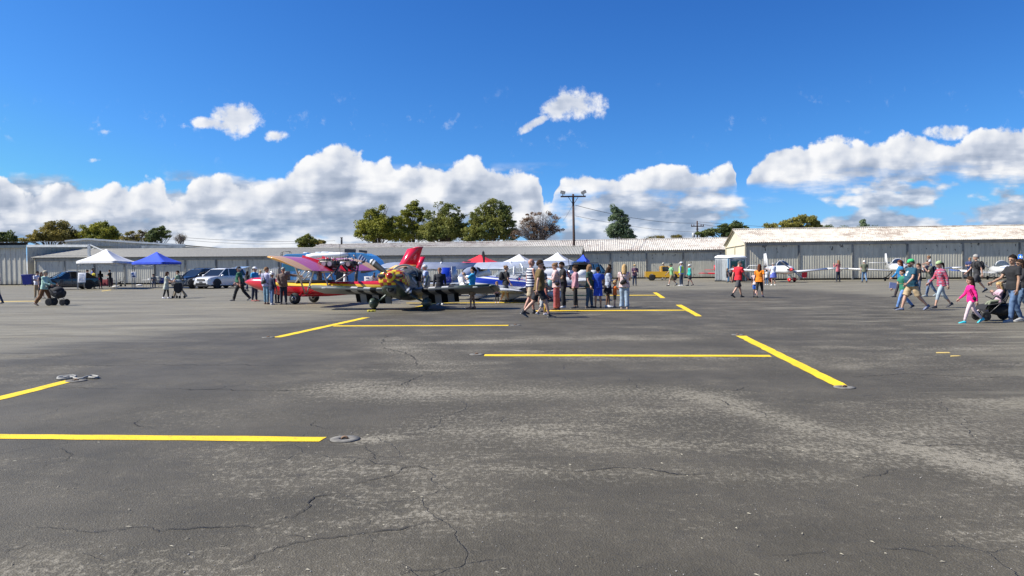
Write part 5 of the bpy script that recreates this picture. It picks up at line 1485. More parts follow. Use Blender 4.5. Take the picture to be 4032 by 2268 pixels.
    # wing
    for sg in (-1, 1):
        s = mb(CA)
        y0, y1 = .42, 3.42
        wingmesh(s, [((.30, sg * y0, .70), 1.46, .165, 2), ((.30, sg * 1.2, .735), 1.46, .165, 2), ((.30, sg * 2.2, .785), 1.46, .165, 2), ((.30, sg * y1, .84), 1.46, .16, 2)]); w_ = fin_(s.build("wing", t))
        s = mb(GREEN); wingmesh(s, [((.30, sg * y1, .84), 1.46, .135, 1), ((.22, sg * (y1 + .14), .86), 1.32, .11, 1), ((.0, sg * (y1 + .24), .885), 1.0, .06, 1)]); fin_(s.build("wing_tip", t))
        # lowered flap
        s = mb(CA)
        a, b = sg * .62, sg * 2.05
        fl = []
        for y, z in ((a, .66), (b, .73)):
            fl.append([V((-.86, y, z + .045)), V((-.86, y, z - .01)), V((-1.08, y, z - .30)), V((-1.10, y, z - .285))])
        s.rings(fl, smooth=False); fin_(s.build("flap", t))
        s = mb(mat("clear_lens", (.4, .42, .40), .1, var=0)); s.box((.27, sg * 2.9, .80), (.10, .18, .055), bevel=.02); fin_(s.build("landing_light", t))
        wg = M.inverted() @ V((0, sg * 1.02, .21))
        s = mb(GREEN); s.tube([M @ V((.42, sg * .36, .56)), V((.06, sg * .75, .38)), V((0, sg * 1.0, .24))], [.045, .036, .03], 8); s.build("landing_gear_leg", t)
        s = mb(RUB); s.lathe([(-.06, .08), (-.06, .16), (-.03, .185), (.03, .185), (.06, .16), (.06, .08)], (0, sg * 1.02, .185), (0, 1, 0), 22); s.build("wheel", t)
        s = mb(GREEN); fus(s, [(.34, .27, .03, .04, 2), (.28, .27, .10, .12, 2), (.12, .26, .155, .19, 2.1), (-.05, .27, .16, .20, 2.1), (-.35, .29, .11, .13, 2), (-.75, .33, .015, .02, 2)], 20)
        for v in s.bm.verts: v.co.y += sg * 1.02
        s.build("wheel_fairing", t)
        s = mb(CA); wingmesh(s, [((-3.75, sg * .06, 1.16), .85, .09, 0), ((-3.95, sg * 1.25, 1.18), .6, .08, 0)]); fin_(s.build("tailplane", t))
    s = mb(CA); finmesh(s, (-3.5, -4.75, 1.15, 0), (-4.2, -4.8, 2.0, 0)); fin_(s.build("fin", t))
    # windscreen, arch and opened canopy
    s = mb(GLASSC); fus(s, [(.10, 1.32, .30, .05, 2), (-.15, 1.38, .44, .20, 2), (-.42, 1.40, .50, .36, 2)], 24, caps=False); fin_(s.build("windscreen", t))
    FR = mat("canopy_frame_grey", (.13, .15, .15), .4, var=.1)
    s = mb(FR); s.tube([V((-.42, math.cos(a) * .52, 1.36 + math.sin(a) * .42)) for a in [PI * (k - .5) / 16 for k in range(18)]], .035, 7); fin_(s.build("windscreen_arch", t))
    s = mb(GLASST); fus(s, [(-1.25, 1.42, .50, .42, 2), (-1.6, 1.44, .49, .42, 2), (-2.1, 1.40, .40, .32, 2), (-2.6, 1.34, .22, .16, 2), (-2.9, 1.32, .05, .05, 2)], 24, caps=False); cn = fin_(s.build("canopy", t))
    s = mb(FR); s.tube([V((-1.25, math.cos(a) * .52, 1.40 + math.sin(a) * .44)) for a in [PI * (k - .5) / 16 for k in range(18)]], .03, 7); fin_(s.build("canopy_frame", t))
    s = mb(INTERIOR); fus(s, [(-.35, 1.30, .44, .12, 2.4), (-1.3, 1.32, .44, .14, 2.4)], 20); fin_(s.build("cockpit", t))
    for sg in (-1, 1):
        s = mb(mat("seat_cover", (.20, .19, .18), .8)); s.box((-1.05, sg * .22, 1.48), (.12, .34, .42), bevel=.05); fin_(s.build("seat_back", t))
    s = mb(mat("mission_mark_white", (.65, .66, .64), .5, var=0))
    for k in range(4):
        s.box((.35 - k * .17, .545, 1.12 - k * .02), (.08, .01, .09), rot=Matrix.Rotation(.4, 3, 'Y'))
    fin_(s.build("side_markings", t))
    s = mb(GREEN); s.tube([(-4.2, 0, .55), (-4.55, 0, .28)], .02, 6); s.build("tail_spring", t)
    s = mb(RUB); s.lathe([(-.03, .02), (-.03, .09), (.03, .09), (.03, .02)], (-4.6, 0, .10), (0, 1, 0), 14); s.build("tail_wheel", t)
    # yellow chock
    q = gp(1463, 1228); s = mb(paint("chock_yellow", (.80, .66, .05), .5)); s.box((0, 0, .035), (.30, .09, .07), bevel=.01); s.mat(BLKP); s.box((-.07, -.047, .035), (.05, .006, .04)); s.box((.06, -.047, .035), (.07, .006, .04))
    o = s.build("wheel_chock", label="small yellow wheel chock in front of the checkered airplane's left-hand wheel", cat="chock"); o.location = (q.x, q.y, 0)
warbird()

# ---- red twin with pusher engines on the wing
def twin():
    def wing_cloth():
        m, nt, b = newmat("red_purple_wing_fabric"); g = NG(nt); g.dim = '3D'
        tc = g.new('ShaderNodeTexCoord'); P = X(g, tc.outputs['Object']); x, y, z = g.sep(P); ay = y.abs()
        col = g.mix(g.smooth(ay, 1.55, 1.60), (.55, .008, .02), (.60, .10, .20))
        col = g.mix(g.smooth(ay, 3.28, 3.30), col, (.80, .42, .07))
        rb = g.math('ABSOLUTE', g.math('FRACT', ay / .30) - .5)
        col = g.mix(g.smooth(rb, .44, .49) * .45, col, (.20, .03, .06))
        nt.links.new(col.o, b.inputs['Base Color']); setp(b, rough=.35, coat=.5, coatr=.1)
        bp = g.new('ShaderNodeBump'); bp.inputs['Strength'].default_value = .6; bp.inputs['Distance'].default_value = .03
        nt.links.new(rb.o, bp.inputs['Height']); nt.links.new(bp.outputs[0], b.inputs['Normal'])
        return m
    def hull():
        m, nt, b = newmat("red_hull_yellow_band"); g = NG(nt); g.dim = '3D'
        tc = g.new('ShaderNodeTexCoord'); P = X(g, tc.outputs['Object']); x, y, z = g.sep(P)
        zz = z - x * .03
        band_ = g.smooth(zz, .80, .81) * g.smooth(zz, .96, .95) * g.smooth(x, 1.75, 1.6)
        thin = g.smooth(zz, .765, .775) * g.smooth(zz, .80, .795) * g.smooth(x, 1.75, 1.6)
        col = g.mix(band_, (.52, .008, .018), (.80, .50, .02)); col = g.mix(thin, col, (.02, .02, .02))
        nt.links.new(col.o, b.inputs['Base Color']); setp(b, rough=.25, coat=.8, coatr=.06)
        return m
    WC, HL = wing_cloth(), hull()
    REDP = paint("gloss_red_paint", (.60, .008, .03)); TUBE = mat("light_grey_strut", (.50, .49, .45), .4, var=.05); BLK = mat("black_blade", (.015, .016, .018), .35, var=.1)
    p = gp(1200, 1194); p = V((p.x, p.y, 0))
    t = thing("airplane", "red high-wing airplane with twin engines on top and yellow-tipped pink and red wing", "airplane", p, R(168.5))
    s = mb(HL)
    fus(s, [(3.02, 1.00, .02, .02, 2), (2.85, .99, .12, .12, 2), (2.5, .95, .25, .25, 2.1), (2.1, .90, .33, .33, 2.2), (1.6, .80, .38, .36, 2.4), (1.0, .70, .40, .36, 2.6), (0, .64, .40, .34, 2.6), (-1.2, .66, .38, .34, 2.6), (-2.4, .70, .30, .30, 2.4), (-3.6, .78, .20, .24, 2.2), (-4.8, .88, .10, .18, 2), (-5.6, .92, .04, .12, 2)])
    s.build("fuselage", t)
    s = mb(GLASSC); fus(s, [(2.25, 1.10, .12, .08, 2), (1.95, 1.20, .30, .28, 2), (1.5, 1.25, .36, .42, 2), (1.2, 1.25, .37, .42, 2)], 22, caps=False); s.build("front_windscreen", t)
    s = mb(GLASSC); fus(s, [(.35, 1.1, .2, .1, 2), (.05, 1.2, .36, .36, 2), (-.5, 1.25, .38, .42, 2)], 22, caps=False); s.build("rear_windscreen", t)
    s = mb(INTERIOR); fus(s, [(1.6, .98, .30, .10, 2.4), (-1.4, .98, .30, .10, 2.4)], 18); s.build("cockpit", t)
    for x in (.85, -.75):
        s = mb(mat("seat_cover", (.20, .19, .18), .8)); s.box((x, 0, 1.22), (.14, .38, .55), bevel=.05); s.build("seat_back", t)
    # wing : nose-up attitude
    inc = 20.0
    def zc(y): return 2.05 + abs(y) * .012
    for sg in (-1, 1):
        s = mb(WC)
        wingmesh(s, [((-.38, sg * .0, zc(0)), 1.78, .13, inc), ((-.38, sg * 1.6, zc(1.6)), 1.78, .13, inc), ((-.38, sg * 3.3, zc(3.3)), 1.78, .13, inc), ((-.40, sg * 4.0, zc(4)), 1.74, .12, inc), ((-.55, sg * 4.35, zc(4.3) - .02), 1.45, .08, inc), ((-.85, sg * 4.5, zc(4.3) - .07), .9, .03, inc)])
        w_ = s.build("wing", t)
        # struts
        for (xa, xb) in ((-.2, -.75), (-.2, -1.75)):
            pass
        s = mb(TUBE); s.tube([(-.25, sg * .40, .42), (-.72, sg * 2.35, 1.80)], .040, 8); s.build("wing_strut", t)
        s = mb(TUBE); s.tube([(-.30, sg * .40, .42), (-1.65, sg * 2.35, 1.58)], .036, 8); s.build("wing_strut", t)
        s = mb(TUBE); s.tube([(-1.35, sg * .38, .80), (-1.0, sg * .35, 1.75)], .035, 8); s.build("cabane_strut", t)
        s = mb(TUBE); s.tube([(.3, sg * .30, .95), (-.55, sg * .28, 1.85)], .03, 8); s.build("cabane_strut", t)
        s = mb(BLACKM); s.tube([(-.75, sg * 2.3, 1.78), (-2.2, sg * .35, .72)], .012, 4); s.build("bracing_wire", t)
        # landing gear
        s = mb(REDP); s.tube([(-.05, sg * .36, .48), (.0, sg * .82, .27)], .032, 8); s.tube([(-.55, sg * .36, .50), (.0, sg * .82, .27)], .022, 6); s.build("landing_gear_leg", t)
        s = mb(RUB); s.lathe([(-.11, .10), (-.12, .17), (-.09, .235), (-.04, .255), (.04, .255), (.09, .235), (.12, .17), (.11, .10)], (0, sg * .95, .255), (0, 1, 0), 28); wt = s.build("wheel", t)
        s = mb(ALLOY); s.lathe([(-.10, .01), (-.115, .11), (.115, .11), (.10, .01)], (0, sg * .95, .255), (0, 1, 0), 18); s.build("hub", wt)
        s = mb(BLKP)
        for k in range(3):
            a = 2 * PI * k / 3; s.lathe([(-.118, .022), (.118, .022)], (math.cos(a) * .06, sg * .95, .255 + math.sin(a) * .06), (0, 1, 0), 8)
        s.build("hub_hole", wt)
        # engine on the trailing part of the wing, pusher propeller behind it
        ex, ey, ez = -1.70, sg * 1.0, 1.80
        DK = mat("dark_engine_metal", (.055, .050, .045), .4, var=.5, scale=14, metal=.4); SV = mat("engine_silver", (.45, .44, .42), .35, var=.2, scale=10, metal=.7); CU = mat("bronze_manifold", (.22, .15, .10), .4, var=.3, scale=8, metal=.5)
        s = mb(DK); s.box((ex, ey, ez - .02), (.78, .42, .34), bevel=.06); s.box((ex + .15, ey, ez + .14), (.52, .34, .18), bevel=.03); s.lathe([(-.45, .09), (-.1, .11), (.1, .11)], (ex - .1, ey, ez + .02), (1, 0, 0), 12)
        s.build("engine_block", t)
        s = mb(SV)
        for q in (-.16, .12):
            for y_ in (-1, 1):
                for f in range(4): s.lathe([(0, .105), (.014, .105)], (ex + q, ey + y_ * (.20 + f * .035), ez), (0, 1, 0), 10)
                s.tube([(ex + q, ey + y_ * .12, ez + .10), (ex + q - .08, ey + y_ * .20, ez + .22), (ex + q - .02, ey + y_ * .1, ez + .30)], .022, 5)
        s.build("cylinder_head", t)
        s = mb(CU); s.tube([(ex + .3, ey + .2, ez - .12), (ex + .15, ey + .30, ez - .26), (ex - .2, ey + .16, ez - .32), (ex - .45, ey, ez - .2)], .034, 6); s.tube([(ex + .25, ey - .16, ez - .1), (ex, ey - .2, ez - .22), (ex - .25, ey - .1, ez - .26)], .028, 6); s.build("exhaust_manifold", t)
        s = mb(SV); s.lathe([(-.3, .03), (-.28, .09), (.25, .09), (.28, .03)], (ex + .1, ey, ez - .30), (1, 0, 0), 12); s.build("muffler", t)
        s = mb(REDP) if False else mb(DK); s.rings([[V((ex + .62, ey - .02, ez - .02)), V((ex + .62, ey + .02, ez - .02)), V((ex + .62, ey, ez + .02))], [V((ex + .45, ey - .16, ez - .1)), V((ex + .45, ey + .16, ez - .1)), V((ex + .45, ey, ez + .2))]], smooth=False); s.build("engine_fairing", t)
        s = mb(REDP); s.box((ex + .85, ey + sg * .0, ez + .20), (.9, .04, .16), rot=Matrix.Rotation(R(-16), 3, 'Y')); s.build("engine_mount_plate", t)
        s = mb(WHITEM); s.lathe([(-.75, .02), (-.62, .075), (-.52, .085), (-.5, .03)], (ex, ey, ez + .02), (1, 0, 0), 14); s.build("spinner", t)
        s = mb(CU); r9 = random.Random(int(5 + sg))
        for k in range(12):
            a = V((ex + r9.uniform(-.4, .4), ey + r9.uniform(-.24, .24), ez + r9.uniform(-.28, .26))); b = a + V((r9.uniform(-.25, .25), r9.uniform(-.15, .15), r9.uniform(-.2, .2)))
            s.tube([a, a.lerp(b, .5) + V((0, 0, r9.uniform(-.08, .1))), b], r9.uniform(.012, .028), 5)
        s.build("engine_hoses", t)
        for k in range(3):
            s = mb(BLK); blade(s, (ex - .56, ey, ez + .02), R(68 + 120 * k + 16 * sg), .86, .13, BLK, pitch=.4); s.build("propeller_blade", t)
    # tail
    s = mb(REDP); finmesh(s, (-4.25, -5.25, 1.10, 0), (-5.02, -5.72, 2.44, 0), .06); finmesh(s, (-5.02, -5.72, 2.44, 0), (-5.45, -5.76, 2.53, 0), .05); s.build("fin", t)
    s = mb(paint("rudder_red", (.70, .012, .05))); finmesh(s, (-5.24, -5.50, 1.25, .0), (-5.62, -5.86, 2.08, .0), .03); s.build("rudder", t)
    MU = mat("painted_mural_dark", (.05, .03, .06), .4, var=.9, scale=5); OR = mat("mural_orange", (.65, .35, .12), .4, var=.3, scale=6)
    s = mb(MU); finmesh(s, (-3.2, -5.45, .95, 0), (-4.30, -5.40, 1.62, 0), .09); s.build("tail_mural_panel", t)
    s = mb(OR); finmesh(s, (-4.1, -5.5, 1.56, 0), (-4.45, -5.45, 1.72, 0), .10); s.build("tail_mural_edge", t)
    for sg in (-1, 1):
        s = mb(REDP); wingmesh(s, [((-4.7, sg * .05, 1.06), .95, .07, 0), ((-4.9, sg * 1.5, 1.08), .7, .06, 0)]); s.build("tailplane", t)
    s = mb(REDP); s.tube([(-5.2, 0, .82), (-5.75, 0, .30)], .03, 6); s.build("tail_spring", t)
    s = mb(RUB); s.lathe([(-.04, .03), (-.04, .12), (.04, .12), (.04, .03)], (-5.85, 0, .13), (0, 1, 0), 16); s.build("tail_wheel", t)
twin()

# ---- general low-wing airplane
def lowwing(label, p, rz, span, L, fm, wm, tipm=None, gear='tri', ttail=False, nose=None, prop=None, band_m=None, rd=1.0, canopy_m=GLASST, pants=None, pitch=0.0, bl=.95, tailm=None, wz=.72, chord=1.5, hdg_prop=.6, dih=.06, legm=None, propblades=2, fs=1.0, finh=1.0, zc=1.02, tz=None, tsp=.17, bh=1.0):
    t = thing("airplane", label, "airplane", p, rz)
    M = Matrix.Rotation(-pitch, 4, 'Y')
    def F_(o): o.data.transform(M); return o
    tailm = tailm or fm; tipm = tipm or wm; legm = legm or fm
    nx = L * .30; tx = -L * .70; w = .54 * fs
    s = mb(fm)
    fus(s, [(nx - .02, zc, .20, .18, 2), (nx - .15, zc - .01, .36, .30, 2.3), (nx - .5, zc - .02, .46, .38, 2.4), (nx - 1.2, zc, w, .44, 2.4), (nx - 2.2, zc + .02, w, .46, 2.4), (nx - 3.2, zc + .04, w * .85, .42, 2.3), (tx + 1.6, zc + .08, .26, .28, 2.1), (tx + .4, zc + .12, .09, .15, 2), (tx, zc + .14, .03, .08, 2)])
    F_(s.build("fuselage", t))
    if band_m:
        for sg in (-1, 1):
            s = mb(band_m)
            a = [(nx - .3, zc + .02, .08), (nx - 1.2, zc - .03, .13), (nx - 2.6, zc - .05, .16), (nx - 4, zc + .06, .12), (tx + .3, zc + .14, .05)]
            def wid(x):
                pts = [(nx - .5, .46), (nx - 1.2, w), (nx - 2.2, w), (nx - 3.2, w * .85), (tx + 1.6, .26), (tx, .05)]
                for (x0, w0), (x1, w1) in zip(pts[:-1], pts[1:]):
                    if x <= x0 and x >= x1: return w0 + (w1 - w0) * (x0 - x) / (x0 - x1)
                return .40
            s.rings([[V((x, sg * (wid(x) + .012), z + h)) for x, z, h in a], [V((x, sg * (wid(x) + .012), z - h)) for x, z, h in a]], closed=False, caps=False)
            F_(s.build("side_stripe", t))
    s = mb(canopy_m); fus(s, [(nx - 1.15, zc + .38, .28, .04, 2), (nx - 1.6, zc + .40, .46, .32, 2), (nx - 2.1, zc + .40, .50, .46, 2), (nx - 2.8, zc + .40, .46, .44, 2), (nx - 3.5, zc + .36, .30, .22, 2), (nx - 3.9, zc + .33, .1, .06, 2)], 24, caps=False); F_(s.build("canopy", t))
    s = mb(fm); s.tube([V((nx - 2.25, math.cos(a) * .505, zc + .40 + math.sin(a) * .47)) for a in [PI * k / 14 for k in range(15)]], .04, 6); F_(s.build("canopy_frame", t))
    s = mb(INTERIOR); fus(s, [(nx - 1.4, zc + .36, .36, .10, 2.4), (nx - 3.3, zc + .36, .36, .10, 2.4)], 16); F_(s.build("cockpit", t))
    for sg in (-1, 1):
        s = mb(wm); hs_ = span / 2
        wingmesh(s, [((nx - 1.35, sg * .35, wz), chord * 1.05, .15, 5), ((nx - 1.38, sg * hs_ * .82, wz + hs_ * .82 * dih), chord, .15, 4)]); F_(s.build("wing", t))
        s = mb(tipm); wingmesh(s, [((nx - 1.38, sg * hs_ * .82, wz + hs_ * .82 * dih), chord, .15, 4), ((nx - 1.42, sg * hs_ * .97, wz + hs_ * .97 * dih), chord * .92, .11, 2), ((nx - 1.7, sg * hs_, wz + hs_ * dih), chord * .6, .05, 2)]); F_(s.build("wing_tip", t))
        zt_ = tz or (zc + .16)
        s = mb(tailm); wingmesh(s, [((tx + .85, sg * .04, zt_), .8, .09, 0), ((tx + .75, sg * span * tsp, zt_), .62, .08, 0)]); F_(s.build("tailplane", t))
        wy = 1.15 if gear == 'tri' else 1.0
        wx = nx - 2.05 if gear == 'tri' else nx - .95
        s = mb(legm); s.tube([(wx, sg * .45, wz - .02), (wx, sg * wy, .25)], .04, 8); s.build("landing_gear_leg", t)
        s = mb(RUB); s.lathe([(-.07, .08), (-.07, .17), (-.035, .2), (.035, .2), (.07, .17), (.07, .08)], (wx, sg * wy, .2), (0, 1, 0), 20); wt = s.build("wheel", t)
        if pants:
            s = mb(pants); fus(s, [(wx + .4, .27, .03, .04, 2), (wx + .3, .27, .11, .13, 2), (wx + .1, .27, .15, .2, 2.1), (wx - .1, .28, .15, .2, 2.1), (wx - .45, .31, .09, .11, 2), (wx - .75, .34, .015, .02, 2)], 18)
            for v in s.bm.verts: v.co.y += sg * wy
            s.build("wheel_fairing", t)
    if gear == 'tri':
        s = mb(legm); s.tube([(nx - .55, 0, zc - .3), (nx - .45, 0, .25)], .04, 8); s.build("nose_gear_leg", t)
        s = mb(RUB); s.lathe([(-.06, .08), (-.06, .15), (-.03, .18), (.03, .18), (.06, .15), (.06, .08)], (nx - .45, 0, .18), (0, 1, 0), 20); s.build("nose_wheel", t)
        if pants:
            s = mb(pants); fus(s, [(nx - .1, .25, .03, .03, 2), (nx - .3, .25, .12, .17, 2.1), (nx - .55, .26, .12, .17, 2), (nx - .95, .30, .02, .02, 2)], 16); s.build("nose_wheel_fairing", t)
    else:
        s = mb(RUB); s.lathe([(-.03, .02), (-.03, .09), (.03, .09), (.03, .02)], (tx + .3, 0, .1), (0, 1, 0), 14); s.build("tail_wheel", t)
        s = mb(legm); s.tube([(tx + .5, 0, zc - .2 - pitch * 2), (tx + .3, 0, .12)], .02, 6); s.build("tail_spring", t)
    zf = zc + .15
    s = mb(tailm); finmesh(s, (tx + 1.35, tx + .35, zf - .05, 0), (tx + .62, tx + .18, zf + 1.15 * finh, 0), .05); F_(s.build("fin", t))
    s = mb(tipm); finmesh(s, (tx + .34, tx - .12, zf - .05, 0), (tx + .17, tx - .14, zf + 1.13 * finh, 0), .03); F_(s.build("rudder", t))
    s = mb(nose or fm); s.lathe([(.36, .005), (.33, .06), (.24, .11), (.1, .15), (0, .16)], (nx, 0, zc), (1, 0, 0), 22); F_(s.build("spinner", t))
    pm = prop or mat("grey_propeller", (.30, .31, .32), .3, var=.1)
    for k in range(propblades):
        s = mb(pm); blade(s, (nx + .12, 0, zc), hdg_prop + 2 * PI * k / propblades, bl, .15, pm, pitch=-.45); F_(s.build("propeller_blade", t))
    for sg in (-1, 1):
        s = mb(INTERIOR); s.box((nx - .04, sg * .26, zc + .02), (.08, .20, .10), bevel=.02); F_(s.build("air_inlet", t))
    return t
WP = paint("white_aircraft_paint", (.62, .62, .61), .25); BLP = paint("deep_blue_aircraft_paint", (.01, .03, .30)); RP = paint("bright_red_aircraft_paint", (.60, .01, .015)); LBL = paint("bright_blue_aircraft_paint", (.01, .13, .62))
def white_blue():
    m, nt, b = newmat("white_paint_with_blue_belly"); g = NG(nt); g.dim = '3D'
    tc = g.new('ShaderNodeTexCoord'); x, y, z = g.sep(X(g, tc.outputs['Object']))
    q = z - x * .10
    f = (g.smooth(q, .73, .75) * g.smooth(q, .99, .97) + g.smooth(q, 1.04, 1.05) * g.smooth(q, 1.10, 1.09)).clamp()
    nt.links.new(g.mix(f, (.62, .62, .61), (.01, .03, .28)).o, b.inputs['Base Color']); setp(b, rough=.22, coat=.8, coatr=.05)
    return m
WB = white_blue()
SILV = mat("polished_aluminium", (.62, .65, .70), .28, var=.10, scale=2.0, metal=.85)
# white and blue, facing left in front of the crowd
p = gp(1905, 1186); p = V((p.x, p.y, 0))
t = lowwing("white airplane with deep blue belly and clear canopy behind the woman with the backpack", p + V((1.0, .4, 0)), R(176), 5.6, 6.0, WB, WP, gear='tri', canopy_m=GLASSC, pants=WP, pitch=0, nose=WP, finh=.45, wz=.46, zc=.76, dih=.04, bl=.8)
M = Matrix.Translation((-.78, .56, 1.04)) @ Matrix.Rotation(PI, 4, 'Z') @ Matrix.Rotation(PI / 2, 4, 'X')
text_mesh("registration", "R X", .13, RP, t, M, .004, bold=.002)
# second white one, nose to the right
p = gp(2178, 1183); p = V((p.x, p.y, 0))
lowwing("white airplane with blue trim pointing right behind the pink cardigan, its propeller upright", p + V((-.55, 1.0, 0)), R(8), 5.0, 5.2, WB, WP, gear='tail', canopy_m=GLASSC, pants=WP, pitch=R(9), nose=SILV, prop=mat("black_blade", (.015, .016, .018), .35, var=.1), hdg_prop=R(82), bl=.85, finh=.5)
# red and white near the right hangar
p = ground_uv(3084, 1108); 
lowwing("white airplane with red spinner, red wheel covers and red fin edge facing the camera", V((25.75, 73.2, 0)), R(-88), 10.0, 6.9, WP, WP, gear='tri', nose=RP, pants=RP, band_m=None, hdg_prop=R(-38), bl=1.3, dih=.07, chord=1.75, tailm=WP, fs=1.45, finh=1.3, canopy_m=GLASSD, zc=1.2, wz=.92, tz=1.62)
p = ground_uv(3520, 1101)
lowwing("white airplane with slender wings and high tail behind the man in the green cap", V((37.6, 75.0, 0)), R(-104), 11.2, 7.6, WP, WP, gear='tri', nose=WP, dih=.05, chord=1.35, fs=1.5, legm=BLKP, finh=1.15, canopy_m=GLASSD, zc=1.3, wz=.98, tz=1.8, tsp=.15)
p = on_line(3915, 76.5); p.z = 0
lowwing("white airplane with bright blue fin and blue wing tips facing away at the right", p + V((.6, 0, 0)), R(78), 9.2, 6.8, WP, WP, tipm=LBL, gear='tri', nose=WP, dih=.06, chord=1.4, tailm=LBL, finh=1.1, legm=WP)
# red one hidden by the toilets, only its nose or wing end shows
p = on_line(2868, 85.5); p.z = 0
lowwing("red airplane mostly hidden behind the portable toilets with its long red wing end showing", p + V((.6, 0, 0)), R(-75), 8.2, 6.0, RP, RP, gear='tri', nose=RP, dih=.03, chord=1.1, pants=RP, finh=.5)

# ---- big polished high-wing airplane seen from behind
def silver():
    p = gp(1872, 1166); p = V((p.x, p.y, 0))
    t = thing("airplane", "large polished silver high-wing airplane seen from behind with blue rudder", "airplane", p, R(79))
    def alu():
        m, nt, b = newmat("rivetted_aluminium"); g = NG(nt); g.dim = '3D'
        tc = g.new('ShaderNodeTexCoord'); P = X(g, tc.outputs['Object']); x, y, z = g.sep(P)
        q = g.math('ABSOLUTE', g.math('FRACT', y / .9) - .5); q2 = g.math('FRACT', y / .09)
        n = g.noise(P, 1.6, 4, .6)
        rib = g.smooth(q2, .3, .7) * g.smooth(x, -1.0, -1.08)
        col = g.mix(g.lin(n, .3, .7), (.33, .36, .41), (.48, .51, .56))
        col = g.mix(g.smooth(q, .485, .495) * .6, col, (.16, .17, .19)); col = g.mix(rib * .4, col, (.30, .33, .38))
        nt.links.new(col.o, b.inputs['Base Color']); setp(b, rough=.34, metal=.35, spec=.6)
        return m
    AL_ = alu()
    s = mb(AL_); fus(s, [(2.3, 1.15, .25, .25, 2), (2.1, 1.15, .48, .46, 2.1), (1.4, 1.12, .55, .52, 2.2), (.4, 1.12, .58, .58, 2.4), (-.8, 1.08, .55, .55, 2.3), (-2.2, 1.00, .36, .42, 2.1), (-3.8, .80, .18, .26, 2), (-5.2, .66, .07, .14, 2)]); s.build("fuselage", t)
    s = mb(GLASSD); fus(s, [(1.0, 1.50, .42, .14, 2.4), (.7, 1.52, .56, .18, 2.6), (-.3, 1.48, .572, .18, 2.6), (-.9, 1.44, .50, .12, 2.4)], 20); s.build("cabin_window", t)
    for sg in (-1, 1):
        s = mb(AL_); wingmesh(s, [((.95, sg * .0, 1.80), 1.75, .14, 10), ((.95, sg * 3.6, 1.86), 1.75, .14, 10), ((.88, sg * 5.0, 1.89), 1.5, .12, 10), ((.70, sg * 5.35, 1.88), 1.2, .08, 10), ((.3, sg * 5.5, 1.82), .7, .03, 10)]); w_ = s.build("wing", t)
        s = mb(AL_); s.tube([(.4, sg * .55, .85), (.2, sg * 2.6, 1.74)], .035, 8); s.build("wing_strut", t)
        s = mb(AL_); s.tube([(-.4, sg * .5, .85), (-.5, sg * 2.6, 1.62)], .03, 8); s.build("wing_strut", t)
        s = mb(mat("nav_white_dome", (.8, .8, .8), .2, var=0)); s.sphere((.15, sg * 2.0, 1.88), .06, 10, 6); s.build("wing_dome", t)
        s = mb(GREYM); s.tube([(.9, sg * .45, .75), (1.1, sg * 1.15, .3)], .045, 8); s.build("landing_gear_leg", t)
        s = mb(RUB); s.lathe([(-.09, .1), (-.09, .24), (-.04, .29), (.04, .29), (.09, .24), (.09, .1)], (1.1, sg * 1.2, .29), (0, 1, 0), 24); wt = s.build("wheel", t)
        s = mb(AL_); wingmesh(s, [((-4.5, sg * .05, .80), .95, .08, 0), ((-4.6, sg * 1.5, .82), .7, .07, 0)]); s.build("tailplane", t)
    s = mb(INTERIOR)
    s.box((.35, .5, 1.955), (.4, .34, .03), rot=Matrix.Rotation(-R(9), 3, 'Y')); s.build("fuel_hatch", t)
    s = mb(AL_); finmesh(s, (-3.3, -4.85, .78, 0), (-4.15, -4.90, 1.66, 0), .06); s.build("fin", t)
    s = mb(paint("rudder_blue", (.01, .04, .42), .3)); finmesh(s, (0, -.66, .62, 0), (-.04, -.52, 1.60, 0), .035); r_ = s.build("rudder", t); r_.location = (-4.88, 0, 0); r_.rotation_euler = (0, 0, R(-52))
    BLK = mat("black_blade", (.015, .016, .018), .35, var=.1)
    for k in range(2):
        s = mb(BLK); blade(s, (2.4, 0, 1.25), R(86) + PI * k, 1.35, .17, BLK, pitch=-.45); s.build("propeller_blade", t)
    s = mb(AL_); s.lathe([(.35, .01), (.25, .1), (0, .17)], (2.3, 0, 1.25), (1, 0, 0), 18); s.build("spinner", t)
    s = mb(RUB); s.lathe([(-.04, .02), (-.04, .12), (.04, .12), (.04, .02)], (-4.7, 0, .13), (0, 1, 0), 14); s.build("tail_wheel", t)
    s = mb(GREYM); s.tube([(-4.5, 0, .6), (-4.7, 0, .15)], .025, 6); s.build("tail_spring", t)
    s = mb(BLACKM); s.tube([(.1, -2.8, 1.85), (-.1, -2.85, 2.4)], .012, 4); s.build("antenna", t)
silver()
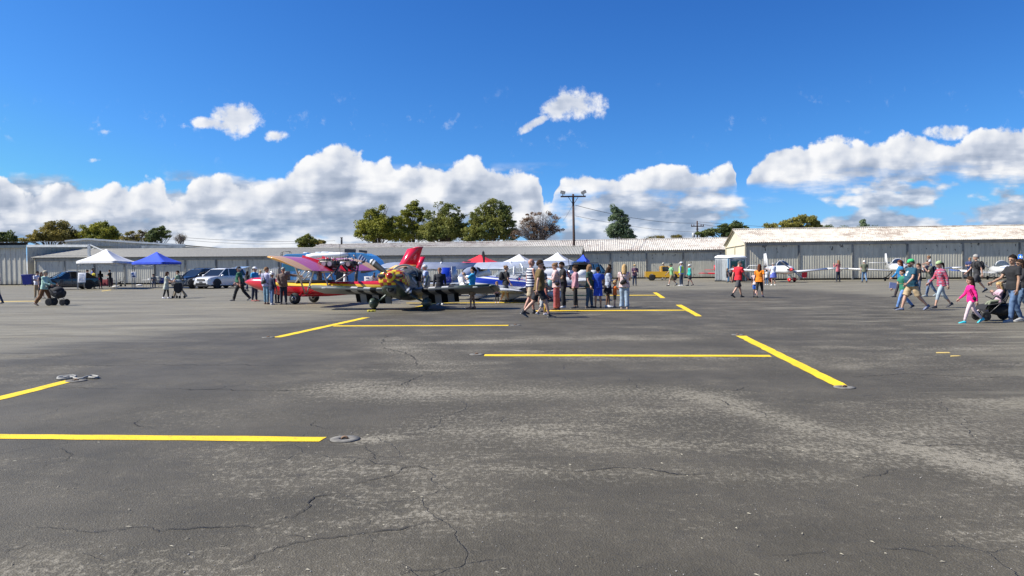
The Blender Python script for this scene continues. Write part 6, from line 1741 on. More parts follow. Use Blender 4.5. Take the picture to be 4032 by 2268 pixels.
# ---------------------------------------------------------------- people
def remeshed(s, voxel, name, parent, m, wr=0.0, seed=0, extra=None, smooth=2):
    """fuse the collected shells into one continuous surface"""
    me = bpy.data.meshes.new(name); s.bm.to_mesh(me); s.bm.free()
    o = link(name, me, None)
    md = o.modifiers.new("r", 'REMESH'); md.mode = 'VOXEL'; md.voxel_size = voxel; md.use_smooth_shade = True
    if smooth:
        m2 = o.modifiers.new("s", 'SMOOTH'); m2.factor = .5; m2.iterations = smooth
    dg = bpy.context.evaluated_depsgraph_get(); dg.update()
    nm = bpy.data.meshes.new_from_object(o.evaluated_get(dg))
    bpy.data.objects.remove(o); bpy.data.meshes.remove(me)
    if wr:
        off = V((seed * 3.7, seed * 1.3, 0))
        nrm = [v.normal.copy() for v in nm.vertices]
        for v, n in zip(nm.vertices, nrm):
            p = v.co
            v.co = p + n * (noise.noise(V((p.x * 9, p.y * 9, p.z * 5)) + off) * wr + noise.noise(V((p.x * 5, p.y * 5, p.z * 16)) + off) * wr * .7)
    if extra:
        b = bmesh.new(); b.from_mesh(nm); e = bpy.data.meshes.new("e"); extra.bm.to_mesh(e); extra.bm.free(); b.from_mesh(e); b.to_mesh(nm); b.free(); bpy.data.meshes.remove(e)
    nm.name = name
    nm.materials.clear(); nm.materials.append(m)
    for p in nm.polygons: p.use_smooth = True; p.material_index = 0
    return link(name, nm, parent)
def limb(s, pts, rad, n=10, flat=1.0, hem=False):
    """tapering limb with rounded ends"""
    pts = [V(p) for p in pts]
    d0 = (pts[0] - pts[1]).normalized(); d1 = (pts[-1] - pts[-2]).normalized()
    P = [pts[0] + d0 * rad[0] * .7] + pts + [pts[-1] + d1 * rad[-1] * .7]
    if hem: P = P[:-1]; s.tube(P, [rad[0] * .55] + list(rad), n)
    else: s.tube(P, [rad[0] * .55] + list(rad) + [rad[-1] * .55], n)
def loft(s, secs, n=16, M=None):
    """secs : (centre, half width y, half depth x)"""
    rs = []
    for c, wy, dx in secs:
        rs.append([V(c) + V((math.cos(2 * PI * k / n) * dx, math.sin(2 * PI * k / n) * wy, 0)) for k in range(n)])
    s.rings(rs)
CLOTH = {}
def cloth(c, pat=None, rough=.85):
    key = (tuple(round(x, 3) for x in c), pat)
    if key in CLOTH: return CLOTH[key]
    if pat is None:
        m = mat("cloth_%d" % len(CLOTH), c, rough, var=.22, scale=5, bump=.3)
    else:
        m, nt, b = newmat("patterned_cloth"); g = NG(nt); g.dim = '3D'
        tc = g.new('ShaderNodeTexCoord'); P = X(g, tc.outputs['Object']); x, y, z = g.sep(P)
        if pat == 'stripe':
            f = g.smooth(g.math('FRACT', z * 11 + g.noise(P, 3, 2) * .4), .48, .52); col = g.mix(f, c, (.60, .62, .66))
        elif pat == 'plaid':
            a = g.smooth(g.math('ABSOLUTE', g.math('FRACT', (x + y * .6) * 11) - .5), .28, .34); d_ = g.smooth(g.math('ABSOLUTE', g.math('FRACT', z * 11) - .5), .28, .34)
            col = g.mix(a * .55, c, (.05, .06, .16)); col = g.mix(d_ * .55, col, (.05, .05, .13)); col = g.mix(a * d_ * .5, col, (.50, .45, .45))
        elif pat == 'fineplaid':
            a = g.smooth(g.math('FRACT', (x + y) * 24), .5, .6); d_ = g.smooth(g.math('FRACT', z * 24), .5, .6)
            col = g.mix((a + d_).clamp() * .5, c, (.62, .68, .80))
        elif pat == 'floral':
            v = g.vor(P, 22, 'F1'); n = g.noise(P, 9, 3); col = g.mix(g.smooth(v + (n - .5) * .3, .36, .26), c, (.45, .16, .18)); 
        elif pat == 'camo':
            n = g.noise(P, 12, 3); col = g.mix(g.smooth(n, .46, .52), c, (.04, .05, .03))
        elif pat == 'logo':
            n = (x - .10).abs(); col = g.mix(g.smooth(z, 1.15, 1.17) * g.smooth(z, 1.32, 1.30) * g.smooth(y.abs(), .08, .07) * g.smooth(x, .02, .04) * g.smooth(g.noise(P, 22, 2), .45, .5), c, (.65, .68, .68))
        nt.links.new(col.o, b.inputs['Base Color']); setp(b, rough=.85)
    CLOTH[key] = m
    return m
SKIN = {k: mat("skin_" + k, c, .5, var=.10, scale=9, sss=.05) for k, c in dict(fair=(.46, .27, .19), tan=(.33, .19, .12), red=(.42, .21, .15), brown=(.15, .08, .05), dark=(.08, .045, .03)).items()}
HAIR = {k: mat("hair_" + k, c, .95, var=.5, scale=40, spec=.1) for k, c in dict(black=(.016, .012, .010), brown=(.075, .042, .025), dbrown=(.042, .025, .016), auburn=(.10, .03, .015), blond=(.42, .28, .13), dblond=(.22, .13, .07), grey=(.32, .31, .29), white=(.62, .60, .55), dgrey=(.12, .11, .10)).items()}
SUNG = mat("black_sunglasses", (.01, .01, .012), .1, var=0); EYEM = mat("dark_eye", (.03, .02, .018), .3, var=0); LIPM = mat("lip", (.30, .11, .09), .5, var=0)
POSES = {
 # lean, (hipL, kneeL), (hipR, kneeR), armL (flex, abduct, elbow, twist), armR, head nod, head yaw
 'stand': dict(lean=2, L=(3, 2), R=(-3, 2), AL=(2, 9, 14, .1), AR=(4, 9, 14, .1)),
 'stand2': dict(lean=0, L=(6, 8), R=(-2, 0), AL=(-4, 8, 10, .1), AR=(10, 10, 30, .2)),
 'walk': dict(lean=4, L=(24, 8), R=(-20, 22), AL=(-20, 8, 14, .1), AR=(22, 8, 24, .1)),
 'walk2': dict(lean=4, L=(-20, 24), R=(24, 8), AL=(22, 8, 24, .1), AR=(-20, 8, 14, .1)),
 'stroll': dict(lean=2, L=(12, 4), R=(-12, 14), AL=(-8, 8, 14, .1), AR=(10, 8, 20, .1)),
 'front': dict(lean=3, L=(4, 2), R=(-3, 2), AL=(18, 6, 85, .55), AR=(18, 6, 85, .55), nod=14),
 'phone': dict(lean=-3, L=(4, 2), R=(-3, 2), AL=(48, 4, 100, .25), AR=(48, 4, 100, .25), nod=-2),
 'hip': dict(lean=0, L=(4, 2), R=(-4, 2), AL=(-22, 42, 0, 0), AR=(8, 8, 20, .2), faL=(.55, -.62, -.45)),
 'hips': dict(lean=0, L=(4, 2), R=(-4, 2), AL=(-22, 42, 0, 0), AR=(-22, 42, 0, 0), faL=(.55, -.62, -.45), faR=(.55, .62, -.45)),
 'push': dict(lean=6, L=(8, 4), R=(-8, 8), AL=(38, 6, 42, .1), AR=(38, 6, 42, .1)),
 'pushwalk': dict(lean=6, L=(22, 6), R=(-18, 18), AL=(30, 6, 40, .1), AR=(30, 6, 40, .1)),
 'handface': dict(lean=0, L=(4, 2), R=(-4, 2), AL=(4, 8, 12, .1), AR=(42, 8, 120, .3)),
 'point': dict(lean=2, L=(3, 2), R=(-3, 2), AL=(0, 84, 8, 0), AR=(12, 8, 50, .4), nod=8),
 'bend': dict(lean=34, L=(12, 12), R=(2, 6), AL=(55, 6, 40, .2), AR=(50, 6, 40, .2), nod=10),
 'deepbend': dict(lean=72, L=(10, 8), R=(28, 30), AL=(70, 6, 30, .2), AR=(60, 6, 40, .2), nod=0),
 'sit': dict(lean=6, L=(86, 84), R=(82, 80), AL=(28, 8, 70, .4), AR=(28, 8, 70, .4), nod=8),
 'carry': dict(lean=6, L=(18, 6), R=(-16, 20), AL=(40, 10, 110, .3), AR=(40, 10, 110, .3), nod=4),
 'look': dict(lean=14, L=(3, 2), R=(-3, 2), AL=(0, 8, 10, .1), AR=(0, 8, 10, .1), nod=32),
}
PCOUNT = [0]
def person(u, vf, vh, face, pose, top, bot, hair, label, skin='fair', fat=1.0, shoe=(.03, .03, .035), acc=(), sleeve=.45, toplen=.47, botlen=None, H=None, base=None, nod=None, yaw=0, sock=None, D=None, fem=False, group=None, belly=0.0, z0=0.0, bare=False):
    """top (kind, colour, pattern), bot (kind, colour[, pattern]), face: degrees, 0 = to the right of the picture, 180 = left, -90 = to the camera"""
    PCOUNT[0] += 1; sd = PCOUNT[0]
    P0 = base if base is not None else gp(u, vf)
    P0 = V((P0.x, P0.y, z0))
    if D is not None: q = on_line(u, D); P0 = V((q.x, q.y, z0))
    if H is None: H = (vf - vh) * P0.y / F
    px = H * F / P0.y
    ps = dict(POSES[pose]) if isinstance(pose, str) else dict(POSES['stand'], **pose)
    if H < 1.35: hs = 1.0 + (1.5 - H) * .55
    else: hs = 1.0
    kid = H < 1.4
    t = thing("person", label, "person", P0, R(face), group)
    vox = (.0125 if px > 190 else .016 if px > 120 else .022) * max(.6, min(1.0, H / 1.7))
    lean = R(ps['lean']); nodv = R(nod if nod is not None else ps.get('nod', 4))
    shw = (.104 if fem else .120) * H * (.92 + .08 * fat) * (.92 if kid else 1)
    hipw = .046 * H * (.9 + .12 * fat)
    UL, LL = .245 * H, .245 * H
    # legs from pelvis
    def legpts(a, sg):
        h, k = R(a[0]), R(a[1])
        hip = V((0, sg * hipw, 0)); spread = sg * .018 * H
        knee = hip + V((math.sin(h), 0, -math.cos(h))) * UL + V((0, spread * .4, 0))
        ank = knee + V((math.sin(h - k), 0, -math.cos(h - k))) * LL + V((0, spread * .4, 0))
        toe_up = 0.0 if h - k > R(-14) else -(h - k) - R(14)
        return hip, knee, ank, toe_up
    LG = {1: legpts(ps['L'], 1), -1: legpts(ps['R'], -1)}
    drop = -min(p[2].z - .040 * H - (math.sin(p[3]) * .09 * H if p[3] > 0 else 0) for p in LG.values())
    pel = V((0, 0, drop))
    if pose == 'sit' and base is None: pass
    LG = {k: (a + pel, b + pel, c + pel, d) for k, (a, b, c, d) in LG.items()}
    up = V((math.sin(lean), 0, math.cos(lean))); fw = V((math.cos(lean), 0, -math.sin(lean)))
    def tp(h, x=0.0, y=0.0): return pel + up * (h * H) + fw * (x * H) + V((0, y * H, 0))
    def ring(c, wy, dx, n=16): return [c + fw * (math.cos(2 * PI * k / n) * dx * H) + V((0, math.sin(2 * PI * k / n) * wy * H, 0)) for k in range(n)]
    f2 = fat; bl = belly
    def torso(s, o=0.0, lo=0.0, n=16, flare=0.0):
        """lo: height above the pelvis joint where it starts (fractions of H)"""
        prof = [(-.03, (.100 if fem else .094) * f2, .068 * f2, 0), (.03, (.094 if fem else .090) * f2, .068 * f2 + bl * .4, .004 + bl * .5), (.09, (.072 if fem else .080) * f2, .058 * f2 + bl, .004 + bl * .8), (.15, (.074 if fem else .084) * f2, .062 * f2 + bl * .6, .004 + bl * .4), (.215, (.090 if fem else .098) * (f2 * .5 + .5), .066 * (f2 * .6 + .4) + (.008 if fem else 0), .006), (.262, .104 if fem else .114, .058, .0), (.288, .092 if fem else .100, .046, -.002), (.303, .058, .038, -.002), (.314, .036, .033, 0)]
        rs = []
        if lo < -.03: rs.append(ring(tp(lo, 0), prof[0][1] + o + flare, prof[0][2] + o + flare, n))
        for h, wy, dx, cx in prof:
            if h < lo: continue
            rs.append(ring(tp(h, cx), wy + o, dx + o, n))
        s.rings(rs)
    # arms
    shz = .272
    def armpts(a, sg, fa):
        f, ab, e, tw = R(a[0]), R(a[1]), R(a[2]), a[3]
        sh = tp(shz, -.002, sg * shw / H)
        d = V((math.sin(f) * math.cos(ab), sg * math.sin(ab), -math.cos(f) * math.cos(ab)))
        el = sh + d * .172 * H
        if fa is not None: d2 = V((fa[0], fa[1], fa[2])).normalized()
        else: d2 = V((math.sin(f + e), -sg * tw * abs(math.sin(e)) + sg * math.sin(ab) * .7 * math.cos(e), -math.cos(f + e) * (math.cos(ab) if e < .5 else 1))).normalized()
        wr = el + d2 * .148 * H
        return sh, el, wr, d2
    faL = ps.get('faL'); faR = ps.get('faR')
    AR_ = {1: armpts(ps['AL'], 1, faL), -1: armpts(ps['AR'], -1, faR)}
    # head
    nb = tp(.305); hd = tp(.305 + .010) + V((math.sin(lean * .5 + nodv * .4), 0, math.cos(lean * .5))) * (.014 * H)
    HM = Matrix.Translation(hd) @ Matrix.Rotation(R(yaw), 4, 'Z') @ Matrix.Rotation(lean * .45 + nodv, 4, 'Y')
    k_ = H * hs * 1.06
    def hp(x, y, z): return HM @ V((x * k_, y * k_, z * k_))
    s = MB()
    torso(s, 0, -.05)
    s.tube([tp(.28), tp(.32), hp(.002, 0, .03)], [.036 * H * f2 ** .5, .031 * H, .030 * k_], 10)
    r3 = HM.to_3x3()
    s.sphere(hp(.0, 0, .070), (.056 * k_, .044 * k_, .058 * k_), 16, 12, rot=r3)
    s.sphere(hp(.012, 0, .035), (.040 * k_, .035 * k_, .036 * k_), 12, 8, rot=r3)
    s.sphere(hp(.056, 0, .047), (.011 * k_, .0075 * k_, .011 * k_), 8, 6, rot=r3)
    s.sphere(hp(.038, 0, .014), (.013 * k_, .014 * k_, .010 * k_), 8, 6, rot=r3)
    for sg in (-1, 1): s.sphere(hp(-.004, sg * .045, .052), (.010 * k_, .006 * k_, .016 * k_), 8, 6, rot=r3)
    af = (.9 + .25 * (f2 - 1)) * (.88 if fem else 1.0)
    for sg, (sh, el, wr, d2) in AR_.items():
        limb(s, [sh, sh.lerp(el, .4), el, el.lerp(wr, .35), wr], [.031 * H * af, .029 * H * af, .0225 * H * af, .0235 * H * af, .0145 * H * af], 10)
    lf = .88 + .3 * (f2 - 1)
    for sg, (hip, kn, an, tu) in LG.items():
        limb(s, [hip, hip.lerp(kn, .45), kn, kn.lerp(an, .33), an.lerp(kn, .12), an + V((0, 0, -.012 * H))], [.050 * H * lf, .047 * H * lf, .033 * H * lf, .034 * H * lf, .021 * H * lf, .020 * H], 12)
    hands = MB()
    for sg, (sh, el, wr, d2) in AR_.items():
        side = d2.cross(V((0, sg, 0)));
        if side.length < .1: side = V((1, 0, 0))
        side.normalize(); nrm = d2.cross(side).normalized()
        if nrm.y * sg > 0: nrm = -nrm              # palm faces the body
        w0 = wr + d2 * .004 * H; pc = wr + d2 * .046 * H
        hands.rings([[c + side * (math.cos(2 * PI * k / 8) * a) + nrm * (math.sin(2 * PI * k / 8) * b) for k in range(8)] for c, a, b in ((w0 - d2 * .01 * H, .0145 * H, .011 * H), (w0 + d2 * .018 * H, .022 * H, .011 * H), (pc, .023 * H, .0095 * H))])
        for i, (o_, L_) in enumerate(((.017, .038), (.006, .044), (-.006, .041), (-.016, .032))):
            b0 = pc + side * o_ * H; b1 = b0 + (d2 * .9 + nrm * .25).normalized() * L_ * .45 * H; b2 = b1 + (d2 * .75 + nrm * .65).normalized() * L_ * .35 * H; b3 = b2 + (d2 * .4 + nrm * .9).normalized() * L_ * .25 * H
            hands.tube([b0 - d2 * .006 * H, b0, b1, b2, b3], [.0056 * H, .0056 * H, .0052 * H, .0048 * H, .0034 * H], 6)
        tb = w0 + side * .019 * H + d2 * .012 * H
        hands.tube([tb - side * .006 * H, tb, tb + (d2 * .6 + side * .7 + nrm * .3).normalized() * .022 * H, tb + (d2 * .9 + side * .3 + nrm * .4).normalized() * .042 * H], [.0068 * H, .0066 * H, .006 * H, .0042 * H], 6)
    remeshed(s, vox, "body", t, SKIN[skin], extra=hands)
    # eyes, mouth
    s = mb(EYEM)
    for sg in (-1, 1): s.sphere(hp(.0505, sg * .018, .062), (.0045 * k_, .0075 * k_, .0042 * k_), 8, 6, rot=r3); s.box(hp(.052, sg * .018, .0735), (.005 * k_, .017 * k_, .004 * k_), rot=r3)
    s.build("eyes", t)
    s = mb(LIPM); s.sphere(hp(.0515, 0, .0265), (.0035 * k_, .013 * k_, .0035 * k_), 8, 5, rot=r3); s.build("mouth", t)
    # ---------------- clothes
    wr_ = .010 if px > 100 else .006
    tk, tcx = top[0], top[1]; tpat = top[2] if len(top) > 2 else None
    s = MB()
    lo = {'tee': -.045, 'tank': -.045, 'long': -.05, 'dress': -.20, 'tunic': -.19, 'jacket': -.055, 'tucked': .0}[tk]
    torso(s, .011 + (.004 if tk == 'jacket' else 0), lo, 18, flare=.006 if lo > -.1 else .025)
    sl = {'tee': .62, 'tucked': .62, 'tank': 0, 'long': 2.0, 'dress': .5, 'tunic': .5, 'jacket': 2.0}[tk] if sleeve == .45 else sleeve
    so_ = .009 * H
    if sl > 0:
        for sg, (sh, el, wr, d2) in AR_.items():
            if sl <= 1: e_ = sh.lerp(el, sl); limb(s, [sh, sh.lerp(e_, .5), e_], [.033 * H * af + so_, .031 * H * af + so_ * 1.1, .030 * H * af + so_ * 1.5], 12, hem=True)
            else: limb(s, [sh, el, el.lerp(wr, min(.95, sl - 1.0) if sl < 2 else .93)], [.033 * H * af + so_, .026 * H * af + so_, .019 * H * af + so_ * .8], 12, hem=True)
    remeshed(s, vox, {'tee': 't_shirt', 'tucked': 'polo_shirt', 'tank': 'tank_top', 'long': 'long_sleeved_top', 'dress': 'dress', 'tunic': 'tunic', 'jacket': 'jacket'}[tk], t, cloth(tcx, tpat), wr=wr_, seed=sd, smooth=1)
    bk, bc = bot[0], bot[1]; bpat = bot[2] if len(bot) > 2 else None
    if bk != 'none':
        s = MB()
        rs = [ring(tp(h), wy * f2 + .006, dx * f2 + .006, 16) for h, wy, dx in ((.045, .084, .062), (.0, .090, .066), (-.035, .088, .066), (-.06, .07, .06))]
        s.rings(rs)
        fr = botlen if botlen is not None else {'pants': 1.93, 'jeans': 1.95, 'leggings': 1.88, 'shorts': .86, 'capri': 1.45, 'skirt': .7, 'wide': 1.95}[bk]
        po = {'pants': .012, 'jeans': .008, 'leggings': .006, 'shorts': .014, 'capri': .006, 'skirt': .02, 'wide': .018}[bk] * H
        if bk == 'skirt':
            n = 20; rs = []
            for h, w in ((.03, .095), (-.05, .108), (-.13, .125), (-.19, .135)): rs.append(ring(tp(h), w * f2, w * .85 * f2, n))
            s.rings(rs)
        else:
            for sg, (hip, kn, an, tu) in LG.items():
                if fr <= 1: e_ = hip.lerp(kn, fr); limb(s, [hip, hip.lerp(e_, .5), e_], [.051 * H * lf + po * .5, .049 * H * lf + po, .044 * H * lf + po * 1.5], 14, hem=True)
                else:
                    e_ = kn.lerp(an, fr - 1)
                    limb(s, [hip, hip.lerp(kn, .5), kn, kn.lerp(e_, .5), e_], [.051 * H * lf + po * .5, .047 * H * lf + po, .036 * H * lf + po, .033 * H * lf + po, .024 * H * lf + po * (1.6 if bk in ('pants', 'wide') else .9)], 14, hem=True)
        remeshed(s, vox, {'pants': 'trousers', 'jeans': 'jeans', 'leggings': 'leggings', 'shorts': 'shorts', 'capri': 'capri_trousers', 'skirt': 'skirt', 'wide': 'trousers'}[bk], t, cloth(bc, bpat), wr=wr_ * (.4 if bk in ('leggings', 'capri') else 1), seed=sd + 50, smooth=1)
    # shoes
    for sg, (hip, kn, an, tu) in LG.items():
        FM = Matrix.Translation(an) @ Matrix.Rotation(sg * .12, 4, 'Z') @ Matrix.Rotation(tu, 4, 'Y')
        if an.z > .10 * H and tu < .1 and pose != 'sit': FM = FM @ Matrix.Rotation(-.12, 4, 'Y')
        L_ = H * (1.0 if not kid else 1.05)
        def fr_(x, w, zt): return [FM @ V((x * L_, y * w * L_, z)) for y, z in ((-1, -.039 * L_), (-1.02, -.02 * L_), (-.75, zt * L_), (0, (zt + .006) * L_), (.75, zt * L_), (1.02, -.02 * L_), (1, -.039 * L_), (0, -.040 * L_))]
        secs = [(-.038, .012, -.006), (-.03, .021, .008), (0, .023, .014), (.04, .024, -.004), (.075, .027, -.014), (.10, .022, -.020), (.115, .010, -.026)]
        if bare == 'feet': s = mb(SKIN[skin])
        else: s = mb(mat("shoe_%02d%02d%02d" % tuple(int(c * 99) for c in shoe), shoe, .6, var=.15, scale=20))
        s.rings([fr_(x, w, z) for x, w, z in secs]); so2 = s.build("foot" if bare == 'feet' else "shoe", t)
        if bare != 'feet' and sum(shoe) < 2 and px > 120:
            s = mb(mat("shoe_sole", (.45, .45, .44), .7) if sd % 3 else BLKP)
            s.rings([[FM @ V((x * L_, y * (w + .001) * L_, z * L_)) for y, z in ((-1, -.042), (-1, -.036), (1, -.036), (1, -.042))] for x, w, z_ in secs], smooth=False); s.build("sole", so2)
        if sock:
            s = mb(cloth(sock)); s.tube([an + V((0, 0, -.005 * H)), an.lerp(kn, .16)], .0235 * H, 10); s.build("sock", t)
    # hair and headgear
    st, hc = hair[0], hair[1]
    if st != 'bald':
        s = MB(); n = 26
        def cap_(off, zmin_f, zmin_b):
            rs = []
            for i in range(13):
                th = PI * .5 * (1 - i / 12)      # from rim to top
                row = []
                for k in range(n):
                    ph = 2 * PI * k / n
                    zm = zmin_b + (zmin_f - zmin_b) * (.5 + .5 * math.cos(ph)) ** .62
                    z = zm + (.132 + off - zm) * math.sin(PI / 2 - th) if i < 12 else .132 + off
                    q = max(.02, 1 - ((z - .070) / (.062 + off)) ** 2) ** .5
                    row.append(hp(-.004 + math.cos(ph) * (.060 + off) * q, math.sin(ph) * (.048 + off) * q, z))
                rs.append(row)
            s.rings(rs)
        m_ = HAIR[hc]
        if st in ('short', 'curly', 'buzz'):
            cap_(.003 if st == 'short' else .0012 if st == 'buzz' else .011, .100, .026 if st != 'buzz' else .045)
        elif st in ('bun', 'pony'):
            cap_(.003, .095, .030)
            if st == 'bun': s.sphere(hp(-.055, 0, .105), (.026 * k_, .026 * k_, .024 * k_), 10, 8)
            else: s.tube([hp(-.05, 0, .085), hp(-.078, 0, .06), hp(-.075, 0, .0), hp(-.06, 0, -.05)], [.016 * k_, .021 * k_, .017 * k_, .006 * k_], 8)
        elif st in ('long', 'bob'):
            cap_(.005, .095, .02); zb = -.085 if st == 'long' else -.02
            rs = []
            for f in range(7):
                q = f / 6; z = .08 + (zb - .08) * q; row = []
                for k in range(11):
                    ph = PI * (.42 + 1.16 * k / 10)
                    rr_ = 1.0 + .12 * math.sin(q * PI) + .04 * math.sin(k * 2.3 + sd)
                    row.append(hp(math.cos(ph) * .060 * rr_ - .004 - q * .006, math.sin(ph) * .051 * rr_, z - .01 * abs(math.sin(k * 1.7 + sd)) * q))
                inner = [p_.lerp(hp(-.006, 0, z), .28) for p_ in row[::-1]]
                rs.append(row + inner)
            s.rings(rs)
        s.mat(m_); s.bm.normal_update()
        for f_ in s.bm.faces: f_.smooth = True; f_.material_index = 0
        s.mats = [m_]
        for v_ in s.bm.verts:
            v_.co += V((noise.noise(v_.co * 42), noise.noise(v_.co * 42 + V((9, 0, 0))), noise.noise(v_.co * 38) + .15)) * (.016 if st == 'curly' else .009 if st != 'buzz' else .002)
        s.build("hair", t)
    for a in acc:
        kind = a[0]; c = a[1] if len(a) > 1 else None
        if kind in ('cap', 'backcap', 'flatcap', 'hat', 'beanie', 'bucket'):
            s = mb(cloth(c)); n = 20; rs = []
            top_z = .136 if kind != 'flatcap' else .134
            for i in range(7):
                f = i / 6; z = .088 + (top_z - .088 + .004) * math.sin(f * PI / 2); q = math.cos(f * PI / 2) ** .75 if i < 6 else .03
                rs.append([hp(-.004 + math.cos(2 * PI * k / n) * .064 * q, math.sin(2 * PI * k / n) * .052 * q, z) for k in range(n)])
            s.rings(rs)
            sx = 1 if kind in ('cap', 'flatcap') else -1
            if kind in ('cap', 'flatcap', 'backcap'):
                L_ = .050 if kind != 'flatcap' else .030
                s.rings([[hp(sx * (.048 + L_ * math.cos(b_) * q), .044 * math.sin(b_) * (.6 + .4 * q + .1), .090 - .004 * q - .006 * abs(math.sin(b_)) + zo) for b_ in [R(-88 + 176 * k / 8) for k in range(9)]] for q, zo in ((0, 0), (1, -.004), (1, .001), (0, .004))], closed=False, caps=False)
            if kind in ('hat', 'bucket'):
                w = .050 if kind == 'hat' else .022
                s.rings([[hp(-.004 + math.cos(2 * PI * k / n) * (.062 + w * q), math.sin(2 * PI * k / n) * (.050 + w * q), .090 + zo + (.010 * abs(math.sin(2 * PI * k / n)) * q if kind == 'hat' else -.016 * q)) for k in range(n)] for q, zo in ((0, .002), (1, 0), (1, .003), (0, .006))], caps=False)
            s.build({'hat': 'brimmed_hat', 'bucket': 'bucket_hat', 'flatcap': 'flat_cap'}.get(kind, 'cap'), t)
        elif kind == 'shades':
            s = mb(SUNG)
            for sg in (-1, 1):
                s.sphere(hp(.055, sg * .020, .062), (.005 * k_, .015 * k_, .010 * k_), 10, 6, rot=r3)
                s.tube([hp(.054, sg * .030, .066), hp(.03, sg * .047, .067), hp(-.005, sg * .049, .064)], .0022 * k_, 5)
            s.tube([hp(.058, -.012, .065), hp(.058, .012, .065)], .0025 * k_, 5)
            s.build("sunglasses", t)
        elif kind == 'beard':
            s = mb(HAIR[c]); s.sphere(hp(.022, 0, .018), (.036 * k_, .034 * k_, .024 * k_), 12, 8, rot=r3); s.build("beard", t)
        elif kind == 'belt':
            s = mb(BLKP); s.rings([ring(tp(h), .099 * f2, .077 * f2, 18) for h in (.012, .030)], caps=False); s.build("belt", t)
        elif kind == 'badge':
            s = mb(WHITEM); s.box(tp(.13, .085 * f2 + belly * .8, -.02), (.01, .05 * H, .07 * H)); s.build("name_badge", t)
    W = t.matrix_basis.copy() if False else Matrix.Translation(P0) @ Matrix.Rotation(R(face), 4, 'Z')
    info = dict(t=t, W=W, H=H, chest=tp(.20), back=tp(.2, -.075 * f2 - .02), hl=AR_[1][2] + AR_[1][3] * .06 * H, hr=AR_[-1][2] + AR_[-1][3] * .06 * H, pel=tp(0), hipL=tp(-.02, 0, .11 * f2), hipR=tp(-.02, 0, -.11 * f2), shL=tp(.28, 0, .08), shR=tp(.28, 0, -.08), face=R(face), px=px, fw=fw, tp=tp)
    return info
def bagon(I, kind, c, label, name=None):
    H, W = I['H'], I['W']; m = cloth(c); tp = I['tp']
    def done(s, nm, cat):
        me_o = s.build(nm, label=label, cat=cat)
        org = W @ me_o.data.vertices[0].co
        me_o.matrix_world = W
        return me_o
    if kind == 'backpack':
        s = mb(m); c0 = tp(.175, -.125); s.sphere(c0, (.062 * H, .080 * H, .125 * H), 14, 10); s.sphere(tp(.13, -.165), (.032 * H, .06 * H, .06 * H), 12, 8)
        for sg in (-1, 1): s.tube([tp(.27, -.09, sg * .055), tp(.312, -.01, sg * .062), tp(.27, .075, sg * .065), tp(.17, .085, sg * .08), tp(.1, .0, sg * .105), tp(.09, -.08, sg * .08)], .010 * H, 6)
        return done(s, name or "backpack", "backpack")
    if kind == 'sling':
        s = mb(m); s.sphere(tp(.07, -.105, .02), (.035 * H, .085 * H, .05 * H), 14, 8, rot=Matrix.Rotation(-.6, 3, 'X')); s.tube([tp(.04, -.09, -.06), tp(.15, -.09, .01), tp(.29, -.05, .07), tp(.30, .02, .07), tp(.2, .09, .02), tp(.06, .09, -.06), tp(.03, .02, -.105), tp(.03, -.07, -.08)], .012 * H, 6)
        return done(s, name or "shoulder_bag", "bag")
    if kind == 'purse':
        s = mb(m); s.sphere(tp(.03, -.02, .125 * 1.0), (.055 * H, .025 * H, .045 * H), 12, 8); s.tube([tp(.06, -.05, .12), tp(.2, -.07, .10), tp(.3, -.01, .075), tp(.2, .07, .10), tp(.06, .03, .12)], .006 * H, 5)
        return done(s, name or "handbag", "bag")
    if kind == 'waist':
        s = mb(m); s.sphere(tp(-.03, .0, .12), (.05 * H, .025 * H, .05 * H), 12, 8); s.tube([tp(.0, .06, .10), tp(.02, .0, .115), tp(.0, -.06, .10)], .008 * H, 5)
        return done(s, name or "bag", "bag")
    if kind == 'tote':
        h_ = I['hr']; s = mb(m); s.sphere(h_ + V((0, 0, -.13 * H)), (.09 * H, .035 * H, .10 * H), 12, 8); s.tube([h_ + V((-.04 * H, 0, -.05 * H)), h_, h_ + V((.04 * H, 0, -.05 * H))], .006 * H, 5)
        return done(s, name or "tote_bag", "bag")
    if kind == 'phone':
        h_ = (I['hl'] + I['hr']) / 2; s = mb(m); s.box(h_ + V((.015, 0, .02)), (.012, .075, .15), bevel=.004)
        return done(s, name or "phone", "phone")
J = (.055, .085, .15); JD = (.022, .035, .075); JL = (.24, .32, .42); BK = (.012, .012, .014); NV = (.012, .018, .05); KH = (.36, .29, .19); WH = (.68, .68, .68)
def Pn(*a, **k): return person(*a, **k)
# far left
Pn(-14, 1197, 1066, 170, 'stroll', ('tee', (.45, .20, .25)), ('jeans', JD), ('short', 'brown'), "person in pink checked top cut off by the left edge of the picture")
Pn(147, 1174, 1067, -20, 'front', ('tee', (.62, .62, .70)), ('pants', (.30, .22, .13)), ('short', 'black'), "person in white t-shirt and tan trousers with dark hair behind the mint jacket", acc=(('shades',),), yaw=10)
Pn(165, 1175, 1072, -30, 'stand', ('tank', NV), ('shorts', NV), ('bob', 'brown'), "brown-haired person in dark top half hidden behind the mint jacket", fem=True)
I = Pn(176, 1203, 1062, 2, 'pushwalk', ('long', (.34, .52, .44)), ('wide', (.16, .075, .03)), ('short', 'grey'), "person in mint green jacket, brown trousers and pale cap pushing a black stroller", acc=(('cap', (.40, .36, .26)),), shoe=(.12, .07, .05), fat=1.08)
Pn(344, 1135, 1062, 20, 'stand', ('tee', WH), ('jeans', JD), ('short', 'black'), "person in white t-shirt and dark cap beside the white poster board", acc=(('cap', BK),), shoe=(.5, .5, .5))
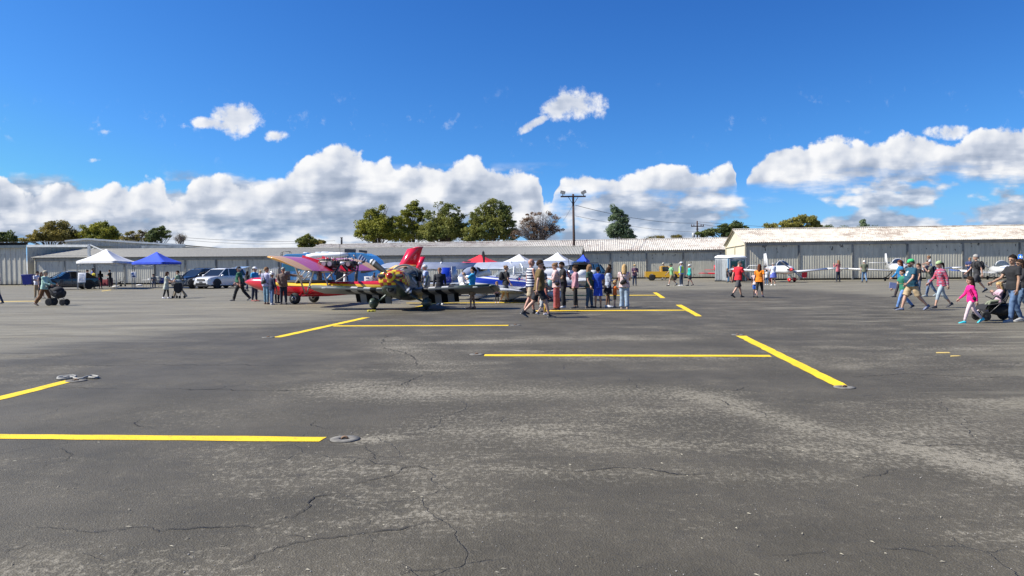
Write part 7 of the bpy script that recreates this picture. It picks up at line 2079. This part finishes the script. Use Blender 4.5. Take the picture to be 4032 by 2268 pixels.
Pn(366, 1131, 1056, 40, 'stand', ('long', (.02, .05, .30)), ('pants', BK), ('short', 'black'), "tall person in royal blue top behind the yellow shirt under the white tent")
I = Pn(370, 1136, 1064, 60, 'stand2', ('tee', (.50, .42, .03)), ('pants', BK), ('short', 'black'), "person in yellow shirt seen from behind under the white tent", fat=1.05)
bagon(I, 'sling', BK, "black sling bag across the back of the yellow shirt")
Pn(396, 1136, 1065, 110, 'front', ('jacket', BK), ('jeans', (.02, .022, .04)), ('long', 'black'), "long-haired person in black hooded jacket facing the maroon table", fem=True)
Pn(435, 1131, 1062, 175, 'front', ('tee', BK), ('pants', BK), ('short', 'dbrown'), "person in black t-shirt with raised hands behind the maroon table")
Pn(604, 1130, 1077, -60, 'sit', ('long', (.16, .17, .17)), ('jeans', JD), ('short', 'black'), "person in grey top seated behind the folding table under the blue tent", H=1.68, D=71.2, z0=.02)
I = Pn(656, 1176, 1069, 8, 'push', ('tunic', (.40, .42, .36)), ('leggings', BK), ('long', 'dbrown'), "woman in long pale green tunic and black leggings holding a stroller handle", fem=True, shoe=(.6, .6, .62))
I = Pn(706, 1173, 1062, 185, 'pushwalk', ('tee', (.26, .36, .24)), ('pants', (.33, .26, .17)), ('short', 'dbrown'), "man in sage t-shirt and tan trousers stepping behind the small stroller", shoe=(.25, .25, .26), fat=1.05)
bagon(I, 'backpack', (.12, .125, .12), "grey hiking backpack on the man with the small stroller")
Pn(918, 1129, 1054, -160, 'stand2', ('tee', (.42, .43, .40)), ('shorts', (.13, .14, .15)), ('short', 'grey'), "man in pale grey t-shirt and shorts by the raised tailgate of the white car", acc=(('cap', (.5, .5, .46)),), toplen=.5)
I = Pn(946, 1184, 1046, 180, 'walk', ('tucked', (.012, .10, .055)), ('pants', BK), ('short', 'white'), "heavy man in dark green polo shirt, black trousers and black cap striding left", fat=1.28, belly=.02, acc=(('cap', BK), ('shades',), ('badge',), ('belt',)), skin='red')
Pn(974, 1147, 1067, 60, 'stroll', ('tee', BK), ('jeans', JD), ('long', 'dbrown'), "dark-haired woman in black walking away behind the green polo shirt", fem=True)
Pn(1003, 1187, 1051, -15, 'stand', ('tee', (.02, .26, .55)), ('jeans', (.015, .022, .045)), ('short', 'dbrown'), "man in bright blue t-shirt, white cap and red-brown shoes behind the red nose cone", acc=(('cap', WH), ('shades',)), shoe=(.22, .04, .03))
Pn(1026, 1151, 1064, -40, 'stroll', ('tee', (.35, .35, .38)), ('shorts', (.1, .1, .12)), ('short', 'blond'), "blond person walking just right of the bright blue t-shirt", fem=True)
I = Pn(1050, 1198, 1051, 70, 'stand', ('long', (.42, .42, .58)), ('jeans', (.12, .22, .30)), ('short', 'dblond'), "tall person in lavender top and faded jeans before the red nose cone", skin='red', shoe=(.15, .10, .08), yaw=-30)
bagon(I, 'sling', (.03, .035, .03), "dark green shoulder bag on the lavender top")
I = Pn(1071, 1200, 1073, 50, 'stand', ('jacket', NV), ('jeans', (.07, .13, .26)), ('short', 'grey'), "short elderly person in white bucket hat, navy jacket and blue jeans", acc=(('bucket', (.62, .62, .62)),), shoe=(.4, .4, .4), skin='tan')
Pn(1092, 1193, 1080, 80, 'stand', ('tee', (.05, .05, .09)), ('jeans', (.012, .015, .03)), ('short', 'dgrey'), "person hidden behind the navy jacket and the brown jacket")
I = Pn(1117, 1198, 1053, -75, 'point', ('jacket', (.16, .115, .095)), ('jeans', (.012, .018, .04)), ('short', 'grey'), "man in brown jacket and grey cap with one arm stretched to the wing strut", acc=(('backcap', (.25, .26, .24)),), skin='red', fat=1.1)
s = mb(GREYM); q = gp(1090, 1200); s.tube([(0, 0, 0), (0, 0, .88), (.05, 0, .92), (.11, 0, .90)], .012, 6); s.lathe([(0, .022), (.04, .018)], (0, 0, 0), (0, 0, 1), 8)
o = s.build("walking_stick", label="grey walking stick between the navy jacket and the brown jacket", cat="walking stick"); o.location = (q.x, q.y, 0)
# seen between the airplanes
Pn(1182, 1150, 1066, 150, 'stand', ('tee', (.45, .46, .42)), ('shorts', KH), ('short', 'grey'), "person in pale grey t-shirt standing behind the red airplane's cockpit")
Pn(1232, 1146, 1068, 200, 'bend', ('tee', (.55, .60, .66)), ('jeans', J), ('short', 'brown'), "person in light blue shirt bending behind the red airplane's cockpit")
Pn(1360, 1152, 1066, 200, 'stand', ('tee', WH), ('shorts', BK), ('short', 'black'), "person in white shirt and black shorts behind the rear of the red airplane", yaw=30)
Pn(1402, 1150, 1062, 20, 'stand', ('tee', BK), ('jeans', (.16, .19, .22)), ('short', 'dbrown'), "person in black t-shirt and grey jeans left of the white easel board")
Pn(1474, 1152, 1072, -70, 'front', ('tee', (.50, .50, .56)), ('pants', (.12, .13, .13)), ('short', 'black'), "person in white t-shirt and dark cap right of the white easel board", acc=(('cap', (.04, .05, .09)),), skin='brown')
Pn(1488, 1160, 1080, 160, 'bend', ('tee', (.09, .07, .07)), ('shorts', (.15, .14, .14)), ('short', 'dbrown'), "person in dark shirt leaning forward right of the white easel board", skin='tan')
Pn(1493, 1190, 1103, 5, 'stand', ('tee', (.45, .20, .12)), ('shorts', NV), ('short', 'auburn'), "red-haired child behind the wing under the checkered nose", skin='fair')
# around the checkered airplane
Pn(1650, 1135, 1042, 205, dict(lean=82, L=(4, 4), R=(20, 16), AL=(75, 6, 14, .1), AR=(60, 6, 50, .1), nod=10), ('tee', (.02, .022, .025)), ('shorts', BK), ('short', 'dbrown'), "boy in black leaning far into the cockpit from the wing", H=1.42, D=29.6, z0=.62, skin='tan', shoe=(.4, .4, .4))
I = Pn(1680, 1196, 1041, 185, 'front', ('tee', (.13, .19, .42), 'fineplaid'), ('pants', (.015, .02, .04)), ('short', 'white'), "white-haired man in blue checked shirt and sunglasses beside the cockpit", acc=(('shades',),), skin='red', shoe=(.03, .03, .03), fat=1.08)
s = mb(PAPER); s.box((0, 0, 0), (.16, .01, .26), rot=Matrix.Rotation(.3, 3, 'X')); o = s.build("paper_sheets", label="white paper sheets held by the white-haired man", cat="paper"); o.location = I['W'] @ (I['hl'] + V((.02, -.05, -.04)))
Pn(1733, 1200, 1053, -95, 'stand', ('long', (.012, .014, .022)), ('pants', (.012, .012, .015)), ('short', 'dblond'), "boy in black hooded sweater, black trousers and white shoes", H=None, shoe=(.68, .68, .66), nod=14)
Pn(1787, 1150, 1046, -90, 'stand', ('tee', (.3, .3, .32)), ('jeans', J), ('short', 'dgrey'), "person whose head shows above the silver wing behind the boy in black")
I = Pn(1860, 1215, 1050, 168, 'phone', ('tee', (.02, .30, .52)), ('shorts', (.30, .24, .17)), ('pony', 'black'), "woman in turquoise t-shirt and beige shorts raising a phone with both hands", fem=True, skin='tan', shoe=(.40, .26, .18), bare='feet')
bagon(I, 'phone', BK, "phone held up by the woman in the turquoise t-shirt")
Pn(1957, 1193, 1112, -90, 'stand', ('long', (.58, .42, .50), 'floral'), ('leggings', BK), ('long', 'dblond'), "small child in pale pink top and black leggings half under the wing", fem=True, shoe=(.6, .45, .4))
I = Pn(1992, 1190, 1044, 12, 'stroll', ('tee', (.014, .014, .016)), ('shorts', (.06, .065, .08)), ('bun', 'dblond'), "woman in black t-shirt and shorts with hair in a bun beside the white airplane", fem=True, fat=1.18, skin='fair')
bagon(I, 'backpack', BK, "black backpack on the woman with the bun")
Pn(2090, 1236, 1016, 20, 'stroll', ('tank', (.012, .018, .06), 'stripe'), ('shorts', KH), ('bald', ''), "bald man in navy and white striped tank top and khaki shorts", acc=(('shades',),), skin='red', fat=1.02, sock=BK)
Pn(2122, 1251, 1015, 8, 'walk2', ('tee', (.11, .072, .02)), ('shorts', (.012, .013, .018)), ('short', 'dbrown'), "man in brown t-shirt, black shorts and sunglasses striding right, nearest of his group", acc=(('shades',),), fat=1.12, belly=.012, shoe=(.05, .05, .05), sock=BK)
Pn(2141, 1228, 1045, 200, 'stand', ('tee', (.02, .03, .06)), ('shorts', BK), ('short', 'dbrown'), "person in dark navy t-shirt mostly hidden by the man in brown")
Pn(2146, 1237, 1114, 10, 'stand2', ('long', (.30, .10, .075)), ('leggings', (.52, .33, .02)), ('bob', 'blond'), "little blond child in rust top and mustard trousers", fem=True, shoe=(.6, .5, .5))
Pn(2133, 1240, 1120, 30, 'walk', ('tee', (.4, .35, .3)), ('shorts', (.3, .3, .3)), ('short', 'dblond'), "toddler hidden behind the legs of the man in brown, only shoes and legs showing", H=.85, shoe=(.55, .55, .58))
I = Pn(2192, 1221, 1034, 176, 'front', ('long', (.55, .40, .38), 'floral'), ('wide', (.30, .07, .075)), ('bun', 'dblond'), "woman in flowery blouse and dusty red trousers with hair pinned up", fem=True, fat=1.18, shoe=(.10, .05, .04), sleeve=1.5)
bagon(I, 'purse', (.03, .02, .02), "small dark handbag on the far side of the flowery blouse")
I = Pn(2219, 1213, 1030, 190, 'front', ('tee', BK), ('pants', BK), ('short', 'black'), "bearded man in black behind the flowery blouse", acc=(('beard', 'black'),), skin='tan', shoe=(.6, .6, .6), fat=1.05)
bagon(I, 'tote', (.22, .42, .42), "teal and white patterned bag held by the bearded man in black")
Pn(2266, 1214, 1045, 182, 'handface', ('long', (.42, .22, .26)), ('leggings', BK), ('bun', 'dbrown'), "woman in dusty pink cardigan and black trousers with a hand at her face", fem=True, fat=1.08, skin='tan')
I = Pn(2322, 1213, 1041, -32, 'hip', ('tee', (.035, .075, .055)), ('jeans', (.04, .085, .14)), ('long', 'dblond'), "woman in dark green t-shirt and jeans with a hand on her hip", fem=True, fat=1.12, acc=(('shades',),), shoe=(.08, .06, .05))
Pn(2355, 1213, 1051, 92, 'stand', ('tee', (.012, .06, .42)), ('shorts', (.012, .06, .50)), ('short', 'black'), "boy in royal blue t-shirt and royal blue shorts seen from behind", fat=1.08, skin='tan', botlen=.95, shoe=(.06, .04, .03))
I = Pn(2394, 1210, 1049, -8, 'front', ('long', (.30, .34, .42)), ('skirt', BK), ('long', 'dbrown'), "girl in pale denim jacket and short black dress with long dark hair", fem=True, skin='brown', shoe=(.66, .66, .68))
Pn(2402, 1152, 1040, 180, 'stand', ('tee', (.02, .12, .16)), ('jeans', JD), ('short', 'black'), "man in dark teal t-shirt farther back between the two long-haired women", skin='tan')
Pn(2421, 1212, 1109, 8, 'handface', ('tee', (.60, .13, .015)), ('shorts', (.10, .10, .05), 'camo'), ('curly', 'blond'), "blond toddler in orange t-shirt and camouflage shorts", shoe=(.08, .09, .08))
I = Pn(2459, 1216, 1040, 78, 'front', ('tee', (.56, .46, .45), 'floral'), ('wide', JL), ('long', 'blond'), "woman with long blond hair, pale flowery shirt and light blue jeans seen from behind", fem=True, fat=1.16, shoe=(.45, .33, .25))
bagon(I, 'sling', BK, "large black crossbody bag on the back of the blond woman")
# middle distance right
I = Pn(2499, 1125, 1041, -85, 'front', ('long', (.12, .02, .035), 'plaid'), ('jeans', JD), ('short', 'grey'), "man in straw hat, dark red plaid shirt and jeans standing before the hangar", acc=(('hat', (.42, .30, .14)), ('beard', 'white')), nod=0, fat=1.1)
bagon(I, 'waist', (.03, .035, .03), "dark bag at the hip of the man in the straw hat")
Pn(2613, 1102, 1034, 190, 'stroll', ('long', (.045, .035, .04)), ('jeans', (.30, .34, .38)), ('short', 'grey'), "man in dark sweater, cream cap and pale jeans in front of the yellow pickup", acc=(('cap', (.60, .56, .42)),))
Pn(2645, 1126, 1035, 190, 'walk', ('tee', (.20, .42, .20)), ('shorts', (.22, .17, .10)), ('short', 'grey'), "man in light green t-shirt and khaki shorts walking left past the yellow pickup", acc=(('cap', (.04, .07, .05)),), sock=WH, botlen=.95)
I = Pn(2683, 1126, 1031, 150, 'stand2', ('tee', (.14, .26, .50)), ('jeans', (.03, .05, .09)), ('short', 'grey'), "heavy man in yellow high-visibility vest over a blue shirt and white cap", acc=(('cap', WH),), fat=1.2, shoe=(.55, .55, .55), sleeve=1.5)
def vest(I):
    s = mb(mat("high_visibility_yellow", (.55, .85, .02), .6, var=.1)); tp = I['tp']; H = I['H']
    def rg(h, w, d): return [tp(h) + I['fw'] * (math.cos(2 * PI * k / 20) * d * H) + V((0, math.sin(2 * PI * k / 20) * w * H, 0)) for k in range(20)]
    s.rings([rg(.02, .128, .108), (rg(.09, .125, .102)), rg(.16, .123, .100), rg(.23, .118, .096), rg(.275, .105, .082), rg(.298, .078, .06)], caps=False); v = s.build("safety_vest", I['t'])
    s = mb(mat("reflective_grey_band", (.30, .33, .33), .4, var=.05)); s.rings([rg(.085, .130, .107), rg(.105, .130, .107)], caps=False); s.rings([rg(.155, .127, .104), rg(.17, .127, .104)], caps=False); s.build("reflective_band", v)
vest(I)
Pn(2716, 1125, 1041, 175, 'stroll', ('long', (.02, .42, .36)), ('shorts', (.05, .055, .055)), ('short', 'brown'), "slim person in turquoise long-sleeved shirt, black shorts and white cap", acc=(('backcap', WH),), skin='red', botlen=.9)
Pn(2876, 1105, 1033, 20, 'bend', ('tee', (.07, .05, .05)), ('shorts', BK), ('bun', 'dbrown'), "person in dark brown t-shirt bending at the wide portable toilet", fem=True, D=75.5, sock=(.3, .3, .3))
Pn(2863, 1104, 1048, 0, 'stand', ('tee', BK), ('shorts', BK), ('long', 'dblond'), "blond child in black beside the wide portable toilet", fem=True, D=75.2, sock=(.3, .3, .3))
Pn(2906, 1171, 1022, 25, 'walk', ('tee', (.62, .012, .025)), ('shorts', (.06, .06, .062)), ('buzz', 'dgrey'), "man in bright red t-shirt and dark grey shorts walking away looking down", fat=1.12, nod=30, sock=BK, botlen=.98, belly=.01)
I = Pn(2990, 1172, 1036, 62, 'walk2', ('tee', (.72, .20, .005)), ('capri', BK), ('long', 'auburn'), "woman in orange t-shirt and black capri trousers with red-brown hair", fem=True, fat=1.2, sock=(.05, .04, .12))
bagon(I, 'purse', (.07, .035, .03), "dark brown handbag on the shoulder of the woman in orange")
Pn(2975, 1171, 1066, 70, 'stroll', ('tee', (.60, .45, .45)), ('shorts', (.03, .12, .50)), ('short', 'brown'), "child in blue shorts half hidden by the woman in orange")
Pn(3019, 1122, 1062, 80, 'stand', ('tee', (.62, .62, .62)), ('jeans', (.05, .10, .20)), ('short', 'black'), "child in white t-shirt and blue jeans between the orange and the white shirt", shoe=(.6, .6, .6))
Pn(3045, 1124, 1034, 95, 'front', ('tee', (.66, .68, .74)), ('skirt', (.10, .13, .45)), ('short', 'grey'), "grey-haired woman in white shirt and violet-blue skirt facing the white airplane", fem=True, fat=1.15, shoe=(.6, .6, .55))
Pn(3300, 1111, 1024, 112, 'phone', ('long', (.42, .11, .13)), ('jeans', (.015, .02, .04)), ('long', 'dblond'), "woman in coral pink top and dark jeans with hands raised to her face", fem=True)
Pn(3403, 1112, 1024, 80, 'stroll', ('tee', (.13, .14, .09)), ('jeans', (.10, .18, .30)), ('short', 'white'), "white-haired man in olive shirt and blue jeans seen from behind", fat=1.1)
# right-hand families
Pn(3548, 1170, 1019, 170, 'walk', ('long', (.01, .15, .34)), ('jeans', (.04, .03, .035)), ('long', 'auburn'), "red-haired woman in blue top behind the boy in green", fem=True, fat=1.05)
I = Pn(3556, 1217, 1056, 176, 'walk', ('tee', (.02, .17, .10)), ('jeans', (.10, .20, .42)), ('short', 'dbrown'), "boy in green t-shirt and blue jeans striding left with a blue paper", nod=2)
s = mb(mat("pale_blue_paper", (.30, .36, .62), .6, var=.15, scale=12)); s.box((0, 0, 0), (.24, .012, .20), rot=Matrix.Rotation(.12, 3, 'Y')); q = at(3516, 1124, I['W'].translation.y - .2); o = s.build("paper_sheet", label="pale blue paper sheet on a stick left of the boy in green", cat="paper"); o.location = q
s = mb(mat("thin_wood_stick", (.45, .33, .18), .7)); a = at(3532, 1117, q.y); b = at(3558, 1117, q.y); s.tube([V((0, 0, 0)), b - a], .008, 6); o2 = s.build("wooden_stick", label="thin wooden stick carrying the pale blue paper", cat="stick"); o2.location = a
Pn(3592, 1222, 1013, 182, 'walk2', ('tee', (.008, .065, .105), 'logo'), ('shorts', (.42, .31, .18)), ('short', 'brown'), "big man in bright green flat cap, dark teal t-shirt and khaki shorts walking left", fat=1.28, belly=.03, acc=(('flatcap', (.03, .42, .13)), ('shades',), ('beard', 'brown')), shoe=(.13, .15, .22), botlen=.98)
Pn(3618, 1168, 1036, 165, 'stand', ('tee', BK), ('jeans', (.10, .14, .22)), ('short', 'dbrown'), "boy in black t-shirt and jeans just behind the man in the green cap", fat=1.0)
I = Pn(3662, 1166, 1015, 178, 'carry', ('tee', (.10, .105, .085)), ('jeans', (.12, .17, .26)), ('short', 'dbrown'), "man in grey-green t-shirt carrying a small girl on his shoulders", fat=1.15, belly=.012, shoe=(.25, .30, .32), H=1.78)
bagon(I, 'backpack', (.014, .02, .045), "dark blue backpack on the man carrying the small girl")
w = I['W'] @ I['tp'](.30, -.045)
Pn(3665, 1042, 993, 178, dict(lean=14, L=(78, 66), R=(78, 66), AL=(50, 6, 20, .3), AR=(50, 6, 20, .3), nod=6), ('tee', (.62, .63, .68)), ('jeans', (.02, .025, .06)), ('curly', 'dblond'), "small curly-haired girl in white shirt riding on the man's shoulders", H=.98, base=w, z0=w.z - .02 - .29, fem=True)
Pn(3706, 1212, 1021, 184, 'walk', ('long', (.46, .06, .09), 'plaid'), ('capri', (.30, .36, .40)), ('pony', 'dbrown'), "woman in red plaid shirt, pale green head scarf and light blue capri jeans", fem=True, acc=(('beanie', (.30, .40, .20)),), nod=18, botlen=1.5)
Pn(3818, 1108, 1014, -120, 'front', ('tee', (.025, .04, .12)), ('pants', BK), ('short', 'dblond'), "man in navy blue t-shirt with white print farther back by the blue-tipped wing")
I = Pn(3846, 1152, 998, 175, 'walk', ('tee', (.025, .025, .028)), ('shorts', (.035, .035, .04)), ('curly', 'grey'), "tall man with bushy grey hair in black t-shirt and black shorts walking left", sock=(.5, .5, .5), botlen=1.0)
bagon(I, 'backpack', BK, "black backpack on the man with bushy grey hair")
I = Pn(3824, 1272, 1087, 174, 'walk', ('long', (.72, .01, .20)), ('leggings', (.62, .48, .50)), ('long', 'dbrown'), "little girl in hot pink jacket, pale pink leggings and turquoise shoes", fem=True, shoe=(.05, .52, .60), fat=.98)
bagon(I, 'purse', BK, "small black bag worn by the little girl in hot pink")
Pn(3990, 1268, 1000, 180, dict(POSES['stroll'], AL=(4, 8, 8, .1), AR=(30, 8, 34, .1)), ('tee', (.012, .012, .014)), ('jeans', (.075, .13, .23)), ('short', 'black'), "muscular man in black t-shirt and blue jeans beside the stroller at the right edge", fat=1.12, shoe=(.30, .30, .30), skin='tan', yaw=20)
Pn(4024, 1246, 1012, 184, 'pushwalk', ('long', (.014, .014, .016)), ('jeans', (.05, .09, .15)), ('long', 'dbrown'), "woman in black with sunglasses pushing the stroller, cut by the right edge", fem=True, acc=(('shades',),), skin='tan', shoe=(.4, .25, .2))

# strollers
def stroller(label, p, rz, H=1.0, kind='hood', sc=1.0):
    t = thing("stroller", label, "stroller", p, rz)
    FB = mat("black_stroller_fabric", (.016, .016, .018), .85, var=.2); FRM = mat("dark_stroller_frame", (.03, .03, .032), .35, var=0)
    S = lambda x, y, z: V((x * sc, y * sc, z * sc))
    if kind == 'hood':     # bassinet-like jogging stroller
        s = mb(FB); fus(s, [(.36 * sc, .66 * sc, .16 * sc, .12 * sc, 2.4), (.28 * sc, .62 * sc, .24 * sc, .20 * sc, 2.5), (0, .62 * sc, .25 * sc, .27 * sc, 2.4), (-.26 * sc, .72 * sc, .24 * sc, .22 * sc, 2.4), (-.34 * sc, .80 * sc, .18 * sc, .12 * sc, 2.2)], 20); s.build("seat_body", t)
        s = mb(FB); s.sphere(S(.02, 0, .80), (.30 * sc, .25 * sc, .20 * sc), 16, 10); s.build("hood", t)
        s = mb(mat("stroller_lettering", (.3, .3, .32), .6)); s.box(S(.0, -.262, .72), (.16 * sc, .006, .03 * sc)); s.build("logo_patch", t)
        wl = [(.34, .21, .17), (.34, -.21, .17), (-.34, .25, .20), (-.34, -.25, .20)]
    elif kind == 'umbrella':
        s = mb(FB); fus(s, [(.16 * sc, .60 * sc, .19 * sc, .26 * sc, 2.4), (0, .62 * sc, .20 * sc, .34 * sc, 2.4), (-.14 * sc, .66 * sc, .18 * sc, .28 * sc, 2.2)], 18); s.build("seat_body", t)
        s = mb(mat("grey_hood", (.22, .25, .26), .8, var=.1)); s.sphere(S(0, 0, .95), (.20 * sc, .20 * sc, .13 * sc), 14, 8); s.build("hood", t)
        wl = [(.22, .22, .08), (.22, -.22, .08), (-.2, .24, .08), (-.2, -.24, .08)]
    else:
        s = mb(FB); s.rings([[S(x, y, z) for y in (-.24, .24)] for x, z in ((.46, .30), (.40, .42), (.12, .46), (-.08, .50), (-.30, .98))], closed=False, caps=False)
        s.rings([[S(x, y * .98, z - .04) for y in (-.24, .24)] for x, z in ((.46, .30), (.40, .42), (.12, .46), (-.08, .50), (-.30, .98))], closed=False, caps=False); s.build("seat_body", t)
        s = mb(FB); fus(s, [(.18 * sc, .28 * sc, .2 * sc, .10 * sc, 3), (-.1 * sc, .27 * sc, .24 * sc, .15 * sc, 3), (-.36 * sc, .34 * sc, .22 * sc, .13 * sc, 3)], 16); s.build("basket", t)
        s = mb(WHITEM); s.box(S(-.08, -.245, .30), (.05, .006, .04)); s.build("logo_patch", t)
        s = mb(FRM); s.tube([S(.52, -.2, .24), S(.55, -.2, .18), S(.55, .2, .18), S(.52, .2, .24)], .015 * sc, 6); s.build("foot_rest", t)
        wl = [(.42, .23, .13), (.42, -.23, .13), (-.32, .27, .17), (-.32, -.27, .17)]
    for sg in (-1, 1):
        s = mb(FRM); s.tube([S(wl[0][0], sg * .23, wl[0][2]), S(.06, sg * .24, .46), S(-.34, sg * .24, .92), S(-.48, sg * .24, 1.04)], .014 * sc, 6); s.build("side_frame", t)
        s = mb(FRM); s.tube([S(wl[2][0], sg * .25, wl[2][2]), S(-.02, sg * .24, .56), S(.18, sg * .24, .66)], .013 * sc, 6); s.build("rear_frame", t)
    s = mb(FRM); s.tube([S(-.48, -.24, 1.04), S(-.50, 0, 1.05), S(-.48, .24, 1.04)], .018 * sc, 7); s.build("handle", t)
    for x, y, r_ in wl:
        s = mb(RUB); s.lathe([(-.022 * sc, r_ * .72 * sc), (-.025 * sc, r_ * .94 * sc), (0, r_ * sc), (.025 * sc, r_ * .94 * sc), (.022 * sc, r_ * .72 * sc)], S(x, y, r_), (0, 1, 0), 22); wt = s.build("wheel", t)
        s = mb(FRM)
        for k in range(5): a = 2 * PI * k / 5; s.tube([S(x, y, r_), S(x + math.cos(a) * r_ * .75, y, r_ + math.sin(a) * r_ * .75)], .010 * sc, 5)
        s.lathe([(-.03 * sc, .03 * sc), (.03 * sc, .03 * sc)], S(x, y, r_), (0, 1, 0), 8); s.build("wheel_spokes", wt)
    return t
q = gp(229, 1203); stroller("black hooded jogging stroller pushed by the mint green jacket", (q.x, q.y, 0), 0, kind='hood', sc=.88)
q = gp(703, 1175); stroller("slim black umbrella stroller with grey hood between the woman in the tunic and the man", (q.x, q.y, 0), -1.75, kind='umbrella')
q = gp(3926, 1262); q = V((q.x, q.y, 0)); stroller("large black stroller with a blond child in it near the right edge", q, R(178), kind='sport', sc=1.0)
q2 = q + rotz(R(178)) @ V((-.03, 0, 0))
Pn(3925, 0, 0, 178, dict(lean=-8, L=(84, 62), R=(80, 40), AL=(40, 8, 95, .5), AR=(40, 8, 95, .5), nod=18), ('long', (.50, .34, .40)), ('leggings', (.20, .22, .15)), ('long', 'blond'), "blond child in pale pink top and olive leggings sitting in the stroller", H=1.0, base=V((q2.x, q2.y, 0)), z0=.24, fem=True, shoe=(.55, .42, .40))
